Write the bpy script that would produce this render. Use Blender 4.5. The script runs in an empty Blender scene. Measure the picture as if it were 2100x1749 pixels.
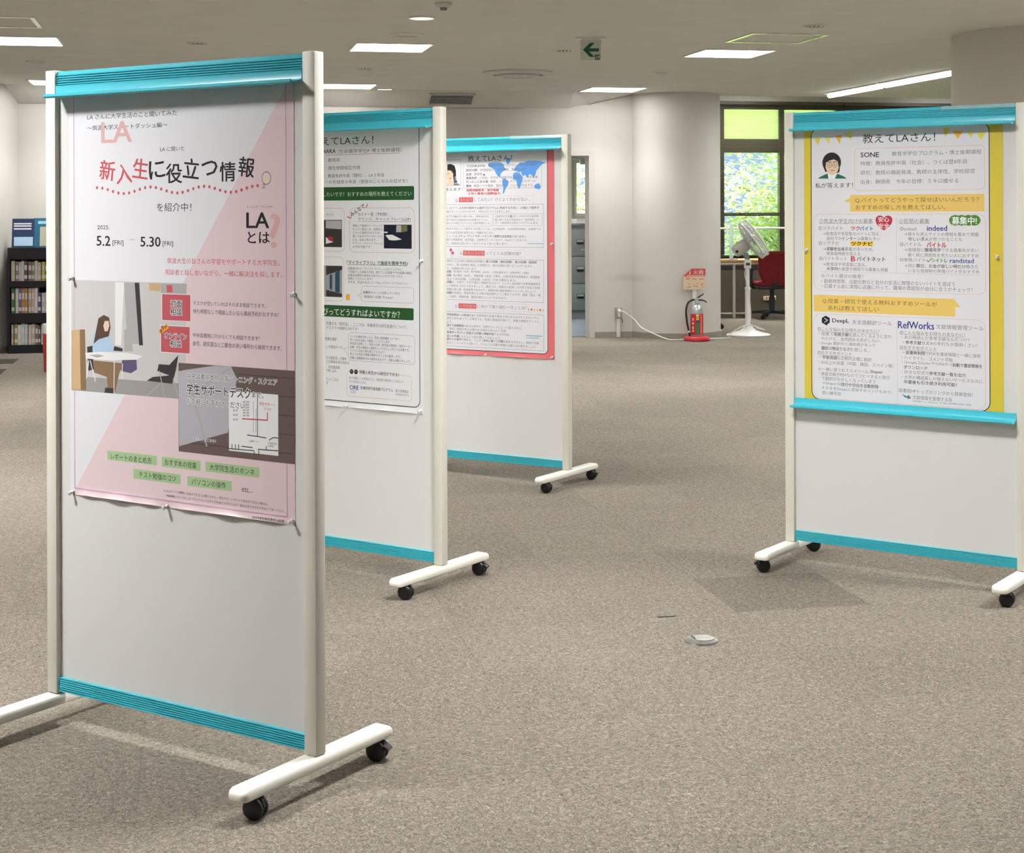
import bpy, bmesh, math, random
from mathutils import Vector, Matrix

random.seed(7)
SC = bpy.context.scene
COL = SC.collection
PI = math.pi

# ------------------------------------------------------------------ camera
F_PX, CX, YH, ROLL, CAM_H = 3209.34, 1050.0, 432.067, -0.0033, 1.4091
cam_d = bpy.data.cameras.new('camera')
cam = bpy.data.objects.new('camera', cam_d)
COL.objects.link(cam)
cam.location = (0, 0, CAM_H)
cam_d.sensor_fit = 'HORIZONTAL'
cam_d.sensor_width = 36.0
cam_d.lens = F_PX / 2100 * 36.0
cam_d.shift_y = -(1749 / 2 - YH) / 2100
cam_d.clip_start = 0.05
cam_d.clip_end = 300
right = Vector((math.cos(ROLL), 0, math.sin(ROLL)))
up = Vector((-math.sin(ROLL), 0, math.cos(ROLL)))
back = right.cross(up)
cam.matrix_world = Matrix.Translation((0, 0, CAM_H)) @ Matrix((right, up, back)).transposed().to_4x4()
SC.camera = cam

# ------------------------------------------------------------------ view, world, sun
SC.view_settings.view_transform = 'Standard'
SC.view_settings.look = 'None'
SC.view_settings.gamma = 1.0
SC.view_settings.exposure = 0.0
LAMP_GLOW = 12.0
LAMP_WATT = 63.0
LAMP_SPREAD = 145.0
LAMP_COL = (0.985, 1.0, 0.995)
world = bpy.data.worlds.new('sky')
SC.world = world
world.use_nodes = True
wn = world.node_tree.nodes
bg = wn['Background']
bg.inputs[0].default_value = (0.36, 0.56, 1.0, 1)
bg.inputs[1].default_value = 1.15
sun_d = bpy.data.lights.new('sun', 'SUN')
sun_d.energy = 100.0
sun_d.angle = math.radians(0.6)
sun_d.color = (1.0, 0.95, 0.86)
sun = bpy.data.objects.new('sun', sun_d)
COL.objects.link(sun)
sun.rotation_euler = (math.radians(42), 0, math.radians(-18))   # high over the roof, shining onto the trees outside

# ------------------------------------------------------------------ building axes
G = 0.2022
E1 = Vector((math.cos(G), math.sin(G), 0))      # along the back wall, to the right
E2 = Vector((-math.sin(G), math.cos(G), 0))     # away from the camera
CORNER = Vector((1.375, 17.437, 0))             # where the back wall meets the round wall
WIN0 = Vector((3.29, 21.579, 0))
CEIL = 2.70


# ------------------------------------------------------------------ helpers
def lin(c):
    return tuple((x / 12.92 if x <= 0.04045 else ((x + 0.055) / 1.055) ** 2.4) for x in c)


def rgb(r, g, b):
    return lin((r / 255, g / 255, b / 255))


def mat(name, col, rough=0.5, metal=0.0, spec=0.5, bump=0.0, bscale=200, coat=0.0, vary=0.0, vscale=6.0):
    m = bpy.data.materials.new(name)
    m.use_nodes = True
    nt = m.node_tree
    b = nt.nodes['Principled BSDF']
    b.inputs['Base Color'].default_value = (*col, 1)
    b.inputs['Roughness'].default_value = rough
    b.inputs['Metallic'].default_value = metal
    b.inputs['Specular IOR Level'].default_value = spec
    b.inputs['Coat Weight'].default_value = coat
    tc = nt.nodes.new('ShaderNodeTexCoord')
    if vary:
        n = nt.nodes.new('ShaderNodeTexNoise')
        n.inputs['Scale'].default_value = vscale
        n.inputs['Detail'].default_value = 4
        r = nt.nodes.new('ShaderNodeMapRange')
        r.inputs['From Min'].default_value = 0.3
        r.inputs['From Max'].default_value = 0.7
        r.inputs['To Min'].default_value = 1 - vary
        r.inputs['To Max'].default_value = 1 + vary
        mx = nt.nodes.new('ShaderNodeVectorMath')
        mx.operation = 'SCALE'
        mx.inputs[0].default_value = col
        nt.links.new(tc.outputs['Object'], n.inputs['Vector'])
        nt.links.new(n.outputs['Fac'], r.inputs['Value'])
        nt.links.new(r.outputs['Result'], mx.inputs['Scale'])
        nt.links.new(mx.outputs['Vector'], b.inputs['Base Color'])
    if bump:
        n = nt.nodes.new('ShaderNodeTexNoise')
        n.inputs['Scale'].default_value = bscale
        n.inputs['Detail'].default_value = 3
        bp = nt.nodes.new('ShaderNodeBump')
        bp.inputs['Strength'].default_value = bump
        bp.inputs['Distance'].default_value = 0.002
        nt.links.new(tc.outputs['Object'], n.inputs['Vector'])
        nt.links.new(n.outputs['Fac'], bp.inputs['Height'])
        nt.links.new(bp.outputs['Normal'], b.inputs['Normal'])
    return m


def emit(name, col, strength):
    m = bpy.data.materials.new(name)
    m.use_nodes = True
    b = m.node_tree.nodes['Principled BSDF']
    b.inputs['Base Color'].default_value = (*col, 1)
    b.inputs['Emission Color'].default_value = (*col, 1)
    b.inputs['Emission Strength'].default_value = strength
    return m


class MB:
    """collects shapes and links them as ONE mesh object"""

    def __init__(self):
        self.bm = bmesh.new()

    def _mi(self, faces, mi):
        for f in faces:
            f.material_index = mi

    def box(self, c, s, mi=0, bevel=0.0, rot=None, seg=2):
        g = bmesh.ops.create_cube(self.bm, size=1.0)
        M = Matrix.Translation(Vector(c)) @ (rot.to_4x4() if rot is not None else Matrix()) @ Matrix.Diagonal((s[0], s[1], s[2], 1))
        bmesh.ops.transform(self.bm, matrix=M, verts=g['verts'])
        fs = {f for v in g['verts'] for f in v.link_faces}
        self._mi(fs, mi)
        if bevel:
            es = {e for v in g['verts'] for e in v.link_edges}
            r = bmesh.ops.bevel(self.bm, geom=list(es), offset=bevel, segments=seg, affect='EDGES', profile=0.5)
            self._mi(r['faces'], mi)
        return self

    def bounds(self, a, b, mi=0, bevel=0.0):
        return self.box([(a[i] + b[i]) / 2 for i in range(3)], [abs(b[i] - a[i]) for i in range(3)], mi, bevel)

    def cyl(self, p, q, r, r2=None, n=24, mi=0, caps=True):
        p, q = Vector(p), Vector(q)
        d = q - p
        g = bmesh.ops.create_cone(self.bm, cap_ends=caps, segments=n, radius1=r, radius2=r if r2 is None else r2, depth=d.length)
        M = Matrix.Translation((p + q) / 2) @ d.to_track_quat('Z', 'Y').to_matrix().to_4x4()
        bmesh.ops.transform(self.bm, matrix=M, verts=g['verts'])
        self._mi({f for v in g['verts'] for f in v.link_faces}, mi)
        return self

    def lathe(self, prof, n=32, M=None, mi=0):
        rings = []
        M = M or Matrix()
        for r, z in prof:
            if r < 1e-6:
                rings.append([self.bm.verts.new(M @ Vector((0, 0, z)))])
            else:
                rings.append([self.bm.verts.new(M @ Vector((r * math.cos(2 * PI * i / n), r * math.sin(2 * PI * i / n), z))) for i in range(n)])
        for a, b in zip(rings, rings[1:]):
            for i in range(n):
                j = (i + 1) % n
                if len(a) == 1 and len(b) == 1:
                    continue
                if len(a) == 1:
                    f = self.bm.faces.new((a[0], b[j], b[i]))
                elif len(b) == 1:
                    f = self.bm.faces.new((a[i], a[j], b[0]))
                else:
                    f = self.bm.faces.new((a[i], a[j], b[j], b[i]))
                f.material_index = mi
        return self

    def tube(self, pts, r, n=8, mi=0, closed=False):
        pts = [Vector(p) for p in pts]
        m = len(pts)
        rings = []
        ref = Vector((0, 0, 1))
        prev = None
        for i, p in enumerate(pts):
            if closed:
                t = pts[(i + 1) % m] - pts[i - 1]
            else:
                t = pts[min(i + 1, m - 1)] - pts[max(i - 1, 0)]
            t.normalize()
            if prev is None:
                a = t.orthogonal().normalized()
            else:
                a = (prev - t * prev.dot(t)).normalized()
            prev = a
            b = t.cross(a)
            rr = r[i] if isinstance(r, (list, tuple)) else r
            rings.append([self.bm.verts.new(p + (a * math.cos(2 * PI * k / n) + b * math.sin(2 * PI * k / n)) * rr) for k in range(n)])
        rng = range(m) if closed else range(m - 1)
        for i in rng:
            A, B = rings[i], rings[(i + 1) % m]
            for k in range(n):
                f = self.bm.faces.new((A[k], A[(k + 1) % n], B[(k + 1) % n], B[k]))
                f.material_index = mi
        if not closed:
            self.bm.faces.new(list(reversed(rings[0]))).material_index = mi
            self.bm.faces.new(rings[-1]).material_index = mi
        return self

    def prism(self, poly, axis_vec, mi=0):
        """poly: list of 3D points, extruded by axis_vec"""
        a = [self.bm.verts.new(Vector(p)) for p in poly]
        v = Vector(axis_vec)
        b = [self.bm.verts.new(Vector(p) + v) for p in poly]
        n = len(a)
        fs = [self.bm.faces.new(a), self.bm.faces.new(list(reversed(b)))]
        for i in range(n):
            fs.append(self.bm.faces.new((a[i], b[i], b[(i + 1) % n], a[(i + 1) % n])))
        self._mi(fs, mi)
        return self

    def quad(self, pts, mi=0):
        f = self.bm.faces.new([self.bm.verts.new(Vector(p)) for p in pts])
        f.material_index = mi
        return self

    def build(self, name, mats, parent=None, smooth=35, flip=True):
        if flip:
            bmesh.ops.recalc_face_normals(self.bm, faces=self.bm.faces[:])
        me = bpy.data.meshes.new(name)
        self.bm.to_mesh(me)
        self.bm.free()
        for m in (mats if isinstance(mats, (list, tuple)) else [mats]):
            me.materials.append(m)
        if smooth:
            me.shade_smooth()
            me.set_sharp_from_angle(angle=math.radians(smooth))
        o = bpy.data.objects.new(name, me)
        COL.objects.link(o)
        if parent is not None:
            o.parent = parent
        return o


def tag(o, label=None, cat=None, group=None, kind=None):
    if label:
        o['label'] = label
    if cat:
        o['category'] = cat
    if group:
        o['group'] = group
    if kind:
        o['kind'] = kind
    return o


def thing(name, label, cat, loc=(0, 0, 0), rz=0.0, group=None):
    o = bpy.data.objects.new(name, None)
    o.empty_display_size = 0.1
    COL.objects.link(o)
    o.location = loc
    o.rotation_euler = (0, 0, rz)
    return tag(o, label, cat, group)


def struct(o, label, cat):
    return tag(o, label, cat, kind='structure')


def copy_tree(o, parent=None):
    c = o.copy()
    COL.objects.link(c)
    c.parent = parent
    for ch in list(o.children):
        copy_tree(ch, c)
    return c


def W(s, t, z, origin=CORNER):
    """point in building axes from an origin"""
    p = origin + E1 * s + E2 * t
    return Vector((p.x, p.y, z))


RZB = G
ROTB = Matrix.Rotation(G, 3, 'Z')

# printed matter on the four posters: (part, item); T text, P polygon, F filled box, O outline, L line, D disc; metres on the board
PRINTS = {
 0: [
  ('printed_text',('T',-0.3315,0.0069,1.6676,0.0145,'LA さんに大学生活のこと聞いてみた','ink',0,0,0)),
  ('printed_text',('T',-0.3316,-0.0276,1.6376,0.0139,'～筑波大学スタートダッシュ編～','ink',0,0,0)),
  ('printed_lettering',('T',-0.2757,-0.1607,1.6242,0.0558,'LA','pinkmid',1,0,0)),
  ('printed_text',('T',-0.055,0.0336,1.5734,0.0122,'LA に聞いた','ink',0,0,0)),
  ('printed_heading',('T',-0.2828,-0.2245,1.5215,0.0526,'新','redsoft',1,-0.12,0)),
  ('printed_heading',('T',-0.2186,-0.1612,1.5111,0.0521,'入','redsoft',1,0.06,0)),
  ('printed_heading',('T',-0.1558,-0.0994,1.5239,0.0517,'生','redsoft',1,-0.12,0)),
  ('printed_heading',('T',-0.096,-0.0386,1.5218,0.0513,'に','ink',1,0.1,0)),
  ('printed_heading',('T',-0.033,0.0235,1.5095,0.0509,'役','ink',1,0,0)),
  ('printed_heading',('T',0.0296,0.0852,1.5213,0.0505,'立','ink',1,-0.1,0)),
  ('printed_heading',('T',0.0943,0.1489,1.5235,0.05,'つ','ink',1,0.02,0)),
  ('printed_heading',('T',0.1579,0.2115,1.5108,0.0496,'情','ink',1,0,0)),
  ('printed_heading',('T',0.2227,0.2754,1.5212,0.0492,'報','ink',1,-0.12,0)),
  ('printed_heading',('D',-0.2941,1.4753,0.0042,0.0042,'redsoft')),
  ('printed_heading',('D',-0.2733,1.4737,0.0042,0.0042,'redsoft')),
  ('printed_heading',('D',-0.2526,1.4694,0.0042,0.0042,'redsoft')),
  ('printed_heading',('D',-0.232,1.4642,0.0042,0.0042,'redsoft')),
  ('printed_heading',('D',-0.2115,1.46,0.0042,0.0042,'redsoft')),
  ('printed_heading',('D',-0.1911,1.4584,0.0042,0.0042,'redsoft')),
  ('printed_heading',('D',-0.1708,1.46,0.0042,0.0042,'redsoft')),
  ('printed_heading',('D',-0.1506,1.4641,0.0042,0.0042,'redsoft')),
  ('printed_heading',('D',-0.1305,1.4692,0.0042,0.0042,'redsoft')),
  ('printed_heading',('D',-0.1105,1.4733,0.0042,0.0042,'redsoft')),
  ('printed_heading',('D',-0.0906,1.4749,0.0042,0.0042,'redsoft')),
  ('printed_heading',('D',-0.0709,1.4732,0.0042,0.0042,'redsoft')),
  ('printed_heading',('D',-0.0512,1.4691,0.0042,0.0042,'redsoft')),
  ('printed_heading',('D',-0.0317,1.464,0.0042,0.0042,'redsoft')),
  ('printed_heading',('D',-0.0122,1.4599,0.0042,0.0042,'redsoft')),
  ('printed_heading',('D',0.0071,1.4584,0.0042,0.0042,'redsoft')),
  ('printed_heading',('D',0.0264,1.4599,0.0042,0.0042,'redsoft')),
  ('printed_heading',('D',0.0456,1.4639,0.0042,0.0042,'redsoft')),
  ('printed_heading',('D',0.0646,1.4689,0.0042,0.0042,'redsoft')),
  ('printed_heading',('D',0.0836,1.4729,0.0042,0.0042,'redsoft')),
  ('printed_heading',('D',0.1025,1.4744,0.0042,0.0042,'redsoft')),
  ('printed_heading',('D',0.1213,1.4728,0.0042,0.0042,'redsoft')),
  ('printed_heading',('D',0.1399,1.4688,0.0042,0.0042,'redsoft')),
  ('printed_heading',('D',0.1585,1.4638,0.0042,0.0042,'redsoft')),
  ('printed_heading',('D',0.177,1.4598,0.0042,0.0042,'redsoft')),
  ('printed_heading',('D',0.1954,1.4583,0.0042,0.0042,'redsoft')),
  ('printed_heading',('D',0.2137,1.4598,0.0042,0.0042,'redsoft')),
  ('printed_heading',('D',0.2319,1.4638,0.0042,0.0042,'redsoft')),
  ('printed_heading',('D',0.25,1.4686,0.0042,0.0042,'redsoft')),
  ('printed_heading',('D',0.2681,1.4725,0.0042,0.0042,'redsoft')),
  ('printed_heading',('D',0.286,1.474,0.0042,0.0042,'redsoft')),
  ('light_bulb_print',('D',0.3151,1.4925,0.0155,0.0165,'ink')),
  ('light_bulb_print',('D',0.3151,1.4925,0.014,0.015,'pink')),
  ('light_bulb_print',('D',0.3143,1.4889,0.0055,0.0065,'bulb')),
  ('light_bulb_print',('L',[[0.3034,1.4773],[0.3133,1.4773]],0.0015,'ink')),
  ('light_bulb_print',('L',[[0.3025,1.4727],[0.312,1.4727]],0.0015,'ink')),
  ('light_bulb_print',('L',[[0.3016,1.4682],[0.3107,1.4682]],0.0015,'ink')),
  ('printed_text',('T',-0.0677,0.057,1.4213,0.0224,'を紹介中！','ink',0,0,0)),
  ('printed_text',('T',-0.2936,-0.2457,1.3679,0.0112,'2025.','ink',0,0,0)),
  ('printed_text',('T',-0.2958,-0.2434,1.3314,0.0267,'5.2','ink',1,0,0)),
  ('printed_text',('T',-0.2344,-0.1936,1.3254,0.0153,'[FRI]','ink',0,0,0)),
  ('printed_text',('L',[[-0.1699,1.3354],[-0.1503,1.3354]],0.001,'grey')),
  ('printed_text',('T',-0.1284,-0.0547,1.3304,0.0261,'5.30','ink',1,0,0)),
  ('printed_text',('T',-0.0467,-0.0088,1.3246,0.015,'[FRI]','ink',0,0,0)),
  ('printed_text',('T',0.2487,0.3406,1.4208,0.0059,'ラーニング・アドバイザー','ink',0,0,0)),
  ('printed_lettering',('T',0.3202,0.3672,1.3612,0.0848,'?','pinkmid',1,0,0)),
  ('printed_subheading',('T',0.2485,0.3233,1.3874,0.0385,'LA','ink',1,0,0)),
  ('printed_subheading',('T',0.2527,0.3252,1.3439,0.03,'とは','ink',1,0,0)),
  ('printed_text',('T',-0.0302,0.3584,1.2816,0.0149,'筑波大生の皆さんの学習をサポートする大学院生。','redsoft',0,0,0)),
  ('printed_text',('T',-0.0375,0.3667,1.2519,0.0149,'相談者と話し合いながら、一緒に解決法を探します。','redsoft',0,0,0)),
  ('printed_photograph',('F',[-0.3971,0.0362,0.9216,1.2235],0,'ph_wall')),
  ('printed_photograph',('P',[[-0.3976,0.9525],[-0.3377,0.96],[0.033,0.9628],[0.0328,0.9225],[-0.3978,0.9207]],'ph_floor')),
  ('printed_photograph',('P',[[-0.2252,1.2209],[-0.1907,1.2208],[-0.203,1.052],[-0.226,1.0518]],'ph_white')),
  ('printed_photograph',('P',[[-0.1907,1.2208],[-0.1509,1.2209],[-0.1347,1.0591],[-0.1801,1.0571]],'ph_grey')),
  ('printed_photograph',('P',[[-0.1509,1.2209],[-0.1339,1.2213],[-0.1207,1.0557],[-0.1347,1.0551]],'ph_dark')),
  ('printed_photograph',('P',[[-0.0975,1.2213],[-0.0558,1.2215],[-0.057,1.2009],[-0.0959,1.2019]],'ph_tan')),
  ('printed_photograph',('P',[[-0.0558,1.2215],[0.0396,1.222],[0.0384,1.1947],[-0.0532,1.1942]],'ph_grey')),
  ('printed_photograph',('P',[[-0.0338,1.2172],[-0.0119,1.2177],[-0.0109,1.1989],[-0.0312,1.1984]],'redsoft')),
  ('printed_photograph',('P',[[-0.1913,1.0928],[-0.1685,1.1057],[-0.1574,1.038],[-0.1916,1.0364]],'ph_grey')),
  ('printed_photograph',('P',[[-0.397,1.0848],[-0.3431,1.0898],[-0.3391,0.9238],[-0.3978,0.9228]],'ph_tan')),
  ('printed_photograph',('P',[[-0.3639,1.0878],[-0.3431,1.0898],[-0.3391,0.9238],[-0.3606,0.9233]],'ph_brown')),
  ('printed_photograph',('P',[[-0.335,1.0421],[-0.3136,1.0464],[-0.308,0.982],[-0.3305,0.9768]],'ph_dark')),
  ('printed_photograph',('P',[[-0.3079,1.0066],[-0.1918,1.0042],[-0.2091,0.9792],[-0.2266,0.9256],[-0.2527,0.9241],[-0.2583,0.9643],[-0.3081,0.9739]],'ph_brown')),
  ('printed_photograph',('P',[[-0.2643,0.9356],[-0.2324,0.9354],[-0.2324,0.9221],[-0.2673,0.9212]],'ph_dark')),
  ('printed_photograph',('P',[[-0.3076,1.0781],[-0.284,1.0851],[-0.2519,1.0823],[-0.2318,1.0548],[-0.233,1.0345],[-0.3137,1.0288],[-0.3135,1.0676]],'ph_blue')),
  ('printed_photograph',('P',[[-0.2897,1.1216],[-0.2692,1.1313],[-0.2488,1.1251],[-0.2432,1.0989],[-0.2502,1.0743],[-0.2607,1.0718],[-0.29,1.0645],[-0.3089,1.0515],[-0.3017,1.0804]],'ph_hair')),
  ('printed_photograph',('P',[[-0.2652,1.1151],[-0.25,1.1157],[-0.2478,1.1028],[-0.2537,1.0884],[-0.2653,1.0867],[-0.2711,1.1019]],'skin')),
  ('printed_photograph',('P',[[-0.1974,1.0261],[-0.1462,1.0185],[-0.1435,0.9907],[-0.1662,0.9794],[-0.2033,0.9835]],'ph_purple')),
  ('printed_photograph',('P',[[-0.3422,1.0254],[-0.2902,1.0311],[-0.1802,1.033],[-0.1236,1.0276],[-0.1405,1.0168],[-0.2378,1.01],[-0.3405,1.0099]],'ph_white')),
  ('printed_photograph',('P',[[-0.3256,1.02],[-0.2902,1.0237],[-0.2668,1.0208],[-0.2961,1.0145]],'ph_grey')),
  ('printed_photograph',('P',[[-0.2289,1.0489],[-0.1973,1.0442],[-0.1973,1.0362],[-0.2319,1.0366]],'ph_dark')),
  ('printed_photograph',('L',[[-0.3286,1.0055],[-0.3378,0.9559]],0.003,'ph_white')),
  ('printed_photograph',('L',[[-0.2291,1.0096],[-0.2313,0.9213]],0.003,'ph_white')),
  ('printed_photograph',('L',[[-0.3227,1.0058],[-0.3023,0.9497]],0.003,'ph_white')),
  ('printed_photograph',('L',[[-0.1975,1.0039],[-0.2005,0.9635]],0.003,'ph_white')),
  ('printed_photograph',('P',[[0.009,1.0359],[0.0007,0.9982],[-0.0131,0.9601],[-0.1071,0.9627],[-0.0847,0.9739],[-0.024,0.9812],[-0.068,0.9907],[-0.0624,1.0088],[-0.0238,1.0088]],'ph_dark')),
  ('printed_photograph',('L',[[-0.0597,0.9911],[-0.0407,0.9211]],0.003,'ph_grey')),
  ('printed_photograph',('L',[[-0.0571,0.9576],[-0.1073,0.9229]],0.003,'ph_grey')),
  ('printed_photograph',('L',[[-0.0103,0.9741],[0.0112,0.9243]],0.003,'ph_grey')),
  ('red_caption_square',('F',[-0.0517,0.0549,1.1241,1.1955],0,'paper')),
  ('red_caption_square',('F',[-0.049,0.0527,1.1258,1.1935],0,'redsq')),
  ('red_caption_square',('F',[-0.0565,0.0521,1.0401,1.1126],0,'paper')),
  ('red_caption_square',('F',[-0.0538,0.0499,1.042,1.1106],0,'redsq')),
  ('red_caption_square',('T',-0.0187,0.0226,1.1702,0.0181,'対面','ink',1,0,1)),
  ('red_caption_square',('T',-0.0188,0.0236,1.1486,0.0181,'相談','ink',1,0,1)),
  ('red_caption_square',('T',-0.041,0.0389,1.0849,0.0157,'オンライン','ink',1,0,1)),
  ('red_caption_square',('T',-0.0203,0.021,1.0657,0.0181,'相談','ink',1,0,1)),
  ('red_caption_square',('P',[[-0.0631,1.0958],[-0.0316,1.1168],[-0.025,1.1052],[-0.0554,1.0882]],'orange')),
  ('red_caption_square',('T',-0.0586,-0.03,1.1025,0.0087,'要予約','ink',1,0.62,0)),
  ('printed_text',('T',0.0624,0.3126,1.1732,0.0115,'デスクが空いていればそのまま相談できます。','ink',0,0,0)),
  ('printed_text',('T',0.0623,0.3548,1.1521,0.0122,'待ち時間なしで相談したいなら事前予約がおすすめ！','ink',0,0,0)),
  ('printed_text',('T',0.062,0.2912,1.0905,0.0115,'中央図書館に行かなくても相談できます！','ink',0,0,0)),
  ('printed_text',('T',0.0619,0.3643,1.0692,0.0122,'自宅、研究室などご都合の良い場所から接続できます。','ink',0,0,0)),
  ('printed_desk_photograph',('F',[0.0094,0.4056,0.7859,1.0161],0,'ph_wood')),
  ('printed_desk_photograph',('L',[[0.0121,0.9973],[0.4036,0.9973]],0.002,'ph_wood2')),
  ('printed_desk_photograph',('L',[[0.0118,0.9505],[0.4034,0.9505]],0.002,'ph_wood2')),
  ('printed_desk_photograph',('L',[[0.0116,0.9038],[0.4032,0.9038]],0.002,'ph_wood2')),
  ('printed_desk_photograph',('L',[[0.0114,0.8571],[0.403,0.8571]],0.002,'ph_wood2')),
  ('printed_desk_photograph',('L',[[0.0112,0.8103],[0.4028,0.8103]],0.002,'ph_wood2')),
  ('printed_desk_photograph',('P',[[0.0099,0.9948],[0.1369,1.015],[0.1941,1.016],[0.2146,0.9866],[0.183,0.847],[0.0112,0.7989]],'ph_lap')),
  ('printed_desk_photograph',('L',[[0.1967,1.0142],[0.0597,0.939]],0.004,'ph_grey')),
  ('printed_desk_photograph',('L',[[0.0597,0.939],[0.1097,0.8067]],0.006,'ph_grey')),
  ('printed_map',('F',[0.1868,0.3526,0.8018,0.9539],0,'white')),
  ('printed_map',('L',[[0.2841,0.9527],[0.2836,0.845]],0.0022,'ink')),
  ('printed_map',('L',[[0.2836,0.845],[0.2487,0.8461]],0.0022,'ink')),
  ('printed_map',('L',[[0.2836,0.845],[0.3127,0.8434]],0.0022,'ink')),
  ('printed_map',('L',[[0.3226,0.8386],[0.3351,0.8463],[0.3524,0.8461]],0.0022,'ink')),
  ('printed_map',('L',[[0.1865,0.807],[0.2723,0.8082]],0.0022,'ink')),
  ('printed_map',('L',[[0.285,0.813],[0.3125,0.8133],[0.3126,0.8227]],0.0022,'ink')),
  ('printed_map',('L',[[0.1973,0.8079],[0.1974,0.8194]],0.0022,'ink')),
  ('printed_map',('L',[[0.2087,0.8084],[0.2087,0.8195]],0.0022,'ink')),
  ('printed_map',('L',[[0.2199,0.8086],[0.22,0.82]],0.0022,'ink')),
  ('printed_map',('L',[[0.2723,0.8082],[0.2723,0.7988]],0.0022,'ink')),
  ('printed_map',('L',[[0.2875,0.8113],[0.2874,0.7989]],0.0022,'ink')),
  ('printed_map',('L',[[0.2292,0.8161],[0.2673,0.8161]],0.0022,'ink')),
  ('printed_map',('L',[[0.3125,0.8133],[0.3523,0.8147]],0.0022,'ink')),
  ('printed_map',('P',[[0.2348,0.9307],[0.244,0.9312],[0.244,0.9267],[0.2348,0.9261]],'lgrey')),
  ('printed_map',('P',[[0.247,0.9314],[0.2562,0.932],[0.2562,0.9275],[0.247,0.9269]],'lgrey')),
  ('printed_map',('P',[[0.2348,0.9238],[0.244,0.9244],[0.2439,0.9198],[0.2348,0.9192]],'lgrey')),
  ('printed_map',('P',[[0.247,0.9246],[0.2562,0.9252],[0.2561,0.9206],[0.247,0.92]],'lgrey')),
  ('printed_map',('P',[[0.2348,0.917],[0.2439,0.9176],[0.2439,0.913],[0.2347,0.9124]],'lgrey')),
  ('printed_map',('P',[[0.247,0.9178],[0.2561,0.9184],[0.2561,0.9138],[0.247,0.9132]],'lgrey')),
  ('printed_map',('P',[[0.2347,0.9101],[0.2439,0.9107],[0.2439,0.9062],[0.2347,0.9056]],'lgrey')),
  ('printed_map',('P',[[0.247,0.9109],[0.2561,0.9115],[0.2561,0.907],[0.2469,0.9064]],'lgrey')),
  ('printed_map',('P',[[0.2347,0.9033],[0.2439,0.9039],[0.2438,0.8993],[0.2347,0.8987]],'lgrey')),
  ('printed_map',('P',[[0.2469,0.9041],[0.2561,0.9047],[0.256,0.9002],[0.2469,0.8995]],'lgrey')),
  ('printed_map',('P',[[0.2347,0.8964],[0.2438,0.8971],[0.2438,0.8925],[0.2346,0.8919]],'lgrey')),
  ('printed_map',('P',[[0.2469,0.8973],[0.256,0.8979],[0.256,0.8933],[0.2469,0.8927]],'lgrey')),
  ('printed_map',('P',[[0.2014,0.9075],[0.2081,0.908],[0.2081,0.903],[0.2014,0.9026]],'lgrey')),
  ('printed_map',('P',[[0.2106,0.9081],[0.2173,0.9086],[0.2173,0.9036],[0.2106,0.9032]],'lgrey')),
  ('printed_map',('P',[[0.2013,0.8961],[0.208,0.8965],[0.208,0.8916],[0.2013,0.8911]],'lgrey')),
  ('printed_map',('P',[[0.2106,0.8967],[0.2173,0.8971],[0.2172,0.8922],[0.2106,0.8917]],'lgrey')),
  ('printed_map',('P',[[0.2013,0.8846],[0.208,0.8851],[0.2079,0.8801],[0.2013,0.8796]],'lgrey')),
  ('printed_map',('P',[[0.2105,0.8852],[0.2172,0.8857],[0.2172,0.8808],[0.2105,0.8803]],'lgrey')),
  ('printed_map',('L',[[0.2704,0.9329],[0.27,0.8534]],0.002,'lgrey')),
  ('printed_map',('L',[[0.2794,0.9146],[0.2781,0.854]],0.002,'lgrey')),
  ('printed_map',('T',0.2905,0.3414,0.9279,0.009,'学生サポート','red',0,0,0)),
  ('printed_map',('T',0.3055,0.3294,0.9158,0.0083,'デスク','red',0,0,0)),
  ('printed_map',('L',[[0.317,0.9077],[0.3169,0.8881],[0.2321,0.886]],0.0025,'red')),
  ('printed_map',('O',[0.2182,0.2315,0.8807,0.891],0,0.0025,'red')),
  ('printed_map',('T',0.2537,0.2851,0.8318,0.0053,'入退館ゲート','ink',0,0,0)),
  ('printed_map',('T',0.3176,0.3474,0.8311,0.0049,'STARBUCKS','ink',0,0,0)),
  ('printed_map',('T',0.3176,0.3375,0.8245,0.0049,'COFFEE','ink',0,0,0)),
  ('printed_desk_text',('T',0.0401,0.3496,0.9843,0.0161,'中央図書館本館２階ラーニング・スクエア','ink',0,0,1)),
  ('printed_desk_text',('T',0.0399,0.2603,0.9509,0.0277,'学生サポートデスク','ink',1,0,1)),
  ('printed_desk_text',('T',0.2654,0.3042,0.9489,0.0144,'まで。','ink',0,0,1)),
  ('printed_desk_text',('T',0.0398,0.2475,0.9188,0.0169,'お気軽にお声がけください！','ink',0,0,1)),
  ('printed_desk_text',('T',0.063,0.1413,0.8224,0.0077,'！詳しくはこちら！','ink',0,0,1)),
  ('green_topic_tag',('F',[-0.2576,-0.0707,0.7417,0.7667],0,'greentag')),
  ('green_topic_tag',('T',-0.2437,-0.0902,0.7523,0.0169,'レポートのまとめ方','ink',0,0,0)),
  ('green_topic_tag',('F',[-0.0525,0.0869,0.7408,0.7667],0,'greentag')),
  ('green_topic_tag',('T',-0.0415,0.0723,0.7534,0.0165,'おすすめの授業','ink',0,0,0)),
  ('green_topic_tag',('F',[0.1041,0.2885,0.7419,0.7672],0,'greentag')),
  ('green_topic_tag',('T',0.1189,0.2721,0.7543,0.0161,'大学院生活のホンネ','ink',0,0,0)),
  ('green_topic_tag',('F',[-0.1578,0.0154,0.6997,0.7257],0,'greentag')),
  ('green_topic_tag',('T',-0.1375,-0.0007,0.7128,0.0166,'テスト勉強のコツ','ink',0,0,0)),
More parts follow.
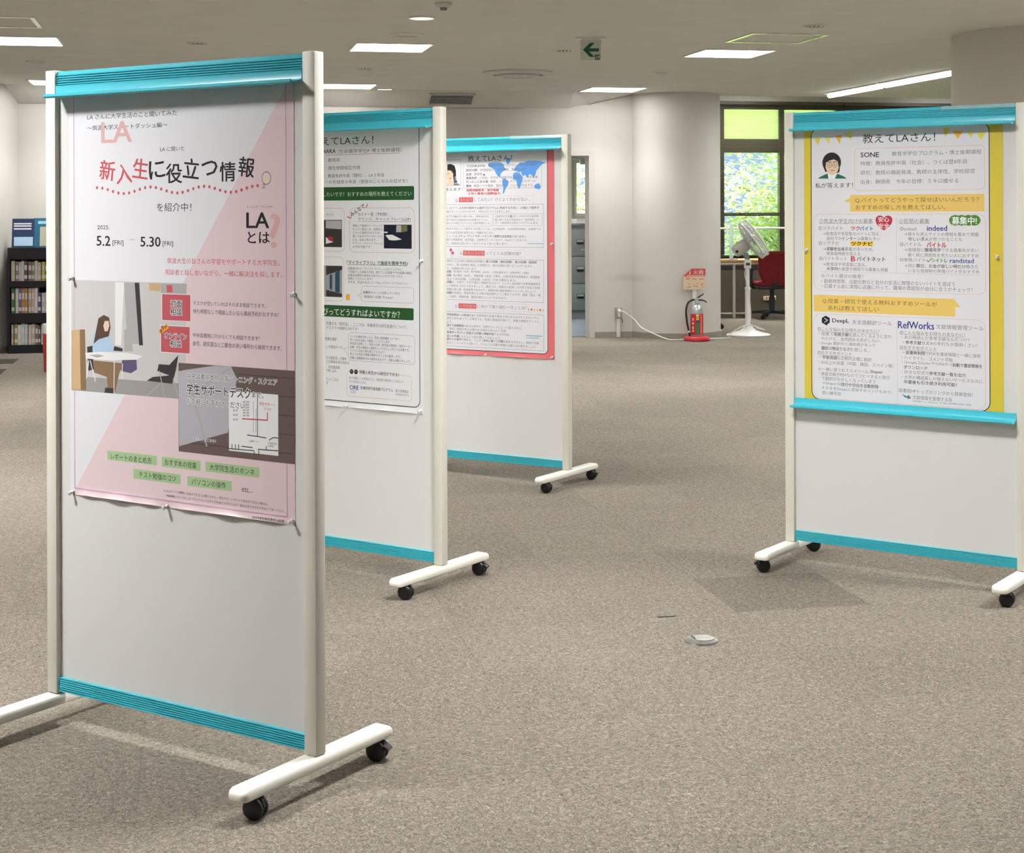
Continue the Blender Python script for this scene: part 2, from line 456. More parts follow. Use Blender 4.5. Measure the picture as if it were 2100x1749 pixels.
  ('green_topic_tag',('F',[0.0399,0.1953,0.6988,0.7243],0,'greentag')),
  ('green_topic_tag',('T',0.056,0.1747,0.7115,0.0162,'パソコンの操作','ink',0,0,0)),
  ('printed_text',('T',0.2287,0.2653,0.7071,0.0114,'etc...','ink',0,0,0)),
  ('printed_text',('T',-0.0462,0.3169,0.6783,0.0073,'※ LAはすべての質問にお答えできるとは限りません。学生サポートデスクで対応ができない場合は、','ink',0,0,0)),
  ('printed_text',('T',-0.0375,0.3713,0.6659,0.0073,'学術情報メディアセンターやレファレンスデスクを紹介させていただく場合がありますので予めご了承ください。','ink',0,0,0)),
  ('printed_text',('T',0.2665,0.3712,0.6419,0.0075,'2025年度附属図書館LA企画','ink',0,0,0)),
 ],
 1: [
  ('printed_heading',('T',-0.1697,0.1475,1.6862,0.0337,'教えてLAさん！','ink',0,0,0)),
  ('printed_text',('T',-0.1134,-0.0439,1.6461,0.0162,'HARA','ink',1,0,0)),
  ('printed_text',('T',-0.0338,0.2866,1.6438,0.0159,'（生命農学学位P 博士後期課程）','dgrey',0,0,0)),
  ('printed_box',('L',[[-0.0956,1.6311],[0.2804,1.6311]],0.0015,'brown')),
  ('printed_text',('T',-0.1008,-0.0224,1.6113,0.0154,'：群馬県','dgrey',0,0,0)),
  ('printed_text',('T',-0.1009,0.0794,1.5796,0.0153,'：微生物間相互作用','dgrey',0,0,0)),
  ('printed_text',('T',-0.1011,0.1987,1.5487,0.0152,'：教員免許中高（理科）、LA３年目','dgrey',0,0,0)),
  ('printed_text',('T',-0.1012,0.3131,1.5247,0.0151,'\u3000一の矢宿舎９年目（宿舎のことならお任せを）','dgrey',0,0,0)),
  ('green_banner',('F',[-0.1372,0.3458,1.4515,1.5041],0.006,'greenb')),
  ('green_banner',('T',-0.1577,0.3331,1.476,0.0182,'勉強したいです！おすすめの場所を教えてください','paleg',0,0,0)),
  ('printed_box',('O',[-0.3044,-0.0011,1.2506,1.4213],0.02,0.0015,'brownl')),
  ('printed_box',('O',[0.0264,0.348,1.25,1.4216],0.025,0.0015,'brownl')),
  ('printed_text',('P',[[0.0218,1.4264],[0.1279,1.4411],[0.1278,1.4165],[0.059,1.411],[0.034,1.3806],[0.0091,1.3806]],'paper')),
  ('printed_text',('T',0.0267,0.1058,1.4129,0.0183,'みんなで','ink',1,0.5,0)),
  ('printed_text',('L',[[0.1181,1.4374],[0.1097,1.4223]],0.004,'brown')),
  ('printed_text',('L',[[0.0127,1.3875],[0.035,1.3825]],0.004,'brown')),
  ('printed_text',('T',-0.0967,-0.0571,1.396,0.0139,'パット','dgrey',0,0,0)),
  ('printed_text',('T',0.0688,0.2317,1.3972,0.0143,'セミナー室（予約制）、','ink',0,0,0)),
  ('printed_text',('T',0.0687,0.3289,1.3774,0.0143,'ラウンジ、チャットフレーム(2F)','ink',0,0,0)),
  ('printed_text',('L',[[0.0687,1.369],[0.3289,1.369]],0.001,'dgrey')),
  ('printed_text',('T',0.0414,0.1916,1.3528,0.0102,'複数人で勉強やミーティング','dgrey',0,0,0)),
  ('printed_text',('T',0.0413,0.1916,1.3391,0.0102,'をしたい場合には、周囲気な','dgrey',0,0,0)),
  ('printed_text',('T',0.0412,0.1809,1.3255,0.0102,'これらの場所がおすすめ。','dgrey',0,0,0)),
  ('printed_text',('T',0.0412,0.1905,1.3119,0.0102,'置いてあるホワイトボードな','dgrey',0,0,0)),
  ('printed_text',('T',0.0411,0.1623,1.2981,0.0102,'どは、自由に使えます。','dgrey',0,0,0)),
  ('printed_text',('T',0.0411,0.1904,1.2846,0.0102,'ラウンジ・チャットフレーム','dgrey',0,0,0)),
  ('printed_text',('T',0.041,0.1345,1.2707,0.0102,'は予約不要です！','dgrey',0,0,0)),
  ('printed_photograph',('F',[0.1977,0.3333,1.2656,1.3571],0,'navy')),
  ('printed_photograph',('P',[[0.205,1.3168],[0.2386,1.3189],[0.2861,1.3005],[0.248,1.2965],[0.2241,1.2982]],'ph_white')),
  ('printed_photograph',('P',[[0.2602,1.3552],[0.284,1.3553],[0.2839,1.3284],[0.2577,1.3283]],'ph_grey')),
  ('printed_photograph',('P',[[0.2863,1.3545],[0.3123,1.3546],[0.3123,1.3323],[0.2862,1.3284]],'ph_olive')),
  ('printed_photograph',('P',[[0.1978,1.3299],[0.217,1.33],[0.2146,1.3243],[0.1978,1.3261]],'ph_white')),
  ('printed_photograph',('F',[-0.2205,-0.0136,1.268,1.3752],0,'ph_dark2')),
  ('printed_photograph',('P',[[-0.0968,1.3729],[-0.0159,1.3722],[-0.0161,1.3384],[-0.0969,1.342]],'ph_grey')),
  ('printed_photograph',('P',[[-0.0971,1.3072],[-0.0566,1.2883],[-0.0972,1.2802]],'ph_white')),
  ('printed_photograph',('P',[[-0.0843,1.3112],[-0.059,1.3075],[-0.0591,1.2883],[-0.0844,1.2957]],'ph_red')),
  ('printed_box',('O',[-0.3091,-0.005,1.0562,1.2287],0.02,0.0015,'brownl')),
  ('printed_photograph',('F',[-0.2121,-0.0132,1.072,1.1953],0,'ph_wall2')),
  ('printed_photograph',('P',[[-0.0956,1.1935],[-0.0125,1.1938],[-0.0125,1.18],[-0.0957,1.1566]],'ph_dark2')),
  ('printed_photograph',('P',[[-0.0488,1.1675],[-0.0254,1.1778],[-0.0258,1.089],[-0.0491,1.0923]],'ph_blue2')),
  ('printed_photograph',('P',[[-0.0774,1.157],[-0.0644,1.1612],[-0.0647,1.0979],[-0.0777,1.1035]],'ph_blue2')),
  ('printed_photograph',('P',[[-0.096,1.099],[-0.014,1.0854],[-0.014,1.072],[-0.0961,1.072]],'ph_dark2')),
  ('printed_text',('T',0.0107,0.315,1.2094,0.0155,'「マイライブラリ」で施設を簡単予約♪','ink',1,0,0)),
  ('printed_text',('L',[[0.0133,1.2005],[0.3125,1.2005]],0.002,'greenl')),
  ('printed_text',('T',0.0173,0.2906,1.186,0.0105,'図書館HPから「マイライブラリ」にログインすると、','dgrey',0,0,0)),
  ('printed_text',('T',0.0173,0.3366,1.1731,0.0105,'今回紹介した施設の予約、借りている図書や予約図書の確認、','dgrey',0,0,0)),
  ('printed_text',('T',0.0172,0.2881,1.1594,0.0105,'図書返却期限の延長など色々なことがスマホ1つから','dgrey',0,0,0)),
  ('printed_text',('T',0.0171,0.1398,1.1465,0.0106,'簡単にできちゃいます！','dgrey',0,0,0)),
  ('printed_text',('T',0.0171,0.3147,1.1326,0.0105,'まずは、筑波大生の“ｓ～”IDとパスワードでログイン！','dgrey',0,0,0)),
  ('printed_box',('O',[0.0841,0.343,1.0588,1.1177],0.01,0.001,'grey')),
  ('printed_box',('L',[[0.0841,1.09],[0.0663,1.0817],[0.084,1.0724]],0.001,'grey')),
  ('printed_text',('T',0.0932,0.2741,1.0943,0.0108,'図書館をもっと活用したい方は','dgrey',0,0,0)),
  ('printed_text',('T',0.0932,0.2412,1.0775,0.0109,'“図書館小技集”をcheck！','dgrey',0,0,0)),
  ('printed_photograph',('P',[[0.0061,1.0847],[0.0256,1.0845],[0.0255,1.0609],[0.006,1.0615]],'orange')),
  ('green_banner',('F',[-0.1384,0.3417,0.9936,1.0394],0.006,'greenb')),
  ('green_banner',('T',-0.2287,0.2752,1.0133,0.0283,'研究室選びってどうすればよいですか？','white',0,0,0)),
  ('printed_text',('T',-0.0965,0.3115,0.9669,0.014,'所属する「研究室」…ここでは、卒業研究の研究室選びについて、','dgrey',0,0,0)),
  ('printed_text',('T',-0.0966,0.0683,0.95,0.013,'デスクでの相談もOKです！','dgrey',0,0,0)),
  ('printed_text',('T',-0.1021,-0.0421,0.9055,0.0127,'授業を履修','dgrey',0,0,0)),
  ('printed_text',('T',-0.097,-0.0113,0.8747,0.0127,'」が面白かった','dgrey',0,0,0)),
  ('printed_text',('T',-0.0971,0.0076,0.8308,0.0126,'分子遺伝学」を履修','dgrey',0,0,0)),
  ('printed_text',('T',-0.0972,0.0218,0.8156,0.0126,'にも興味を持ち始める','dgrey',0,0,0)),
  ('printed_text',('T',-0.0973,-0.0271,0.7947,0.0127,'、研究室訪問','dgrey',0,0,0)),
  ('printed_text',('T',-0.0974,-0.0453,0.7802,0.0127,'で申し込み','dgrey',0,0,0)),
  ('printed_text',('T',-0.0975,-0.0361,0.7462,0.0127,'ないところは','dgrey',0,0,0)),
  ('printed_text',('T',-0.0976,-0.0871,0.7298,0.0127,'す','dgrey',0,0,0)),
  ('printed_box',('O',[0.018,0.3467,0.8261,0.9351],0.013,0.001,'grey')),
  ('printed_box',('L',[[0.018,0.876],[-0.0056,0.8706],[0.0143,0.8464]],0.001,'grey')),
  ('printed_text',('T',0.0264,0.2748,0.9201,0.0109,'少しでも興味を持ったら、先生に直接連絡（メール）！','ink',0,0,0)),
  ('printed_text',('T',0.0263,0.2282,0.9064,0.0109,'多くの先生は喜んで面談してくださいます。','ink',0,0,0)),
  ('printed_text',('T',0.0263,0.3306,0.8931,0.0108,'研究室を訪問して、先生の人柄・研究室の雰囲気・研究テーマ・','ink',0,0,0)),
  ('printed_text',('T',0.0262,0.3209,0.8791,0.0108,'設備・学生の進路など直接チェックすることがとても大事です。','ink',0,0,0)),
  ('printed_text',('T',0.0262,0.2018,0.8655,0.0109,'ついでに先生に顔を覚えてもらおう！','ink',0,0,0)),
  ('printed_text',('T',0.0261,0.2794,0.8523,0.0109,'気になる先生の授業は履修することをお勧めします。','ink',0,0,0)),
  ('printed_text',('T',0.026,0.3279,0.8371,0.0108,'所属に成績基準がある場合もあるので、授業も頑張りましょう。','ink',0,0,0)),
  ('printed_box',('O',[0.0087,0.3304,0.6862,0.7819],0.012,0.0012,'brownl')),
  ('printed_text',('P',[[0.0207,0.7878],[0.2816,0.7905],[0.2815,0.7752],[0.0206,0.7721]],'paper')),
  ('printed_text',('D',0.0335,0.7826,0.0095,0.0095,'ink')),
  ('printed_text',('D',0.0559,0.7826,0.0095,0.0095,'ink')),
  ('printed_text',('D',0.0319,0.7845,0.004,0.004,'ph_olive')),
  ('printed_text',('D',0.0544,0.7845,0.004,0.004,'ph_olive')),
  ('printed_text',('T',0.0727,0.2694,0.7829,0.0147,'学類１年生から研究ができる！','ink',1,0,0)),
  ('printed_text',('T',0.0216,0.2912,0.758,0.0113,'まだ学類１〜２年生だけど、研究室で研究をしてみたい！','dgrey',0,0,0)),
  ('printed_text',('T',0.0215,0.1129,0.7438,0.0106,'そんなあなたには…','dgrey',0,0,0)),
  ('printed_text',('T',0.024,0.0683,0.7212,0.0165,'ORE','navy2',1,0,0)),
  ('printed_text',('T',0.0775,0.2412,0.7221,0.0132,'先導的研究者体験プログラム','dgrey',1,0,0)),
  ('printed_text',('T',0.2529,0.3163,0.7213,0.0115,'第２回申請は','dgrey',0,0,0)),
  ('printed_text',('T',0.2529,0.3163,0.7075,0.0115,'5/30(水)から','dgrey',0,0,0)),
  ('printed_text',('L',[[0.0255,0.7089],[0.0561,0.7089]],0.0012,'grey')),
  ('printed_text',('L',[[0.0255,0.7042],[0.0561,0.7042]],0.0012,'grey')),
  ('printed_text',('L',[[0.0254,0.6995],[0.056,0.6995]],0.0012,'grey')),
 ],
 2: [
  ('printed_heading',('T',-0.1408,0.1378,1.6869,0.0324,'教えてLAさん！','ink',0,0,0)),
  ('printed_box',('O',[-0.3379,-0.1859,1.5456,1.6825],0,0.0012,'dgrey')),
  ('printed_portrait',('P',[[-0.2739,1.6589],[-0.2512,1.6615],[-0.2263,1.6506],[-0.2174,1.6243],[-0.2176,1.5796],[-0.2086,1.5608],[-0.2312,1.5593],[-0.2356,1.5948],[-0.2536,1.6249],[-0.274,1.6215]],'ph_hair2')),
  ('printed_portrait',('P',[[-0.2808,1.6254],[-0.2536,1.6268],[-0.2355,1.6134],[-0.2356,1.591],[-0.2492,1.5726],[-0.2651,1.5683],[-0.281,1.5767]],'skin')),
  ('printed_portrait',('P',[[-0.2719,1.571],[-0.2447,1.5762],[-0.2312,1.5574],[-0.1929,1.5465],[-0.2811,1.5468]],'skin')),
  ('printed_portrait',('P',[[-0.2312,1.5574],[-0.2086,1.5571],[-0.1907,1.5476],[-0.2313,1.5469]],'ph_teal')),
  ('printed_portrait',('L',[[-0.2468,1.6144],[-0.2355,1.6134]],0.0025,'ph_hair2')),
  ('printed_portrait',('L',[[-0.2718,1.611],[-0.2627,1.6101]],0.0025,'ph_hair2')),
  ('printed_portrait',('P',[[-0.2628,1.5858],[-0.2447,1.5856],[-0.2538,1.5793]],'redsoft')),
  ('printed_portrait',('L',[[-0.2234,1.5946],[-0.2235,1.5666]],0.0025,'white')),
  ('printed_text',('T',-0.3154,-0.175,1.5251,0.0179,'が答えます！','ink',0,0,0)),
  ('printed_world_map',('P',[[-0.0124,1.6596],[0.0117,1.6647],[0.0641,1.6636],[0.088,1.6522],[0.0858,1.6413],[0.103,1.6245],[0.0857,1.6193],[0.0682,1.605],[0.0638,1.5904],[0.0725,1.5811],[0.0551,1.5869],[0.0464,1.5943],[0.0356,1.6092],[0.0247,1.6295],[-0.0081,1.643]],'mapblue')),
  ('printed_world_map',('P',[[0.0989,1.6849],[0.1314,1.686],[0.1205,1.6571],[0.1096,1.6518],[0.101,1.6666]],'mapblue')),
  ('printed_world_map',('P',[[0.079,1.5756],[0.092,1.579],[0.1179,1.5623],[0.1114,1.5423],[0.0983,1.5278],[0.0852,1.4968],[0.08,1.4987],[0.0832,1.5353],[0.0767,1.5573]],'mapblue')),
  ('printed_world_map',('P',[[0.1439,1.6002],[0.159,1.6109],[0.1848,1.605],[0.2039,1.5847],[0.2017,1.5666],[0.1953,1.5522],[0.1866,1.5269],[0.1759,1.5252],[0.1695,1.547],[0.1632,1.5671],[0.1417,1.5747]],'mapblue')),
  ('printed_world_map',('P',[[0.1483,1.6183],[0.1548,1.6328],[0.1721,1.6506],[0.1893,1.6612],[0.2,1.6574],[0.1998,1.6175],[0.1805,1.6069],[0.1677,1.6162]],'mapblue')),
  ('printed_world_map',('P',[[0.1978,1.6574],[0.2405,1.6693],[0.2871,1.6666],[0.346,1.6582],[0.3208,1.6479],[0.3039,1.6338],[0.2869,1.616],[0.2805,1.5945],[0.2699,1.5802],[0.2572,1.5948],[0.2445,1.5986],[0.2316,1.5807],[0.2189,1.5954],[0.204,1.5884],[0.1933,1.6067],[0.1977,1.632]],'mapblue')),
  ('printed_world_map',('P',[[0.2718,1.5386],[0.2867,1.5475],[0.3036,1.5509],[0.314,1.5327],[0.3034,1.5184],[0.276,1.5259]],'mapblue')),
  ('printed_box',('O',[-0.168,0.3191,1.5276,1.6675],0.012,0.0012,'grey')),
  ('printed_text',('T',-0.1486,-0.0314,1.6479,0.0141,'YOSHIKAWA','ink',0,0,0)),
  ('printed_text',('T',-0.0112,0.2892,1.6481,0.0138,'国際教育学位プログラム（博士後期課程）','grey',0,0,0)),
  ('printed_text',('T',-0.1522,0.2254,1.6253,0.0139,'*研究分野*：学校経営学、国際教育、教育社会学','grey',0,0,0)),
  ('printed_text',('T',-0.1523,-0.0479,1.6039,0.0141,'*出身*：静岡県','grey',0,0,0)),
  ('printed_text',('T',-0.1524,0.2952,1.5837,0.0139,'*教員免許*：小学校、中学校、高等学校（英語）、特別支援','grey',0,0,0)),
  ('printed_text',('T',-0.1525,0.2825,1.5638,0.0139,'*行ったことある国*：韓国、インド、タイ、シンガポール','grey',0,0,0)),
  ('printed_text',('T',-0.1526,0.2634,1.5418,0.0139,'*趣味*：韓国ドラマ鑑賞、国内旅行、とにかく外出する','grey',0,0,0)),
  ('printed_text',('P',[[-0.0448,1.5964],[-0.0391,1.6048],[-0.036,1.6048],[-0.0312,1.5962]],'ink')),
  ('printed_text',('T',-0.1482,0.0557,1.5186,0.0133,'国際理解教育・留学相談','red',2,0,0)),
  ('printed_text',('T',-0.1416,0.0626,1.5008,0.0133,'工学と教育の国際協力','red',2,0,0)),
  ('printed_box',('O',[-0.2316,0.2686,1.443,1.4867],0,0.001,'pinkmid')),
  ('printed_text',('T',-0.2212,-0.2041,1.4649,0.0179,'Q.','dgrey',0,0,0)),
  ('red_caption_bar',('F',[-0.1986,-0.1083,1.4551,1.4811],0,'redsq2')),
  ('red_caption_bar',('T',-0.1933,-0.1127,1.4677,0.0178,'海外留学','pinkmid',0,0,0)),
  ('printed_text',('T',-0.1016,0.2546,1.4689,0.0198,'してみたい！けどよくわからない…','grey',0,0,0)),
  ('printed_box',('O',[-0.5245,0.3296,1.2184,1.4425],0,0.0012,'dgrey')),
  ('printed_text',('T',-0.2794,0.3031,1.4247,0.0132,'く分けて、*①大学が提供する留学プログラムに参加する方法*と、*②個人で留学す*','grey',0,0,0)),
  ('printed_text',('T',-0.2794,0.1303,1.4053,0.0133,'*る*方法の２つに分かれますが、今回は①についてお答えします。','grey',0,0,0)),
  ('printed_text',('T',-0.2795,-0.0091,1.3787,0.0126,'*のプラス面*)留学の遅れが無い、費用保証の充','grey',0,0,0)),
  ('printed_text',('T',-0.2796,-0.0158,1.3611,0.0126,'実や現地の支援施設がほぼ完備されている。','grey',0,0,0)),
  ('printed_text',('T',-0.2797,0.0026,1.3442,0.0126,'個人での参加プログラムなら留学体験がいる。','grey',0,0,0)),
  ('printed_text',('T',0.0303,0.2987,1.3796,0.0124,'(*①のマイナス面*)受け入れ先大学や留学期','grey',0,0,0)),
  ('printed_text',('T',0.0302,0.3007,1.3623,0.0124,'間に限りがある可能性あり。単位取得、レ','grey',0,0,0)),
  ('printed_text',('T',0.0301,0.2985,1.3459,0.0124,'ポート提出等が必須なプログラムもある。','grey',0,0,0)),
  ('printed_text',('T',-0.2798,0.3111,1.3126,0.0132,'筑波大学生として留学する形態としては、(1)交換留学、(2)短期海外研修、(3)教育プロ','grey',0,0,0)),
  ('printed_text',('T',-0.2799,0.0234,1.2931,0.0133,'グラム参加型海外留学の主に３種類があります。','grey',0,0,0)),
  ('printed_text',('T',-0.28,0.2241,1.2746,0.0133,'くしくは、*スチューデントサポートセンター国際交流支援室*が海外留学に','grey',0,0,0)),
  ('printed_text',('T',-0.28,0.2253,1.2554,0.0133,'関する情報提供、留学相談、広報等を行っているので、Webサイトをみてみ','grey',0,0,0)),
  ('printed_text',('T',-0.2801,0.108,1.2356,0.0133,'て、相談会を見に行ってみたりすると良いと思います。','grey',0,0,0)),
  ('printed_box',('O',[-0.4683,0.0136,1.3282,1.3913],0,0.001,'grey')),
  ('printed_box',('O',[0.0202,0.3201,1.3314,1.3926],0,0.001,'grey')),
  ('printed_text',('L',[[0.2294,1.2377],[0.3263,1.2377]],0.0035,'ltblue')),
  ('printed_text',('T',-0.1936,-0.1758,1.1828,0.0174,'Q.','dgrey',0,0,0)),
  ('red_caption_bar',('F',[-0.1726,-0.0352,1.1716,1.1978],0,'redsq2')),
  ('red_caption_bar',('T',-0.1679,-0.0397,1.1849,0.0185,'教員採用試験','pinkmid',0,0,0)),
  ('printed_text',('T',-0.0292,0.193,1.1849,0.019,'ってどんな試験内容？','grey',0,0,0)),
  ('printed_box',('O',[-0.2053,0.2166,1.1643,1.2032],0,0.001,'pinkmid')),
  ('printed_flower',('D',-0.2523,1.1995,0.0085,0.0085,'pinkhot')),
  ('printed_flower',('D',-0.2405,1.184,0.0085,0.0085,'pinkhot')),
  ('printed_flower',('L',[[-0.2509,1.1956],[-0.251,1.1606]],0.001,'grey')),
  ('printed_flower',('L',[[-0.2406,1.1802],[-0.2406,1.1607]],0.001,'grey')),
  ('printed_box',('O',[-0.5337,0.3288,0.9336,1.153],0,0.0012,'dgrey')),
  ('printed_text',('T',-0.2785,0.2871,1.141,0.0138,'般的に公立学校の教員採用試験は、*第1次試験（筆記試験）*、*第2次試験（面接試*','grey',0,0,0)),
  ('printed_text',('T',-0.2786,0.265,1.121,0.0138,'があり、第1次試験を通過した受験生が、第2次試験を受けることができます。','grey',0,0,0)),
  ('printed_text',('T',-0.2786,-0.0847,1.1015,0.0139,'す。茨城県を例に示します。','grey',0,0,0)),
  ('printed_text',('T',-0.2787,0.2406,1.0842,0.0138,'*試験*：専門教科・科目（専門教養）(200点)\u3000＊特別選考あり（試験免除）の場合','grey',0,0,0)),
  ('printed_text',('T',-0.2788,0.3044,1.0645,0.0138,'*試験*：個人面接（240点）、模擬授業（240点）が基本。＊特別支援学校受験者は、集団面接','grey',0,0,0)),
  ('printed_text',('T',-0.2789,0.1626,1.045,0.0138,'\u3000\u3000加えて実技試験、口述試験（100点）がある教科もある。','grey',0,0,0)),
  ('printed_text',('T',-0.2789,0.3108,1.0284,0.0138,'*試験*は、大体マーク式で幅広い問題が出るので、とにかく過去問や対策問題集等を','grey',0,0,0)),
  ('printed_text',('T',-0.279,0.3041,1.0089,0.0138,'して傾向をつかんでおきましょう。最近では、試験日の前倒しや大学３年生の前倒','grey',0,0,0)),
  ('printed_text',('T',-0.2791,0.2821,0.9893,0.0138,'受験の導入等、制度変更があるので、受験地域の最新情報をチェックしましょう！','grey',0,0,0)),
  ('printed_text',('T',-0.2792,0.3106,0.971,0.0138,'*試験*の内容は、都道府県および政令指定都市ごとに異なりますが、面接（個人・集','grey',0,0,0)),
  ('printed_text',('T',-0.2792,0.1039,0.9511,0.0139,'\u3000、小論文、模擬授業、集団討論などにより行われます。','grey',0,0,0)),
  ('printed_text',('T',-0.2266,-0.2097,0.8995,0.0175,'Q.','dgrey',0,0,0)),
  ('red_caption_bar',('F',[-0.2041,-0.0887,0.8889,0.9151],0,'redsq2')),
  ('red_caption_bar',('T',-0.1994,-0.0934,0.9018,0.0185,'大学院進学','pinkmid',0,0,0)),
  ('printed_text',('T',-0.0809,0.2252,0.903,0.019,'に向けて取り組むべきことは？','grey',0,0,0)),
  ('printed_box',('O',[-0.2393,0.2399,0.8832,0.9219],0,0.001,'pinkmid')),
  ('printed_flower',('D',0.2367,0.8957,0.0055,0.0055,'orangel')),
  ('printed_flower',('L',[[0.2367,0.8919],[0.2367,0.8787]],0.0008,'grey')),
  ('printed_flower',('D',0.2544,0.8955,0.0055,0.0055,'redsoft')),
  ('printed_flower',('L',[[0.2544,0.8917],[0.2543,0.8785]],0.0008,'grey')),
  ('printed_flower',('D',0.272,0.8953,0.0055,0.0055,'orangel')),
  ('printed_flower',('L',[[0.272,0.8915],[0.272,0.8783]],0.0008,'grey')),
  ('printed_flower',('D',0.2896,0.895,0.0055,0.0055,'orangel')),
  ('printed_flower',('L',[[0.2896,0.8913],[0.2896,0.8782]],0.0008,'grey')),
  ('printed_flower',('D',0.3072,0.8948,0.0055,0.0055,'redsoft')),
  ('printed_flower',('L',[[0.3072,0.8911],[0.3071,0.878]],0.0008,'grey')),
  ('printed_flower',('D',0.3247,0.8946,0.0055,0.0055,'orangel')),
  ('printed_flower',('L',[[0.3247,0.8909],[0.3247,0.8778]],0.0008,'grey')),
  ('printed_box',('O',[-0.5348,0.3284,0.6842,0.8693],0,0.0012,'dgrey')),
  ('printed_text',('T',-0.2796,0.2992,0.8533,0.0138,'*学院説明会への参加*\u3000志望する研究室の先輩や教授と知り合えるかもしれないチャ','grey',0,0,0)),
  ('printed_text',('T',-0.2797,0.3013,0.8344,0.0138,'\u3000研究分野を迷っている場合でも、先輩に直接話を聞いて、貴重な情報をゲットし','grey',0,0,0)),
  ('printed_text',('T',-0.2798,-0.242,0.8142,0.014,'ょう。','grey',0,0,0)),
  ('printed_text',('T',-0.2799,0.1995,0.7958,0.0138,'*望する指導教授へのコンタクト*：分野やコースによって違うけれど、','grey',0,0,0)),
  ('printed_text',('T',-0.2799,0.101,0.7775,0.0139,'\u3000、事前に連絡を取る必要がある場合があるので注意！','grey',0,0,0)),
  ('printed_text',('T',-0.28,0.1157,0.759,0.0138,'*部進学*の場合は、*院進する仲間と情報共有*するのが吉◎','grey',0,0,0)),
  ('printed_text',('T',-0.2801,0.0647,0.7393,0.0139,'*近いの先輩*にもどんどん話を聞いてみましょう。','grey',0,0,0)),
  ('printed_text',('T',-0.2802,0.2986,0.7225,0.0138,'*部からの進学*の場合は、とにかく*早めに調べて対策*を始める方がよい。教授や先輩','grey',0,0,0)),
  ('printed_text',('T',-0.2803,0.2832,0.7029,0.0138,'\u3000なるべくコンタクトを取って、どのような対策や準備が必要なのか聞きましょう。','grey',0,0,0)),
  ('printed_text',('L',[[0.2207,0.7594],[0.3176,0.7594]],0.0045,'ltblue')),
  ('printed_text',('L',[[0.2206,0.748],[0.2987,0.748]],0.0035,'ltblue')),
 ],
 3: [
  ('printed_pennant',('P',[[-0.3609,1.6934],[-0.3311,1.6948],[-0.3436,1.6653]],'bun1')),
  ('printed_pennant',('P',[[-0.3137,1.692],[-0.2916,1.6937],[-0.2966,1.6686]],'bun1')),
  ('printed_pennant',('P',[[-0.2719,1.6999],[-0.2426,1.7027],[-0.2515,1.6673]],'bun2')),
  ('printed_pennant',('P',[[-0.2279,1.7054],[-0.1988,1.7159],[-0.2028,1.6819]],'bun1')),
  ('printed_pennant',('P',[[0.1675,1.7194],[0.1966,1.7119],[0.1741,1.682]],'bun1')),
  ('printed_pennant',('P',[[0.2011,1.7052],[0.2434,1.7016],[0.2233,1.6739]],'bun2')),
  ('printed_pennant',('P',[[0.2589,1.699],[0.2832,1.6982],[0.2721,1.6768]],'bun1')),
  ('printed_pennant',('P',[[0.2942,1.6957],[0.3292,1.6946],[0.3116,1.667]],'bun1')),
  ('printed_heading',('T',-0.1556,0.1357,1.6845,0.0357,'教えてLAさん！','ink',0,0,0)),
  ('printed_portrait',('P',[[-0.344,1.5326],[-0.3341,1.5398],[-0.3044,1.5517],[-0.2848,1.5354],[-0.2626,1.551],[-0.2334,1.5392],[-0.2227,1.5308]],'ph_teal2')),
  ('printed_portrait',('P',[[-0.3029,1.5517],[-0.297,1.5585],[-0.27,1.558],[-0.2626,1.551],[-0.2725,1.5315],[-0.2995,1.5319]],'white')),
  ('printed_portrait',('D',-0.2855,1.595,0.0395,0.04,'ph_hair2')),
  ('printed_portrait',('P',[[-0.3205,1.5957],[-0.2503,1.5942],[-0.2523,1.5577],[-0.2602,1.5533],[-0.3127,1.5588],[-0.3196,1.575]],'ph_hair2')),
  ('printed_portrait',('P',[[-0.3092,1.5954],[-0.2978,1.6021],[-0.2761,1.6076],[-0.2605,1.5999],[-0.2552,1.576],[-0.2602,1.5588],[-0.2734,1.548],[-0.2842,1.5454],[-0.295,1.5493],[-0.3058,1.5609],[-0.3117,1.5771]],'skin2')),
  ('printed_portrait',('D',-0.2949,1.586,0.0104,0.0104,'ink')),
  ('printed_portrait',('D',-0.2949,1.586,0.0092,0.0092,'skin2')),
  ('printed_portrait',('D',-0.2949,1.5855,0.0022,0.0022,'ink')),
  ('printed_portrait',('D',-0.2723,1.5855,0.0104,0.0104,'ink')),
  ('printed_portrait',('D',-0.2723,1.5855,0.0092,0.0092,'skin2')),
  ('printed_portrait',('D',-0.2723,1.5851,0.0022,0.0022,'ink')),
  ('printed_portrait',('L',[[-0.3042,1.599],[-0.287,1.5968]],0.002,'ink')),
  ('printed_portrait',('L',[[-0.2796,1.5967],[-0.2625,1.5991]],0.002,'ink')),
  ('printed_portrait',('L',[[-0.291,1.5639],[-0.2734,1.564]],0.003,'redsoft')),
  ('printed_text',('T',-0.3556,-0.1962,1.5052,0.0201,'私が答えます！','ink',0,0,0)),
  ('printed_box',('O',[-0.1897,0.3244,1.4833,1.6473],0.014,0.0014,'orangel')),
  ('printed_text',('T',-0.164,-0.0891,1.6221,0.019,'SONE','ink',1,0,0)),
  ('printed_text',('T',-0.0364,0.3123,1.6236,0.0176,'教育学学位プログラム・博士後期課程','grey',0,0,0)),
  ('printed_text',('T',-0.1646,0.2563,1.5885,0.0178,'特徴：教員免許中高（社会）、つくば歴8年目','grey',0,0,0)),
  ('printed_text',('T',-0.1647,0.2871,1.5523,0.0177,'研究：教師の職能発達、教師の主体性、学校経営','grey',0,0,0)),
  ('printed_text',('T',-0.1648,0.225,1.5168,0.0178,'出身：静岡県\u3000今年の目標：５キロ痩せる','grey',0,0,0)),
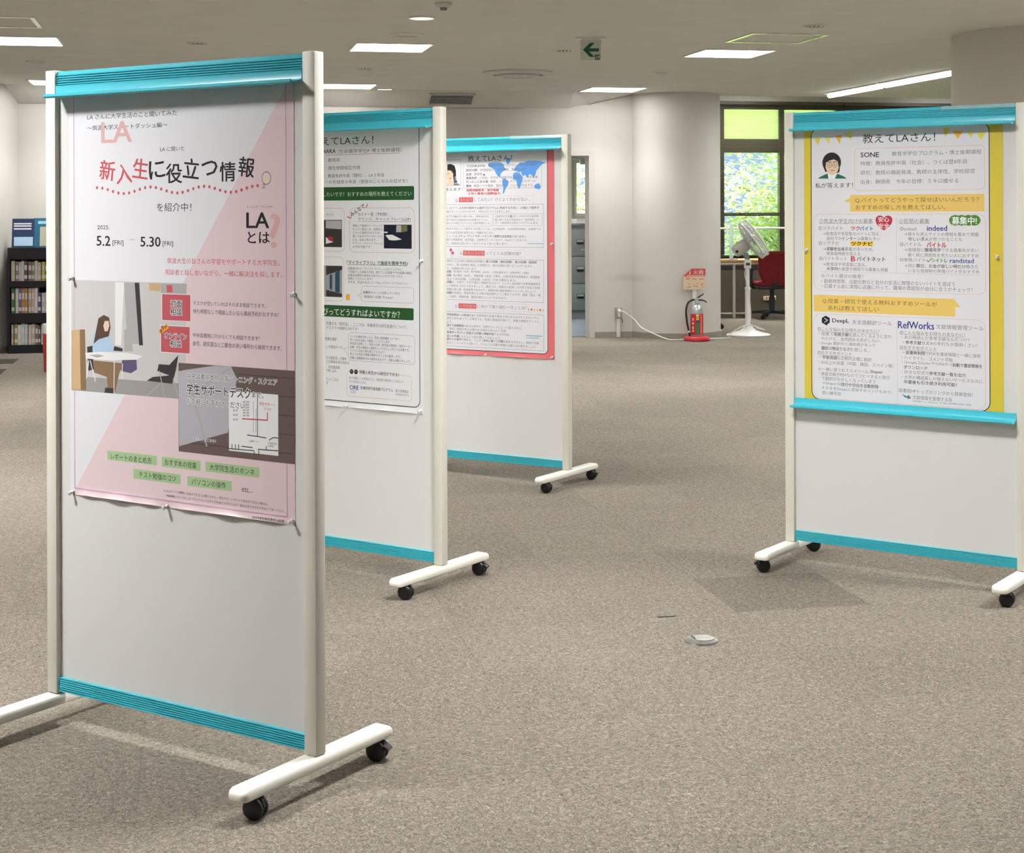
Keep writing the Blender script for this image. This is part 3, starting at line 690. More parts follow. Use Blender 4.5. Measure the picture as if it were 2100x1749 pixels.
  ('yellow_speech_bubble',('F',[-0.2085,0.3231,1.4007,1.4663],0.005,'yelb')),
  ('yellow_speech_bubble',('P',[[-0.2065,1.4546],[-0.2362,1.442],[-0.2066,1.4364]],'yelb')),
  ('yellow_speech_bubble',('T',-0.1877,0.3021,1.4452,0.0204,'Q.バイトってどうやって探せばいいんだろう？','brown2',0,0,0)),
  ('yellow_speech_bubble',('T',-0.1854,0.1754,1.4176,0.0196,'おすすめの探し方を教えてほしい。','brown2',0,0,0)),
  ('printed_box',('O',[-0.3625,0.3277,1.0905,1.3917],0.03,0.0012,'orangel')),
  ('printed_box',('L',[[-0.0181,1.3795],[-0.0202,1.1659]],0.001,'lgrey')),
  ('printed_box',('L',[[-0.333,1.1635],[0.3077,1.1635]],0.001,'lgrey')),
  ('printed_text',('T',-0.3397,-0.1147,1.364,0.0191,'①筑波大学生向けの募集','grey',0,0,0)),
  ('printed_text',('L',[[-0.3397,1.3547],[-0.1147,1.3547]],0.001,'grey')),
  ('red_heart_print',('D',-0.0858,1.3687,0.018,0.0172,'heart')),
  ('red_heart_print',('D',-0.0532,1.3687,0.018,0.0172,'heart')),
  ('red_heart_print',('P',[[-0.1033,1.3651],[-0.0697,1.375],[-0.0354,1.3652],[-0.0392,1.3549],[-0.0486,1.3427],[-0.0698,1.3279],[-0.0911,1.3426],[-0.1005,1.3547]],'heart')),
  ('red_heart_print',('T',-0.0924,-0.0485,1.3705,0.0198,'安心','white',1,0,0)),
  ('red_heart_print',('T',-0.0925,-0.0467,1.346,0.0198,'安全','white',1,0,0)),
  ('printed_text',('T',-0.0092,0.1119,1.3641,0.0186,'②民間の募集','grey',0,0,0)),
  ('printed_text',('L',[[-0.0093,1.3548],[0.1119,1.3548]],0.001,'grey')),
  ('green_badge_print',('D',0.212,1.3676,0.0235,0.02,'badge')),
  ('green_badge_print',('D',0.2365,1.3676,0.0235,0.02,'badge')),
  ('green_badge_print',('D',0.2622,1.3676,0.0235,0.02,'badge')),
  ('green_badge_print',('D',0.2851,1.3677,0.0235,0.02,'badge')),
  ('green_badge_print',('T',0.1999,0.2939,1.3661,0.0287,'募集中!','white',2,0,0)),
  ('printed_text',('T',-0.3423,-0.24,1.336,0.0156,'◎ツクバイト','grey',0,0,0)),
  ('printed_text',('T',-0.0056,0.0592,1.3348,0.0142,'◎indeed','grey',0,0,0)),
  ('printed_text',('T',-0.3235,-0.0831,1.3147,0.015,'→飲食店や学習塾のバイトに加え、','grey',0,0,0)),
  ('printed_text',('T',-0.3088,-0.0855,1.2957,0.015,'会社での*インターン*募集も多い','grey',0,0,0)),
  ('printed_text',('T',0.012,0.3017,1.3146,0.0145,'→様々な求人サイトの情報を集めて掲載','grey',0,0,0)),
  ('printed_text',('T',0.0281,0.2389,1.296,0.0145,'*珍しい求人*が見つかることも','grey',0,0,0)),
  ('printed_text',('T',-0.3415,-0.2553,1.277,0.0156,'◎ツクナビ','grey',0,0,0)),
  ('printed_text',('T',-0.0058,0.081,1.2761,0.0151,'◎バイトル','grey',0,0,0)),
  ('printed_text',('T',-0.3237,-0.1103,1.2543,0.015,'→*実験参加者*募集が多いため、','grey',0,0,0)),
  ('printed_text',('T',-0.309,-0.1668,1.2363,0.0151,'単発高時給を狙える','grey',0,0,0)),
  ('printed_text',('T',0.0118,0.3015,1.2549,0.0145,'→面接前に*職場見学*できる募集先が多い','grey',0,0,0)),
  ('printed_text',('T',0.0256,0.3014,1.2352,0.0145,'働く前に雰囲気を見たい人におすすめ','grey',0,0,0)),
  ('printed_text',('T',-0.3402,-0.2224,1.2165,0.0156,'◎バイトネット','grey',0,0,0)),
  ('printed_text',('T',-0.006,0.0954,1.2158,0.0151,'◎単発バイト','grey',0,0,0)),
  ('printed_text',('T',-0.3239,-0.1406,1.194,0.015,'→飲食店や学習塾に加え、','grey',0,0,0)),
  ('printed_text',('T',-0.3092,-0.053,1.176,0.015,'*大学内*の食堂や病院での募集も掲載','grey',0,0,0)),
  ('printed_text',('T',0.0116,0.3004,1.1938,0.0145,'→月に*数日、お金が欲しい時だけ*働きた','grey',0,0,0)),
  ('printed_text',('T',0.0286,0.3034,1.1752,0.0145,'いなら登録制の単発バイトがおすすめ','grey',0,0,0)),
  ('printed_logo',('T',-0.205,-0.1684,1.3357,0.0163,'ツク','heart',2,0,0)),
  ('printed_logo',('T',-0.1674,-0.1148,1.3354,0.0172,'バイト','skyb',2,0,0)),
  ('printed_logo',('T',0.1027,0.1806,1.3376,0.0202,'indeed','navy2',1,0,0)),
  ('printed_logo',('F',[-0.2076,-0.1141,1.2672,1.2849],0,'yel')),
  ('printed_logo',('T',-0.2043,-0.1165,1.276,0.0163,'ツクナビ','ink',2,0,0)),
  ('printed_logo',('T',0.1011,0.1772,1.2743,0.0202,'バイトル','red',2,0,0)),
  ('printed_logo',('T',-0.2054,-0.188,1.2166,0.02,'B','red',1,0,0)),
  ('printed_logo',('T',-0.1813,-0.0646,1.2164,0.0181,'バイトネット','ink',1,0,0)),
  ('printed_logo',('L',[[0.1009,1.2169],[0.1068,1.2095],[0.1205,1.2229]],0.003,'badge')),
  ('printed_logo',('T',0.1205,0.1815,1.2155,0.0167,'シイトレ','badge',2,0,0)),
  ('printed_logo',('T',0.1914,0.2824,1.2158,0.0174,'randstad','skyb2',1,0,0)),
  ('printed_text',('T',-0.333,-0.1565,1.1481,0.0164,'☆バイト選びの極意！','grey',0,0,0)),
  ('printed_text',('T',-0.3306,0.2094,1.1267,0.017,'・勤務時間帯、出勤日数など自分の生活に無理のないバイトを選ぼう','grey',0,0,0)),
  ('printed_text',('T',-0.3307,0.2768,1.107,0.017,'・応募する前に実際に店舗に行って、職場の雰囲気が自分に合うかチェック！','grey',0,0,0)),
  ('printed_text',('T',-0.2015,-0.0387,0.9688,0.018,'多言語翻訳ツール','grey',0,0,0)),
  ('printed_text',('T',0.1364,0.3189,0.9648,0.0183,'文献情報管理ツール','grey',0,0,0)),
  ('printed_text',('T',-0.3477,-0.0906,0.9367,0.015,'◎こんな悩みをお持ちのあなたに！','grey',0,0,0)),
  ('printed_text',('T',-0.3438,-0.0398,0.9183,0.015,'・授業で*英語文献*を読んでくるように言わ','grey',0,0,0)),
  ('printed_text',('T',-0.3314,-0.0798,0.9,0.015,'れたけど、全然読める気がしない...','grey',0,0,0)),
  ('printed_text',('T',-0.3439,-0.106,0.8809,0.015,'・Google 翻訳だと違和感があって','grey',0,0,0)),
  ('printed_text',('T',-0.3316,-0.1274,0.8613,0.015,'*翻訳の物足りなさ*を感じる...','grey',0,0,0)),
  ('printed_text',('T',-0.348,-0.2043,0.8429,0.0151,'◎おすすめポイント','grey',0,0,0)),
  ('printed_text',('T',-0.3441,-0.1214,0.8251,0.015,'・*学術用語*も比較的正確に翻訳','grey',0,0,0)),
  ('printed_text',('T',-0.3442,-0.0331,0.8054,0.015,'・30以上の言語（中国、韓国、スペイン等）','grey',0,0,0)),
  ('printed_text',('T',-0.3468,-0.0756,0.7778,0.015,'☆一緒に使うおススメツール：*Shaper*','grey',0,0,0)),
  ('printed_text',('T',-0.3443,-0.0483,0.7596,0.015,'・英語文献がPDFなのでコピペすると改行','grey',0,0,0)),
  ('printed_text',('T',-0.3305,-0.1065,0.7414,0.015,'で翻訳がおかしくなってしまう','grey',0,0,0)),
  ('printed_text',('T',-0.3306,-0.0932,0.722,0.015,'→Shaperは*改行や空白を自動削除*','grey',0,0,0)),
  ('printed_text',('T',-0.3307,-0.0382,0.7031,0.015,'そのままDeepLに変換するリンクもあり、','grey',0,0,0)),
  ('printed_text',('T',-0.3307,-0.2501,0.6843,0.0151,'使い勝手◎','grey',0,0,0)),
  ('printed_text',('T',-0.007,0.2484,0.9369,0.0145,'◎こんな悩みをお持ちのあなたに！','grey',0,0,0)),
  ('printed_text',('T',-0.0001,0.2651,0.919,0.0145,'・あの時読んだ参考文献なんだっけ？','grey',0,0,0)),
  ('printed_text',('T',-0.0002,0.2959,0.8997,0.0145,'・*参考文献リスト*の手打ちが面倒くさい！','grey',0,0,0)),
  ('printed_text',('T',-0.0072,0.1375,0.88,0.0146,'◎おすすめポイント','grey',0,0,0)),
  ('printed_text',('T',-0.0003,0.3076,0.8611,0.0145,'・*容量無制限*でPDFを書誌情報と一緒に保存','grey',0,0,0)),
  ('printed_text',('T',-0.0004,0.2013,0.8411,0.0146,'・ハイライト、コメント可能','grey',0,0,0)),
  ('printed_text',('T',-0.0004,0.3131,0.823,0.0145,'・Google ScholarやCiNiiから*自動で書誌情報を*','grey',0,0,0)),
  ('printed_text',('T',0.0074,0.1022,0.8048,0.0146,'*ダウンロード*','grey',0,0,0)),
  ('printed_text',('T',-0.0005,0.2501,0.786,0.0145,'・好きな形式で*参考文献一覧を出力*','grey',0,0,0)),
  ('printed_text',('T',-0.0006,0.3143,0.7666,0.0145,'・大学の構成員しか使えないサービスなのに','grey',0,0,0)),
  ('printed_text',('T',0.0086,0.2157,0.7482,0.0146,'*卒業後も引き続き利用可能！*','grey',0,0,0)),
  ('printed_text',('T',-0.0115,0.2776,0.7143,0.0158,'図書館HPトップのリンクから簡単登録！','grey',0,0,0)),
  ('printed_text',('T',0.0431,0.1967,0.6905,0.0159,'文献情報を管理する◎','grey',0,0,0)),
  ('printed_text',('T',0.0431,0.2731,0.6766,0.0066,'文献管理ツール「RefWorks」では個人文献情報を効率的に管理。','grey',0,0,0)),
  ('printed_text',('L',[[-0.3477,0.9271],[-0.0906,0.9271]],0.0008,'grey')),
  ('printed_text',('L',[[-0.3481,0.8329],[-0.2044,0.8329]],0.0008,'grey')),
  ('printed_text',('L',[[-0.007,0.9281],[0.2483,0.9281]],0.0008,'grey')),
  ('printed_text',('L',[[-0.0072,0.8711],[0.1375,0.8711]],0.0008,'grey')),
  ('yellow_speech_bubble',('F',[-0.3642,0.2113,1.0051,1.0715],0.005,'yelb')),
  ('yellow_speech_bubble',('P',[[0.2079,1.07],[0.2323,1.0402],[0.2078,1.0416]],'yelb')),
  ('yellow_speech_bubble',('T',-0.3274,0.1412,1.0482,0.0207,'Q.授業・研究で使える無料おすすめツールが','brown2',0,0,0)),
  ('yellow_speech_bubble',('T',-0.3028,-0.0912,1.0217,0.02,'あれば教えてほしい','brown2',0,0,0)),
  ('printed_box',('O',[-0.364,0.3252,0.661,0.996],0.03,0.0012,'orangel')),
  ('printed_box',('L',[[-0.0185,0.9827],[-0.0164,0.659]],0.001,'lgrey')),
  ('printed_logo',('P',[[-0.3128,0.99],[-0.2956,0.9814],[-0.2957,0.963],[-0.3065,0.9557],[-0.3065,0.9502],[-0.3129,0.9532],[-0.3297,0.9617],[-0.3297,0.9801]],'navy')),
  ('printed_logo',('L',[[-0.3188,0.9796],[-0.305,0.9719],[-0.3188,0.9631]],0.0025,'white')),
  ('printed_logo',('T',-0.2853,-0.215,0.9698,0.0201,'DeepL','ink',1,0,0)),
  ('printed_logo',('T',-0.0139,0.1287,0.9661,0.0275,'RefWorks','navy2',1,0,0)),
  ('printed_logo',('P',[[-0.0008,0.7033],[0.0061,0.6984],[0.0177,0.6938],[0.0247,0.6943],[0.0256,0.6997],[0.0376,0.6871],[0.0223,0.6817],[0.0237,0.6871],[0.0107,0.6889]],'tealg')),
 ],
}
# ------------------------------------------------------------------ materials
M = {}
M['wall'] = mat('painted_wall', rgb(206, 202, 194), 0.75, bump=0.15, bscale=260, vary=0.02, vscale=1.2)
M['ceiling'] = mat('ceiling_board', rgb(216, 215, 208), 0.85, bump=0.3, bscale=220, vary=0.03, vscale=3)
M['baseboard'] = mat('vinyl_baseboard', rgb(150, 143, 132), 0.5, bump=0.05)
M['dark_wall'] = mat('dark_sill_wall', rgb(80, 73, 60), 0.6, vary=0.05)
M['frame_dark'] = mat('bronze_window_frame', rgb(84, 80, 66), 0.45)
M['offwhite'] = mat('white_powder_coat', rgb(234, 230, 217), 0.38, bump=0.02, bscale=500)
M['footwhite'] = mat('white_foot_enamel', rgb(238, 233, 221), 0.3)
M['panel'] = mat('whiteboard_sheet', rgb(226, 224, 221), 0.33, vary=0.012, vscale=2.5)
M['teal'] = mat('turquoise_plastic', rgb(72, 198, 216), 0.3, spec=0.5)
M['tape'] = mat('clear_tape', rgb(150, 196, 205), 0.25)
M['black'] = mat('black_plastic', rgb(22, 22, 24), 0.4)
M['pin'] = mat('clear_pin_plastic', rgb(226, 224, 220), 0.12)
M['pinmetal'] = mat('pin_metal', rgb(120, 118, 116), 0.25, metal=1.0)
M['steel'] = mat('brushed_steel', rgb(205, 203, 198), 0.28, metal=0.9, vary=0.15, vscale=18)
M['alu'] = mat('aluminium_frame', rgb(244, 242, 228), 0.22, metal=0.75)
M['lampframe'] = mat('lamp_frame', rgb(228, 226, 220), 0.4)
M['lamp'] = emit('lamp_diffuser', LAMP_COL, LAMP_GLOW)
M['lamp_small'] = emit('downlight_glow', (1.0, 0.97, 0.82), 2.0)
M['grey_metal'] = mat('grey_cabinet_paint', rgb(128, 132, 132), 0.45)
M['grey_dark'] = mat('dark_grey_and_recess_shade', rgb(62, 64, 64), 0.6)  # own grey of small dark parts, also shade painted into ceiling recesses
M['blue_floor'] = mat('blue_grey_carpet', rgb(128, 137, 146), 0.9, vary=0.06, vscale=30)
M['red'] = mat('red_plastic', rgb(196, 42, 52), 0.35)
M['redfabric'] = mat('red_chair_fabric', rgb(126, 24, 34), 0.85, bump=0.2, bscale=400)
M['wood'] = mat('light_wood', rgb(186, 146, 104), 0.45, vary=0.1, vscale=14)
M['silver'] = mat('silver_paint', rgb(190, 196, 200), 0.3, metal=0.5)
M['brass'] = mat('yellow_ring', rgb(224, 205, 150), 0.35)
M['whiteplastic'] = mat('white_plastic', rgb(238, 236, 234), 0.4)
M['greyplastic'] = mat('light_grey_plastic', rgb(205, 203, 200), 0.45)
M['fangrey'] = mat('fan_grey_plastic', rgb(196, 190, 184), 0.45)
M['guard'] = mat('fan_guard_wire', rgb(222, 222, 218), 0.35)


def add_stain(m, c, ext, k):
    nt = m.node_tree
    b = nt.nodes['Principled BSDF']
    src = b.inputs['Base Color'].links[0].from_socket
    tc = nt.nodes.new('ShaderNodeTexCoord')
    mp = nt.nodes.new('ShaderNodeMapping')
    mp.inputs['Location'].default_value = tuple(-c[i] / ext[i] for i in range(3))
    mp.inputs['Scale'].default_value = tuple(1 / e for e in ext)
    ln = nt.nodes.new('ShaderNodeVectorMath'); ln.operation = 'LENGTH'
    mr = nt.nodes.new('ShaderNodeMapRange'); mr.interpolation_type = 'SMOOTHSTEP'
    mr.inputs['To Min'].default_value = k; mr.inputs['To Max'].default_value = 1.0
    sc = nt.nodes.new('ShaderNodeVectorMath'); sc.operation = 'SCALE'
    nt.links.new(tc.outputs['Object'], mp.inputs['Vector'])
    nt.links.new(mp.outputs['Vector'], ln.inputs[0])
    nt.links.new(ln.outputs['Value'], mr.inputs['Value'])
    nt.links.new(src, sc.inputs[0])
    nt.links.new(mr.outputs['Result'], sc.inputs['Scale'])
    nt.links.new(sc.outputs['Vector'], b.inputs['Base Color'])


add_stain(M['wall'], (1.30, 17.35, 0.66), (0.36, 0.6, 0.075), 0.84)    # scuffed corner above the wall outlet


def nodes_glass(name, col, transl):
    m = bpy.data.materials.new(name)
    m.use_nodes = True
    nt = m.node_tree
    nt.nodes.clear()
    out = nt.nodes.new('ShaderNodeOutputMaterial')
    mix = nt.nodes.new('ShaderNodeMixShader')
    gl = nt.nodes.new('ShaderNodeBsdfGlossy')
    gl.inputs['Roughness'].default_value = 0.02
    if transl:
        tr = nt.nodes.new('ShaderNodeBsdfTranslucent')
    else:
        tr = nt.nodes.new('ShaderNodeBsdfTransparent')
    tr.inputs['Color'].default_value = (*col, 1)
    mix.inputs[0].default_value = 0.05
    nt.links.new(tr.outputs[0], mix.inputs[1])
    nt.links.new(gl.outputs[0], mix.inputs[2])
    nt.links.new(mix.outputs[0], out.inputs[0])
    return m


M['glass'] = nodes_glass('clear_glass', (0.96, 0.98, 0.96), False)
M['frosted'] = nodes_glass('green_frosted_pane', (0.97, 0.98, 0.80), True)
M['acrylic'] = nodes_glass('clear_acrylic', (0.86, 0.94, 0.95), False)
_nt = M['acrylic'].node_tree
_nt.nodes['Mix Shader'].inputs[0].default_value = 0.15
_df = _nt.nodes.new('ShaderNodeBsdfTranslucent'); _df.inputs['Color'].default_value = (0.80, 0.92, 0.95, 1)
_d2 = _nt.nodes.new('ShaderNodeBsdfDiffuse'); _d2.inputs['Color'].default_value = (0.80, 0.90, 0.94, 1)
_m1 = _nt.nodes.new('ShaderNodeMixShader'); _m1.inputs[0].default_value = 0.5
_m2 = _nt.nodes.new('ShaderNodeMixShader'); _m2.inputs[0].default_value = 0.6
_nt.links.new(_df.outputs[0], _m1.inputs[1]); _nt.links.new(_d2.outputs[0], _m1.inputs[2])
_nt.links.new(_nt.nodes['Mix Shader'].outputs[0], _m2.inputs[1]); _nt.links.new(_m1.outputs[0], _m2.inputs[2])
_nt.links.new(_m2.outputs[0], _nt.nodes['Material Output'].inputs[0])


def carpet():
    m = bpy.data.materials.new('carpet_tiles')
    m.use_nodes = True
    nt = m.node_tree
    L = nt.links.new
    N = nt.nodes.new
    b = nt.nodes['Principled BSDF']
    b.inputs['Roughness'].default_value = 0.95
    b.inputs['Specular IOR Level'].default_value = 0.1
    tc = N('ShaderNodeTexCoord')
    mp = N('ShaderNodeMapping')
    mp.vector_type = 'POINT'
    # tile grid: origin at the near-left corner of the dark tile, axes along the building
    ox, oy = 0.785, 5.485
    c, s = math.cos(-G), math.sin(-G)
    mp.inputs['Rotation'].default_value = (0, 0, -G)
    mp.inputs['Location'].default_value = (-(c * ox - s * oy), -(s * ox + c * oy), 0)
    L(tc.outputs['Object'], mp.inputs['Vector'])
    sc = N('ShaderNodeVectorMath'); sc.operation = 'SCALE'; sc.inputs['Scale'].default_value = 2.0
    L(mp.outputs['Vector'], sc.inputs[0])
    fl = N('ShaderNodeVectorMath'); fl.operation = 'FLOOR'
    L(sc.outputs['Vector'], fl.inputs[0])
    fr = N('ShaderNodeVectorMath'); fr.operation = 'FRACTION'
    L(sc.outputs['Vector'], fr.inputs[0])
    wn_ = N('ShaderNodeTexWhiteNoise'); wn_.noise_dimensions = '2D'
    L(fl.outputs['Vector'], wn_.inputs['Vector'])
    # loop pile: two noises stretched across each other, chosen per tile
    def fib(sx, sy):
        q = N('ShaderNodeMapping'); q.inputs['Scale'].default_value = (sx, sy, 1)
        L(mp.outputs['Vector'], q.inputs['Vector'])
        n = N('ShaderNodeTexNoise'); n.inputs['Scale'].default_value = 1.0
        n.inputs['Detail'].default_value = 4.0; n.inputs['Roughness'].default_value = 0.75
        n.inputs['Distortion'].default_value = 1.6
        L(q.outputs['Vector'], n.inputs['Vector'])
        return n
    n1, n2 = fib(112, 84), fib(84, 112)
    gt = N('ShaderNodeMath'); gt.operation = 'GREATER_THAN'; gt.inputs[1].default_value = 0.5
    L(wn_.outputs['Value'], gt.inputs[0])
    mf = N('ShaderNodeMix'); mf.data_type = 'FLOAT'
    L(gt.outputs[0], mf.inputs['Factor']); L(n1.outputs['Fac'], mf.inputs['A']); L(n2.outputs['Fac'], mf.inputs['B'])
    ramp = N('ShaderNodeValToRGB')
    e = ramp.color_ramp.elements
    e[0].position = 0.30; e[0].color = (*rgb(76, 69, 61), 1)
    e[1].position = 0.72; e[1].color = (*rgb(180, 169, 156), 1)
    mid = e.new(0.5); mid.color = (*rgb(126, 117, 106), 1)
    L(mf.outputs['Result'], ramp.inputs['Fac'])
    # per tile shade
    mr = N('ShaderNodeMapRange'); mr.inputs['To Min'].default_value = 0.94; mr.inputs['To Max'].default_value = 1.05
    L(wn_.outputs['Value'], mr.inputs['Value'])
    # worn patches
    big = N('ShaderNodeTexNoise'); big.inputs['Scale'].default_value = 0.8; big.inputs['Detail'].default_value = 3
    L(tc.outputs['Object'], big.inputs['Vector'])
    br = N('ShaderNodeMapRange'); br.inputs['From Min'].default_value = 0.3; br.inputs['From Max'].default_value = 0.7
    br.inputs['To Min'].default_value = 0.95; br.inputs['To Max'].default_value = 1.05
    L(big.outputs['Fac'], br.inputs['Value'])
    mul = N('ShaderNodeMath'); mul.operation = 'MULTIPLY'
    L(mr.outputs['Result'], mul.inputs[0]); L(br.outputs['Result'], mul.inputs[1])
    last = mul
    # replaced darker tiles
    sep = N('ShaderNodeSeparateXYZ'); L(fl.outputs['Vector'], sep.inputs[0])
    def tile(ix, iy, k):
        nonlocal last
        a = N('ShaderNodeMath'); a.operation = 'COMPARE'; a.inputs[1].default_value = ix; a.inputs[2].default_value = 0.1
        L(sep.outputs['X'], a.inputs[0])
        d = N('ShaderNodeMath'); d.operation = 'COMPARE'; d.inputs[1].default_value = iy; d.inputs[2].default_value = 0.1
        L(sep.outputs['Y'], d.inputs[0])
        ad = N('ShaderNodeMath'); ad.operation = 'MULTIPLY'
        L(a.outputs[0], ad.inputs[0]); L(d.outputs[0], ad.inputs[1])
        k2 = N('ShaderNodeMapRange'); k2.inputs['To Min'].default_value = 1.0; k2.inputs['To Max'].default_value = k
        L(ad.outputs[0], k2.inputs['Value'])
        mm = N('ShaderNodeMath'); mm.operation = 'MULTIPLY'
        L(last.outputs[0], mm.inputs[0]); L(k2.outputs['Result'], mm.inputs[1])
        last = mm
    def index(x, y):
        p = Vector((x - ox, y - oy, 0))
        return math.floor(p.dot(E1) / 0.5), math.floor(p.dot(E2) / 0.5)
    tile(0, 0, 0.75)
    tile(*index(1.25, 7.3), 1.05)
    for x, y in ((-4.75, 14.9), (-4.55, 13.85)):
        tile(*index(x, y), 0.34)
    # seams
    sf = N('ShaderNodeSeparateXYZ'); L(fr.outputs['Vector'], sf.inputs[0])
    def edge(o):
        a = N('ShaderNodeMath'); a.operation = 'PINGPONG'; a.inputs[1].default_value = 0.5
        L(sf.outputs[o], a.inputs[0]); return a
    ex, ey = edge('X'), edge('Y')
    mn = N('ShaderNodeMath'); mn.operation = 'MINIMUM'
    L(ex.outputs[0], mn.inputs[0]); L(ey.outputs[0], mn.inputs[1])
    se = N('ShaderNodeMapRange'); se.inputs['From Max'].default_value = 0.008
    se.inputs['To Min'].default_value = 0.86; se.inputs['To Max'].default_value = 1.0
    L(mn.outputs[0], se.inputs['Value'])
    fin = N('ShaderNodeMath'); fin.operation = 'MULTIPLY'
    L(last.outputs[0], fin.inputs[0]); L(se.outputs['Result'], fin.inputs[1])
    vs = N('ShaderNodeVectorMath'); vs.operation = 'SCALE'
    L(ramp.outputs['Color'], vs.inputs[0]); L(fin.outputs[0], vs.inputs['Scale'])
    L(vs.outputs['Vector'], b.inputs['Base Color'])
    bp = N('ShaderNodeBump'); bp.inputs['Strength'].default_value = 0.6; bp.inputs['Distance'].default_value = 0.004
    L(mf.outputs['Result'], bp.inputs['Height']); L(bp.outputs['Normal'], b.inputs['Normal'])
    return m


M['carpet'] = carpet()

# ------------------------------------------------------------------ the room
mb = MB()
mb.bounds((-12, -7, -0.1), (13, 24, 0.0))
struct(mb.build('floor', M['carpet'], smooth=0), 'grey-brown carpet-tiled floor of the hall', 'floor')

# back wall with a doorway, its top follows the lowered edge of the ceiling
S_DOOR0, S_DOOR1, DOOR_H = -1.42, -0.52, 2.035
TH = 0.15
mb = MB()


def wall_piece(mb, s0, s1, z0, z1a, z1b, t0=0.0, t1=TH, origin=CORNER):
    p = [W(s0, t0, z0, origin), W(s1, t0, z0, origin), W(s1, t0, z1b, origin), W(s0, t0, z1a, origin)]
    mb.prism(p, E2 * (t1 - t0))


COVE = 2.527
S_DIAG = -0.77
wall_piece(mb, -6.62, S_DOOR0, 0, COVE, COVE)
wall_piece(mb, S_DOOR0, S_DOOR1, DOOR_H, COVE + 0.0, 2.58)
wall_piece(mb, S_DOOR1, 0.06, 0, 2.58, 2.72)
struct(mb.build('wall_back', M['wall'], smooth=0), 'cream wall at the back of the hall with a doorway', 'wall')

mb = MB()
lw = W(-6.6, 0, 0)
mb.prism([W(-6.55, 0.15, 0), W(-7.6, -3.2, 0), W(-7.75, -3.2, 0), W(-6.70, 0.15, 0)], (0, 0, 2.75))
struct(mb.build('wall_left', M['wall'], smooth=0), 'plain cream side wall left of the bookcase', 'wall')
mb = MB()
mb.prism([W(-7.7, -3.2, 0), W(-12, -3.2, 0), W(-12, -3.05, 0), W(-7.7, -3.05, 0)], (0, 0, 2.75))
mb.prism([W(-12, -3.05, 0), W(-12.15, -3.05, 0), W(-12.15, -26, 0), W(-12, -26, 0)], (0, 0, 2.75))
struct(mb.build('wall_far_left', M['wall'], smooth=0), 'cream wall closing the left side of the hall', 'wall')
mb = MB()
mb.bounds((-12, -7.15, 0), (14, -7, 2.75))
struct(mb.build('wall_near', M['wall'], smooth=0), 'wall behind the camera', 'wall')
mb = MB()
mb.prism([W(9, -24.5, 0), W(9, 4.4, 0), W(9.15, 4.4, 0), W(9.15, -24.5, 0)], (0, 0, 3.1))
struct(mb.build('wall_right', M['wall'], smooth=0), 'cream wall closing the right side of the hall', 'wall')

# round wall at the end of the back wall
ROUND_C = Vector((1.825, 17.585, 0))
mb = MB()
mb.lathe([(0, 0), (0.512, 0), (0.512, 3.05), (0, 3.05)], 96, Matrix.Translation(ROUND_C))
struct(mb.build('wall_round', M['wall'], smooth=40), 'round cream column wall behind the fire extinguisher', 'wall')
PILLAR_C = Vector((4.10, 11.60, 0))
mb = MB()
mb.lathe([(0, 0), (0.81, 0), (0.81, 2.71), (0, 2.71)], 128, Matrix.Translation(PILLAR_C))
struct(mb.build('wall_round_pillar', M['wall'], smooth=40), 'large round white pillar at the right edge', 'pillar')

# ceiling: flat, with a chamfer down to the back wall
mb = MB()
C_OFF = -0.30


def zt(s):
    return COVE if s <= S_DIAG else COVE + (CEIL + 0.005 - COVE) * min(1, (s - S_DIAG) / (-S_DIAG))


ss = [-12.0, -6.6, -4, -2.5, S_DIAG, -0.5, -0.25, 0.0]
for a, b in zip(ss, ss[1:]):
    mb.quad([W(a, C_OFF, CEIL), W(b, C_OFF, CEIL), W(b, 0.02, zt(b)), W(a, 0.02, zt(a))])
    mb.quad([W(a, C_OFF, CEIL), W(b, C_OFF, CEIL), W(b, -25, CEIL), W(a, -25, CEIL)])
mb.quad([W(0, C_OFF, CEIL), W(9.1, C_OFF, CEIL), W(9.1, -25, CEIL), W(0, -25, CEIL)])
mb.quad([W(0, C_OFF, CEIL), W(9.1, C_OFF, CEIL), W(9.1, 0.0, CEIL), W(0, 0.0, CEIL)])
mb.quad([W(0, 0, CEIL), W(9.1, 0, CEIL), W(9.1, 0, 3.06), W(0, 0, 3.06)])
# raised bay in front of the windows
mb.quad([W(-0.3, 0, 3.06), W(9.1, 0, 3.06), W(9.1, 5, 3.06), W(-0.3, 5, 3.06)])
bmesh.ops.remove_doubles(mb.bm, verts=mb.bm.verts[:], dist=0.0005)
struct(mb.build('ceiling', M['ceiling'], smooth=0), 'plain off-white ceiling with recessed lights', 'ceiling')
mb = MB()
mb.bounds((-14, -9, 3.25), (15, 24.5, 3.35))
struct(mb.build('trim_roof_slab', M['ceiling'], smooth=0), 'roof slab above the ceiling', 'roof')

# skirting
mb = MB()
wall_piece(mb, -6.6, S_DOOR0 - 0.05, 0, 0.06, 0.06, -0.012, 0)
wall_piece(mb, S_DOOR1 + 0.045, 0.0, 0, 0.062, 0.062, -0.012, 0)
struct(mb.build('baseboard_back', M['baseboard'], smooth=0), 'grey skirting along the back wall', 'baseboard')
mb = MB()
mb.prism([W(-6.601, -0.012, 0), W(-7.6, -3.2, 0), W(-7.588, -3.2, 0), W(-6.589, -0.012, 0)], (0, 0, 0.062))
struct(mb.build('baseboard_left', M['baseboard'], smooth=0), 'grey skirting along the left side wall', 'baseboard')
mb = MB()
a0 = math.pi * 0.9
mb.lathe([(0.512, 0), (0.522, 0), (0.522, 0.064), (0.512, 0.066)], 96, Matrix.Translation(ROUND_C))
struct(mb.build('baseboard_round', M['baseboard'], smooth=40), 'grey skirting around the round wall', 'baseboard')

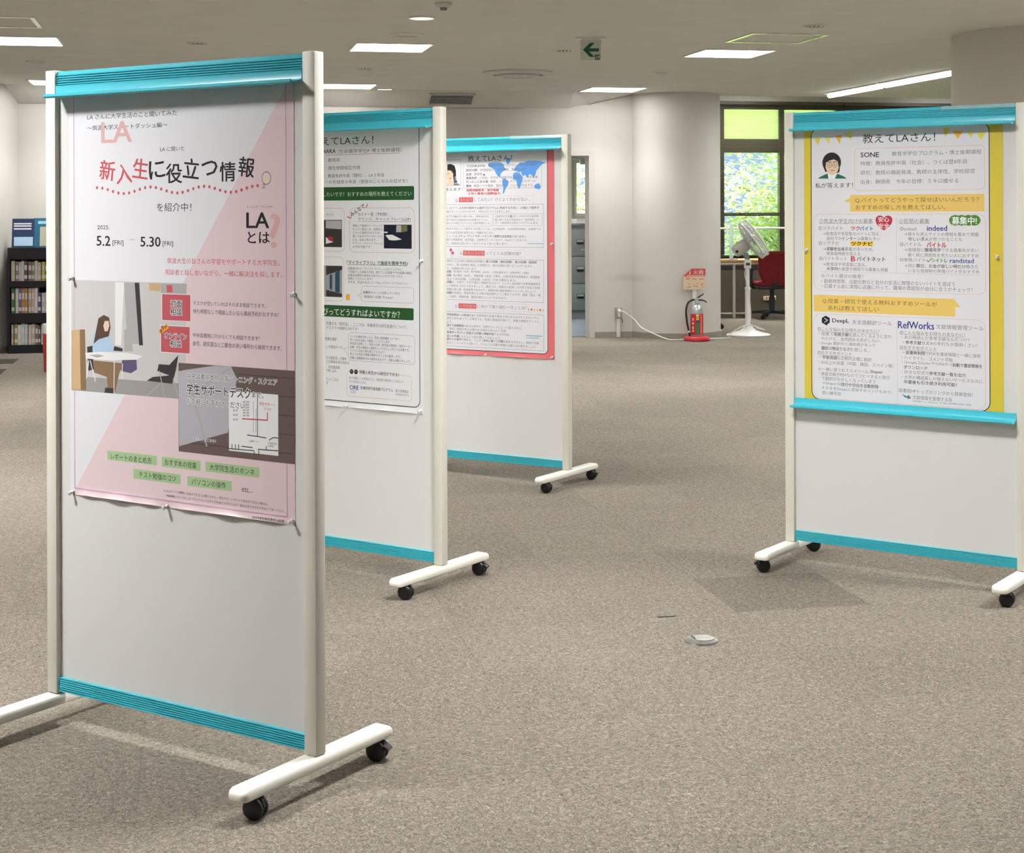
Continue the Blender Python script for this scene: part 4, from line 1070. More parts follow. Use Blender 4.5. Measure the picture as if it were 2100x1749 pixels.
# window wall
S_M = [-0.42, 0.475, 1.36, 2.25, 3.2, 4.1, 5.0]
mb = MB()
mb.prism([W(-0.6, 0, 0, WIN0), W(5.6, 0, 0, WIN0), W(5.6, 0, 0.74, WIN0), W(-0.6, 0, 0.74, WIN0)], E2 * 0.2)
struct(mb.build('wall_sill', M['dark_wall'], smooth=0), 'dark low wall under the window', 'wall')
mb = MB()
mb.prism([W(-1.36, 0, 2.907, WIN0), W(5.6, 0, 2.907, WIN0), W(5.6, 0, 3.08, WIN0), W(-1.36, 0, 3.08, WIN0)], E2 * 0.2)
mb.prism([W(-1.36, 0, 0, WIN0), W(-0.6, 0, 0, WIN0), W(-0.6, 0, 2.907, WIN0), W(-1.36, 0, 2.907, WIN0)], E2 * 0.2)
mb.prism([(1.55, 17.75, 0), (1.95, 21.55, 0), (2.07, 21.55, 0), (1.67, 17.75, 0)], (0, 0, 3.08))
struct(mb.build('wall_window', M['wall'], smooth=0), 'cream header wall above the window', 'wall')
mb = MB()
for s in S_M:
    w = {1.36: 0.16, -0.42: 0.11}.get(s, 0.07)
    mb.prism([W(s - w / 2, 0.04, 0.74, WIN0), W(s + w / 2, 0.04, 0.74, WIN0), W(s + w / 2, 0.04, 2.907, WIN0), W(s - w / 2, 0.04, 2.907, WIN0)], E2 * 0.08)
for z0, z1 in ((2.80, 2.907), (2.20, 2.39), (1.325, 1.375), (0.74, 0.775)):
    mb.prism([W(-0.5, 0.05, z0, WIN0), W(5.6, 0.05, z0, WIN0), W(5.6, 0.05, z1, WIN0), W(-0.5, 0.05, z1, WIN0)], E2 * 0.06)
win = struct(mb.build('window_1', M['frame_dark'], smooth=0), 'tall dark-framed window behind the fan', 'window')
for i, (sa, sb) in enumerate(zip(S_M, S_M[1:])):
    mb = MB()
    mb.quad([W(sa, 0.08, 2.39, WIN0), W(sb, 0.08, 2.39, WIN0), W(sb, 0.08, 2.80, WIN0), W(sa, 0.08, 2.80, WIN0)])
    tag(mb.build('upper_pane', M['frosted'], win, smooth=0), 'light green upper pane')
    mb = MB()
    mb.quad([W(sa, 0.08, 0.77, WIN0), W(sb, 0.08, 0.77, WIN0), W(sb, 0.08, 2.2, WIN0), W(sa, 0.08, 2.2, WIN0)])
    mb.build('pane', M['glass'], win, smooth=0)
M['slat'] = mat('blind_slat', rgb(122, 115, 97), 0.4)
for i, (sa, sb) in enumerate(((-0.46, 1.36), (1.36, 3.2), (3.2, 5.0))):
    b = thing('venetian_blind', ['fine-slatted blind over the window bay behind the fan', 'fine-slatted blind above the top of the yellow-edged board',
                                 'fine-slatted blind beside the round white pillar'][i], 'blind', W((sa + sb) / 2, -0.02, 2.86, WIN0), RZB)
    hw = (sb - sa) / 2 - 0.01
    k = MB(); k.bounds((-hw, -0.02, 0.0), (hw, 0.02, 0.045)); k.build('head_rail', M['frame_dark'], b, smooth=0)
    k = MB()
    rs = Matrix.Rotation(math.radians(8), 3, 'X')
    z = -0.012
    while z > -2.06:
        k.box((0, 0, z), (2 * hw, 0.024, 0.0017), rot=rs)
        z -= 0.0195
    k.build('slats', M['slat'], b, smooth=0)
    k = MB(); k.bounds((-hw, -0.014, -2.085), (hw, 0.014, -2.067)); k.build('bottom_rail', M['frame_dark'], b, smooth=0)
mb = MB()
mb.cyl(W(-0.5, -0.07, 1.157, WIN0), W(5.5, -0.07, 1.157, WIN0), 0.014)
for s in (-0.42, 1.36, 3.2, 5.0):
    mb.cyl(W(s, -0.07, 1.157, WIN0), W(s, 0.05, 1.157, WIN0), 0.01)
struct(mb.build('trim_handrail', M['offwhite']), 'thin white rail across the window', 'rail')

# room beyond the doorway
mb = MB()
mb.prism([W(-3, 0.16, 0.003), W(0.0, 0.16, 0.003), W(0.9, 4.0, 0.003), W(-3, 4.0, 0.003)], (0, 0, 0.004))
struct(mb.build('floor_side_room', M['blue_floor'], smooth=0), 'blue-grey floor of the room beyond the doorway', 'floor')
mb = MB()
R1 = 4.0
wa, wb = 0.27, 0.80
mb.prism([W(-3, R1, 0), W(-3, R1, 2.9), W(wa, R1, 2.9), W(wa, R1, 0)], E2 * 0.1)
mb.prism([W(wb, R1, 0), W(wb, R1, 2.9), W(1.25, R1, 2.9), W(1.25, R1, 0)], E2 * 0.1)
mb.prism([W(wa, R1, 0), W(wa, R1, 1.33), W(wb, R1, 1.33), W(wb, R1, 0)], E2 * 0.1)
mb.prism([W(wa, R1, 2.1), W(wa, R1, 2.9), W(wb, R1, 2.9), W(wb, R1, 2.1)], E2 * 0.1)
mb.prism([W(-3, 0.15, 0), W(-3, R1, 0), W(-3.1, R1, 0), W(-3.1, 0.15, 0)], (0, 0, 2.9))
struct(mb.build('wall_side_room', M['wall'], smooth=0), 'walls of the room beyond the doorway', 'wall')
mb = MB()
mb.quad([W(-3, 0.1, 2.85), W(0.2, 0.1, 2.85), W(1.2, R1 + .1, 2.85), W(-3, R1 + .1, 2.85)])
struct(mb.build('ceiling_side_room', M['ceiling'], smooth=0), 'ceiling of the room beyond the doorway', 'ceiling')
mb = MB()
for a, b in (((wa, 1.33), (wa + 0.06, 2.1)), ((wb - 0.03, 1.33), (wb, 2.1)), ((wa, 1.33), (wb, 1.37)), ((wa, 2.06), (wb, 2.1))):
    mb.prism([W(a[0], R1 + 0.03, a[1]), W(b[0], R1 + 0.03, a[1]), W(b[0], R1 + 0.03, b[1]), W(a[0], R1 + 0.03, b[1])], E2 * 0.05)
w2 = struct(mb.build('window_2', M['offwhite'], smooth=0), 'narrow window seen through the doorway', 'window')
mb = MB()
mb.quad([W(wa, R1 + 0.05, 1.3), W(wb, R1 + 0.05, 1.3), W(wb, R1 + 0.05, 2.08), W(wa, R1 + 0.05, 2.08)])
mb.build('pane', M['glass'], w2, smooth=0)

SIDE_FILL = W(-1.5, 1.9, 2.845)  # spot for an added, unseen lamp that brightens the side room
# door frame and open door
mb = MB()
fw = 0.055
fw = 0.07
for s in (S_DOOR0 - 0.04, S_DOOR1 - fw + 0.055):
    mb.prism([W(s, -0.012, 0), W(s + fw, -0.012, 0), W(s + fw, -0.012, DOOR_H + 0.03), W(s, -0.012, DOOR_H + 0.03)], E2 * 0.19)
mb.prism([W(S_DOOR0, -0.012, DOOR_H - 0.02), W(S_DOOR1, -0.012, DOOR_H - 0.02), W(S_DOOR1, -0.012, DOOR_H + 0.03), W(S_DOOR0, -0.012, DOOR_H + 0.03)], E2 * 0.19)
dr = struct(mb.build('door_1', mat('door_frame_paint', rgb(202, 195, 189), 0.4), smooth=0), 'white-framed open doorway in the back wall', 'door')
# the open leaf stands edge-on inside the room
hing = W(-0.535 + 0.045, 0.185, 0)
ld = Vector((0.06, 1, 0)).normalized()
ldn = Vector((-1, 0.02, 0)).normalized() * 0.04
mb = MB()
mb.prism([hing + Vector((0, 0, 0.012)), hing + ld * 0.84 + Vector((0, 0, 0.012)), hing + ld * 0.84 + ldn + Vector((0, 0, 0.012)), hing + ldn + Vector((0, 0, 0.012))], (0, 0, DOOR_H - 0.04))
mb.build('door_leaf', mat('door_leaf_paint', rgb(132, 124, 114), 0.5), dr, smooth=0)
mb = MB()
cl = hing + ld * 0.16 + ldn * 1.7 + Vector((0, 0, DOOR_H - 0.075))
mb.box(cl, (0.06, 0.2, 0.06), bevel=0.008)
mb.tube([cl + Vector((0, -0.05, 0.03)), cl + Vector((-0.14, -0.1, 0.05)), W(S_DOOR1 - 0.32, 0.05, DOOR_H - 0.025)], 0.008)
mb.build('door_closer', M['silver'], dr)
mb = MB()
hp = hing + ld * 0.77 + ldn + Vector((0, 0, 0.95))
mb.cyl(hp, hp + ldn * 1.2, 0.01)
mb.tube([hp + ldn * 1.2, hp + ldn * 1.2 - ld * 0.12], 0.009)
mb.build('door_handle', M['silver'], dr)

# outside: ground and trees
M['grass'] = mat('sunlit_grass', rgb(120, 160, 60), 0.9, vary=0.2, vscale=3)
mb = MB()
mb.bounds((-20, 24.7, -0.4), (40, 60, -0.3))
struct(mb.build('floor_lawn', M['grass'], smooth=0), 'grass outside the windows', 'ground')


def leaf_mat():
    m = bpy.data.materials.new('sunlit_leaves')
    m.use_nodes = True
    nt = m.node_tree
    nt.nodes.clear()
    out = nt.nodes.new('ShaderNodeOutputMaterial')
    mix = nt.nodes.new('ShaderNodeMixShader')
    df = nt.nodes.new('ShaderNodeBsdfDiffuse')
    tr = nt.nodes.new('ShaderNodeBsdfTranslucent')
    inf = nt.nodes.new('ShaderNodeNewGeometry')
    rp = nt.nodes.new('ShaderNodeValToRGB')
    rp.color_ramp.elements[0].color = (*rgb(164, 200, 92), 1)
    rp.color_ramp.elements[1].color = (*rgb(244, 246, 226), 1)  # near-white end paints glare haze into the leaf colour
    nt.links.new(inf.outputs['Random Per Island'], rp.inputs['Fac'])
    nt.links.new(rp.outputs['Color'], df.inputs['Color'])
    nt.links.new(rp.outputs['Color'], tr.inputs['Color'])
    mix.inputs[0].default_value = 0.5
    nt.links.new(df.outputs[0], mix.inputs[1])
    nt.links.new(tr.outputs[0], mix.inputs[2])
    nt.links.new(mix.outputs[0], out.inputs[0])
    return m


M['leaf'] = leaf_mat()
M['bark'] = mat('tree_bark', rgb(110, 96, 76), 0.9, vary=0.2, vscale=20)


def tree(label, x, y, h, spread, n, seed, zlo):
    rnd = random.Random(seed)
    t = thing('leafy_tree', label, 'tree', (x, y, -0.3))
    k = MB()
    k.tube([(0, 0, 0), (0.05, 0.02, h * 0.3), (0.0, 0.1, h * 0.6), (0.1, 0.0, h)], [0.14, 0.11, 0.08, 0.03], 10)
    tips = []
    for i in range(16):
        a = rnd.uniform(0, 2 * PI)
        z0 = rnd.uniform(zlo, h * 0.85)
        r = spread * rnd.uniform(0.55, 1.0)
        tip = Vector((math.cos(a) * r, math.sin(a) * r * 0.7, z0 + rnd.uniform(0.0, 0.6)))
        mid = Vector((tip.x * 0.5, tip.y * 0.5, z0 + 0.1))
        k.tube([(0.02, 0.05, z0 - 0.25), mid, tip], [0.035, 0.022, 0.008], 6)
        tips += [mid, tip, (mid + tip) / 2]
    k.build('trunk', M['bark'], t)
    k = MB()
    for i in range(n):
        c = rnd.choice(tips)
        p = c + Vector((rnd.gauss(0, spread * 0.2), rnd.gauss(0, spread * 0.14), rnd.gauss(0, 0.30)))
        s = rnd.uniform(0.028, 0.06)
        q = Matrix.Rotation(rnd.uniform(0, 2 * PI), 3, 'Z') @ Matrix.Rotation(rnd.uniform(-1.2, 1.2), 3, 'X') @ Matrix.Rotation(rnd.uniform(0, 2 * PI), 3, 'Z')
        k.quad([p + q @ Vector(v) for v in ((-s, 0, 0), (-s * 0.2, -s * 0.55, 0.01), (s, 0, 0), (-s * 0.2, s * 0.55, 0.01))])
    k.build('foliage', M['leaf'], t, smooth=0, flip=False)
    return t


tree('sunlit leafy tree outside the window behind the fan', 5.05, 26.6, 4.4, 2.3, 22000, 3, 0.7)
tree('sunlit leafy tree glimpsed outside the narrow window past the doorway', 0.6, 27.5, 4.2, 1.6, 9000, 5, 0.8)

# ------------------------------------------------------------------ ceiling fittings
ordn = ['first', 'second', 'third', 'fourth', 'fifth', 'sixth', 'seventh', 'eighth', 'ninth', 'tenth', 'eleventh', 'twelfth', 'thirteenth', 'fourteenth', 'fifteenth', 'sixteenth']
L2 = Vector((1.79, 12.885, 0))


def lamp_master():
    t = thing('ceiling_light', 'square recessed ceiling light', 'light', (0, 0, CEIL), RZB, 'square recessed ceiling lights')
    k = MB()
    h, f = 0.29, 0.016
    for a, b in (((-h - f, -h - f), (h + f, -h)), ((-h - f, h), (h + f, h + f)), ((-h - f, -h), (-h, h)), ((h, -h), (h + f, h))):
        k.bounds((a[0], a[1], -0.008), (b[0], b[1], 0.004))
    k.build('frame', M['lampframe'], t, smooth=0)
    k = MB()
    k.bounds((-h, -h, -0.004), (h, h, 0.002))
    k.build('diffuser', M['lamp'], t, smooth=0)
    # the louvred lamp sends its light mostly downwards
    ld_ = bpy.data.lights.new('lamp_light', 'AREA')
    ld_.shape = 'SQUARE'
    ld_.size = 0.42
    ld_.energy = LAMP_WATT
    ld_.color = LAMP_COL
    ld_.spread = math.radians(LAMP_SPREAD)
    lo = bpy.data.objects.new('lamp_light', ld_)
    COL.objects.link(lo)
    lo.parent = t
    lo.location = (0, 0, -0.012)
    return t


LAMP_LABELS = {(0, 0): 'square ceiling light lower right, beside the square access hatch frame',
               (-1, 0): 'square ceiling light at top centre, just behind the round speaker grille',
               (-2, 0): 'large bright square ceiling light at the top left corner',
               (0, 1): 'square ceiling light nearest the white round wall',
               (-1, 1): 'square ceiling light peeking out right of the nearest board',
               (-2, 1): 'square ceiling light half hidden behind the left post of the nearest board'}
master = lamp_master()
dim_light = [o_ for o_ in master.children if o_.type == 'LIGHT'][0].data.copy()
dim_light.energy = LAMP_WATT * 0.2
dim_light.spread = math.radians(100)
half_light = dim_light.copy()
half_light.energy = LAMP_WATT * 0.34
half_light.spread = math.radians(LAMP_SPREAD)
bright_light = dim_light.copy()
bright_light.energy = LAMP_WATT * 1.12
bright_light.spread = math.radians(LAMP_SPREAD)
first = True
for i in range(-3, 3):
    for j in range(-2, 2):
        if (i, j) in ((1, 0), (2, 0), (1, 1), (2, 1), (-3, 1), (-3, 0)):
            continue
        p = L2 + E1 * (2.80 * i) + E2 * (3.89 * j)
        if (i, j) == (0, 1):
            p = Vector((1.08, 16.69, 0))
        if (i, j) == (-1, 1):
            p = Vector((-1.715, 16.13, 0))
        if (i, j) == (-2, -2):
            p = Vector((-2.45, 3.66, 0))
        if (i, j) == (-1, -2):
            p = Vector((0.35, 4.45, 0))
        if (i, j) == (-1, -1):
            p = Vector((-0.80, 7.55, 0))
        if p.x < -9 or p.x > 11 or p.y < -6:
            continue
        t = master if first else copy_tree(master)
        first = False
        t.location = (p.x, p.y, CEIL)
        if (i, j) == (-2, -2):
            for o_ in t.children:
                if o_.type == 'LIGHT':
                    o_.data = bright_light
        if (i, j) == (-1, -1):
            for o_ in t.children:
                if o_.type == 'LIGHT':
                    o_.data = half_light
        if j == 1:      # the row along the back wall is dimmed
            for o_ in t.children:
                if o_.type == 'LIGHT':
                    o_.data = dim_light
        if (i, j) in LAMP_LABELS:
            t['label'] = LAMP_LABELS[(i, j)]
        else:
            t['label'] = 'square ceiling light out of the picture above or beside the camera'

for s_, lab in ((2.6, 'left'), (5.4, 'right')):
    t = copy_tree(master)  # unseen lamps added to brighten the window bay
    t.location = W(s_, 2.9, 3.055)
    for o_ in t.children:
        if o_.type == 'LIGHT':
            o_.data = bright_light
    t['label'] = 'added square fill light in the raised window bay, hidden by the ceiling edge, at its ' + lab
t = copy_tree(master)  # unseen lamp added so the room past the doorway is not too dark
t.location = SIDE_FILL
t['label'] = 'added square fill light inside the side room, above the doorway and out of sight'
for k_, (a, b, lab) in enumerate(((Vector((3.525, 17.4, 0)), Vector((3.80, 16.02, 0)), 'far half of the long line of ceiling tube light by the window'),
                                  (Vector((3.81, 15.97, 0)), Vector((4.11, 14.45, 0)), 'near half of the long line of ceiling tube light by the pillar'))):
    d = (b - a).normalized()
    n = Vector((-d.y, d.x, 0)) * 0.055
    t = thing('strip_light', lab, 'light', ((a + b) / 2).xy.to_3d() + Vector((0, 0, CEIL)), math.atan2(d.y, d.x))
    hl = (b - a).length / 2
    k = MB(); k.bounds((-hl, -0.075, -0.012), (hl, 0.075, 0.004)); k.build('housing', M['lampframe'], t, smooth=0)
    k = MB(); k.tube([(-hl + 0.03, 0, -0.022), (hl - 0.03, 0, -0.022)], 0.03, 12); k.build('tube_lamp', M['lamp'], t)
    sl_ = bpy.data.lights.new('tube_light', 'AREA')
    sl_.shape = 'RECTANGLE'
    sl_.size, sl_.size_y = 2 * hl - 0.1, 0.08
    sl_.energy = LAMP_WATT * 0.55
    sl_.color = LAMP_COL
    so_ = bpy.data.objects.new('tube_light', sl_)
    COL.objects.link(so_)
    so_.parent = t
    so_.location = (0, 0, -0.06)


def hatch(label, c, size):
    t = thing('ceiling_hatch', label, 'ceiling hatch', (c[0], c[1], CEIL), RZB)
    h, f = size / 2, 0.030
    k = MB()
    for a, b in (((-h, -h), (h, -h + f)), ((-h, h - f), (h, h)), ((-h, -h + f), (-h + f, h - f)), ((h - f, -h + f), (h, h - f))):
        k.bounds((a[0], a[1], -0.01), (b[0], b[1], 0.003))
    k.build('frame', M['alu'], t, smooth=0)
    k = MB(); k.bounds((-h + f + 0.004, -h + f + 0.004, -0.004), (h - f - 0.004, h - f - 0.004, 0.002)); k.build('door_panel', M['ceiling'], t, smooth=0)


hatch('square access hatch with a shiny frame in the ceiling at right', (1.985, 11.735), 0.60)
hatch('square access hatch in the ceiling at the top left corner', (-3.50, 10.55), 0.60)

t = thing('air_diffuser', 'large round stepped air diffuser in the ceiling at centre', 'air vent', (0.06, 14.58, CEIL))
k = MB(); k.lathe([(0.325, 0.0), (0.325, -0.012), (0.27, -0.03), (0.235, -0.03), (0.225, -0.002)], 48); k.build('outer_ring', M['greyplastic'], t)
k = MB(); k.lathe([(0.225, -0.003), (0.0, -0.003)], 48); k.build('throat', M['grey_dark'], t)  # dark disc painted as the shade between the rings
k = MB(); k.lathe([(0.205, -0.012), (0.205, -0.04), (0.15, -0.05), (0.125, -0.03), (0.125, -0.012)], 48); k.build('middle_ring', M['greyplastic'], t)
k = MB(); k.lathe([(0.0, -0.046), (0.085, -0.044), (0.10, -0.025), (0.10, -0.005)], 32); k.build('core', M['greyplastic'], t)
t = thing('speaker_grille', 'round ceiling speaker grille just in front of a square light', 'speaker', (-0.77, 11.42, CEIL))
k = MB(); k.lathe([(0.118, 0.0), (0.118, -0.01), (0.10, -0.014), (0.098, -0.006)], 40); k.build('rim', M['lampframe'], t)
k = MB(); k.lathe([(0.0, -0.006), (0.099, -0.006)], 40); k.build('mesh_face', M['fangrey'], t)
t = thing('downlight', 'small lit round downlight at the top of the picture', 'light', (-0.598, 10.44, CEIL))
k = MB(); k.lathe([(0.092, 0.0), (0.092, -0.008), (0.08, -0.010), (0.079, -0.002)], 40); k.build('rim', M['lampframe'], t)
k = MB(); k.lathe([(0.0, -0.005), (0.08, -0.005)], 40); k.build('lens', M['lamp_small'], t)
t = thing('smoke_detector', 'round smoke detector cut by the top edge of the picture', 'smoke detector', (-0.42, 9.70, CEIL))
k = MB(); k.lathe([(0.055, 0.0), (0.055, -0.014), (0.04, -0.03), (0.0, -0.034)], 32); k.build('body', M['greyplastic'], t)
k = MB(); k.lathe([(0.0, -0.05), (0.02, -0.048), (0.024, -0.03)], 24); k.build('sensor_cap', M['grey_metal'], t)

spots = [((0.417, 12.60), 'unlit downlight left of the green arrow sign'), ((-1.326, 14.136), 'unlit downlight between the two lights right of the nearest board'),
         ((-2.40, 11.966), 'unlit downlight above the nearest board'), ((-4.08, 13.44), 'unlit downlight at far left near a half-hidden light'),
         ((1.405, 14.74), 'unlit downlight above the round wall'), ((2.127, 10.99), 'unlit downlight beside the hatch at right')]
dm = None
for (x, y), lab in spots:
    if dm is None:
        t = dm = thing('recessed_downlight', lab, 'light', (x, y, CEIL), 0, 'unlit recessed downlights')
        k = MB(); k.lathe([(0.085, 0.0), (0.085, -0.006), (0.072, -0.008), (0.07, -0.001)], 32); k.build('rim', M['lampframe'], t)
        k = MB()
        k.lathe([(0.0, -0.0012), (0.071, -0.0012)], 32, mi=1)
        for q in (-0.045, -0.015, 0.015, 0.045):
            k.bounds((q - 0.006, -0.05, -0.006), (q + 0.006, 0.05, -0.001), mi=0)
        k.build('louvre', [M['steel'], M['grey_dark']], t, smooth=0)
    else:
        t = copy_tree(dm)
        t.location = (x, y, CEIL)
        t['label'] = lab
t = thing('emergency_lamp', 'tiny slim lit lamp on the ceiling near the back wall', 'light', W(-2.85, -0.42, CEIL), RZB)
k = MB(); k.bounds((-0.08, -0.03, -0.012), (0.08, 0.03, 0.003)); k.build('housing', M['lampframe'], t, smooth=0)
k = MB(); k.bounds((-0.07, -0.022, -0.016), (0.07, 0.022, -0.010)); k.build('lens', M['lamp_small'], t, smooth=0)
t = thing('ceiling_vent', 'grey ceiling vent close to the back wall above the middle boards', 'air vent', W(-2.1, -0.15, 2.615), RZB)
tl = Matrix.Rotation(math.atan2(CEIL - COVE, -C_OFF + .02) * -1, 3, 'X')
k = MB()
for a in (-0.24, 0.24):
    k.box(tl @ Vector((a, 0, -0.006)), (0.02, 0.22, 0.012), rot=tl)
for a in (-0.10, 0.10):
    k.box(tl @ Vector((0, a, -0.006)), (0.5, 0.02, 0.012), rot=tl)
k.build('frame', M['greyplastic'], t, smooth=0)
k = MB()
for a in range(5):
    k.box(tl @ Vector((0, -0.072 + a * 0.036, -0.006)), (0.46, 0.014, 0.008), rot=tl)
k.build('louvre', M['grey_metal'], t, smooth=0)
# ------------------------------------------------------------------ hanging exit arrow sign
M['signwhite'] = mat('sign_white', rgb(214, 214, 204), 0.35)
M['signgreen'] = mat('sign_green', rgb(14, 92, 74), 0.4)
t = thing('exit_sign', 'white hanging sign with a green arrow pointing left', 'sign', (0.592, 11.69, CEIL))
k = MB(); k.bounds((-0.115, -0.03, -0.012), (0.115, 0.03, 0.002)); k.bounds((-0.07, -0.01, -0.025), (0.07, 0.01, -0.01)); k.build('ceiling_bracket', M['lampframe'], t, smooth=0)
k = MB(); k.bounds((-0.078, -0.012, -0.172), (0.078, 0.012, -0.022), bevel=0.003); k.build('sign_panel', M['signwhite'], t)
A = [(1667, 298), (1710, 257), (1738, 257), (1705, 290), (1765, 290), (1765, 310), (1705, 310), (1738, 343), (1708, 343)]
k = MB()
k.prism([((x - 1715) * 0.001214, -0.0135, -0.097 - (y - 303) * 0.001214) for x, y in A], (0, 0.002, 0))
k.build('arrow', M['signgreen'], t, smooth=0)
k = MB()
k.bounds((0.030, -0.0135, -0.166), (0.070, -0.0115, -0.128), mi=0)
for pts in ([(0.040, -0.136), (0.046, -0.136), (0.046, -0.131), (0.040, -0.131)], [(0.036, -0.148), (0.052, -0.139), (0.056, -0.142), (0.046, -0.150), (0.055, -0.157), (0.051, -0.160), (0.043, -0.153), (0.037, -0.162), (0.034, -0.160)], [(0.058, -0.160), (0.066, -0.160), (0.066, -0.134), (0.058, -0.134)]):
    k.prism([(x, -0.0142, z) for x, z in pts], (0, 0.0008, 0), mi=1)
k.build('running_figure', [M['signgreen'], M['signwhite']], t, smooth=0)

# ------------------------------------------------------------------ mobile notice boards
BW, PWD, PDP, ZF = 0.9667, 0.0386, 0.0364, 0.0822
HB = 1.80
FL = 0.569
R = BW / 2
BOARDS = [((-0.8755, 4.0841), 0.5760), ((-0.6546, 6.1400), 0.5996), ((-0.1132, 8.2646), 0.5631), ((1.4973, 6.0151), 0.6197)]


def extrude_u(k, prof, u0, u1, mi=0):
    """prof: (v, z) outline, v towards the viewer (= -y)"""
    k.prism([(u0, -v, z) for v, z in prof], (u1 - u0, 0, 0), mi)


def ribbed(z0, z1, n, vf, depth):
    """closed outline of a bar ribbed on both faces"""
    f = []
    h = (z1 - z0) / n
    for i in range(n):
        a = z1 - i * h
        f += [(vf, a - h * 0.10), (vf, a - h * 0.58), (vf - depth, a - h * 0.68), (vf - depth, a - h * 0.98)]
    b = [(-v, z) for v, z in reversed(f)]
    return [(vf - 0.001, z1)] + f + b + [(-vf + 0.001, z1)]


def make_caster(parent, x, y, rot, lever):
    k = MB()
    Mx = Matrix.Translation((x, y, 0)) @ Matrix.Rotation(rot, 4, 'Z')
    off = 0.012
    for s in (-1, 1):
        Mw = Mx @ Matrix.Translation((s * 0.0115, off, 0.0265)) @ Matrix.Rotation(PI / 2, 4, 'Y')
        k.lathe([(0, -0.009), (0.018, -0.009), (0.0235, -0.007), (0.0265, -0.003), (0.0265, 0.003), (0.0235, 0.007), (0.018, 0.009), (0, 0.009)], 28, Mw)
    # hood over the wheels
    Mw = Mx @ Matrix.Translation((0, off, 0.0265)) @ Matrix.Rotation(PI / 2, 4, 'Y')
    k.lathe([(0, -0.004), (0.022, -0.004), (0.022, 0.004), (0, 0.004)], 24, Mw)
    p = [Mx @ Vector(q) for q in ((-0.004, off, 0.0265), (-0.004, off + 0.026, 0.031), (-0.004, off + 0.02, 0.048), (-0.004, off - 0.012, 0.052), (-0.004, off - 0.024, 0.035))]
    k.prism(p, Mx.to_3x3() @ Vector((0.008, 0, 0)))
    k.cyl(Mx @ Vector((0, 0, 0.034)), Mx @ Vector((0, 0, 0.052)), 0.012, n=20)
    if lever:
        k.box(Mx @ Vector((0, off + 0.028, 0.036)), (0.03, 0.018, 0.008), bevel=0.002, rot=Mx.to_3x3() @ Matrix.Rotation(-0.6, 3, 'X'))
    return k.build('caster', M['black'], parent)


def make_board():
    t = thing('notice_board', 'notice board', 'notice board', (0, 0, 0), 0, 'white notice boards on casters')
    k = MB(); k.bounds((-R + PWD - 0.006, -0.003, 0.12), (R - PWD + 0.006, 0.003, 1.765)); k.build('panel', M['panel'], t, smooth=0)
    for s in (-1, 1):
        k = MB()
        xm = s * (R - PWD / 2)
        k.box((xm, 0, (ZF + HB) / 2), (PWD, PDP, HB - ZF), bevel=0.0024)
        k.build('post', M['offwhite'], t)
        # shallow groove cover line on the outer face
    u0, u1 = -R + PWD - 0.004, R - PWD + 0.004
    k = MB()
    pr = ribbed(1.757, 1.788, 5, 0.012, 0.0038)
    extrude_u(k, pr, u0, u1)
    extrude_u(k, [(0.011, 1.788), (0.0065, 1.797), (-0.0065, 1.797), (-0.011, 1.788)], u0, u1)
    k.build('top_rail', M['teal'], t, smooth=20)
    k = MB()
    extrude_u(k, ribbed(0.0865, 0.1275, 7, 0.0112, 0.0040), u0, u1)
    k.build('bottom_rail', M['teal'], t, smooth=20)
    tray(t, 1.757)
    for s in (-1, 1):
        k = MB()
        xm = s * (R - PWD / 2)
        hw, hl = 0.030, FL / 2
        rings = []
        for z, ins in ((0.0525, 0.004), (0.055, 0.001), (0.058, 0.0), (0.070, 0.0), (0.0755, 0.0015), (0.0795, 0.0045), (0.0817, 0.009), (ZF, 0.015)):
            rc = max(0.020 - ins, 0.004)
            ring = []
            for cx, cy, a0_ in ((hw - ins - rc, hl - ins - rc, 0), (-hw + ins + rc, hl - ins - rc, PI / 2), (-hw + ins + rc, -hl + ins + rc, PI), (hw - ins - rc, -hl + ins + rc, 1.5 * PI)):
                for i in range(9):
                    a = a0_ + i * PI / 16
                    x, y = cx + rc * math.cos(a), cy + rc * math.sin(a)
                    e = max(0.0, abs(y) - (hl - 0.035)) / 0.035
                    zz = z - 0.010 * e * e * max(0.0, (z - 0.058) / (ZF - 0.058))
                    ring.append(k.bm.verts.new((xm + x, y, zz)))
            rings.append(ring)
        nn_ = len(rings[0])
        for A_, B_ in zip(rings, rings[1:]):
            for i in range(nn_):
                k.bm.faces.new((A_[i], A_[(i + 1) % nn_], B_[(i + 1) % nn_], B_[i]))
        k.bm.faces.new(list(reversed(rings[0])))
        T_ = rings[-1]
        # top: long flat strip plus the two rounded ends
        k.bm.faces.new((T_[0], T_[17], T_[18], T_[35]))
        k.bm.faces.new(T_[0:18])
        k.bm.faces.new(T_[18:36])
        f = k.build('foot', M['footwhite'], t, smooth=24)
        for e in (-1, 1):
            rot = {(1, -1): -1.4, (1, 1): -1.35, (-1, -1): 2.15, (-1, 1): 2.4}[(s, e)]
            make_caster(f, xm, e * (FL / 2 - 0.055), rot, (s, e) in ((1, 1), (-1, -1)))
    return t


def tray(t, ztop):
    """turquoise hook-on marker tray: plate, curved bottom and a front lip"""
    u0, u1 = -R + PWD + 0.002, R - PWD - 0.002
    k = MB()
    zb = ztop - 0.026
    prof = [(0.0135, ztop), (0.0175, ztop), (0.0175, zb + 0.006), (0.020, zb + 0.001), (0.050, zb - 0.006), (0.055, zb - 0.003), (0.0565, zb + 0.0), (0.060, zb + 0.0), (0.0605, zb - 0.007), (0.056, zb - 0.0105), (0.046, zb - 0.010), (0.018, zb - 0.003), (0.0135, zb + 0.003)]
    extrude_u(k, prof, u0, u1)
    k.build('marker_tray', M['teal'], t, smooth=30)


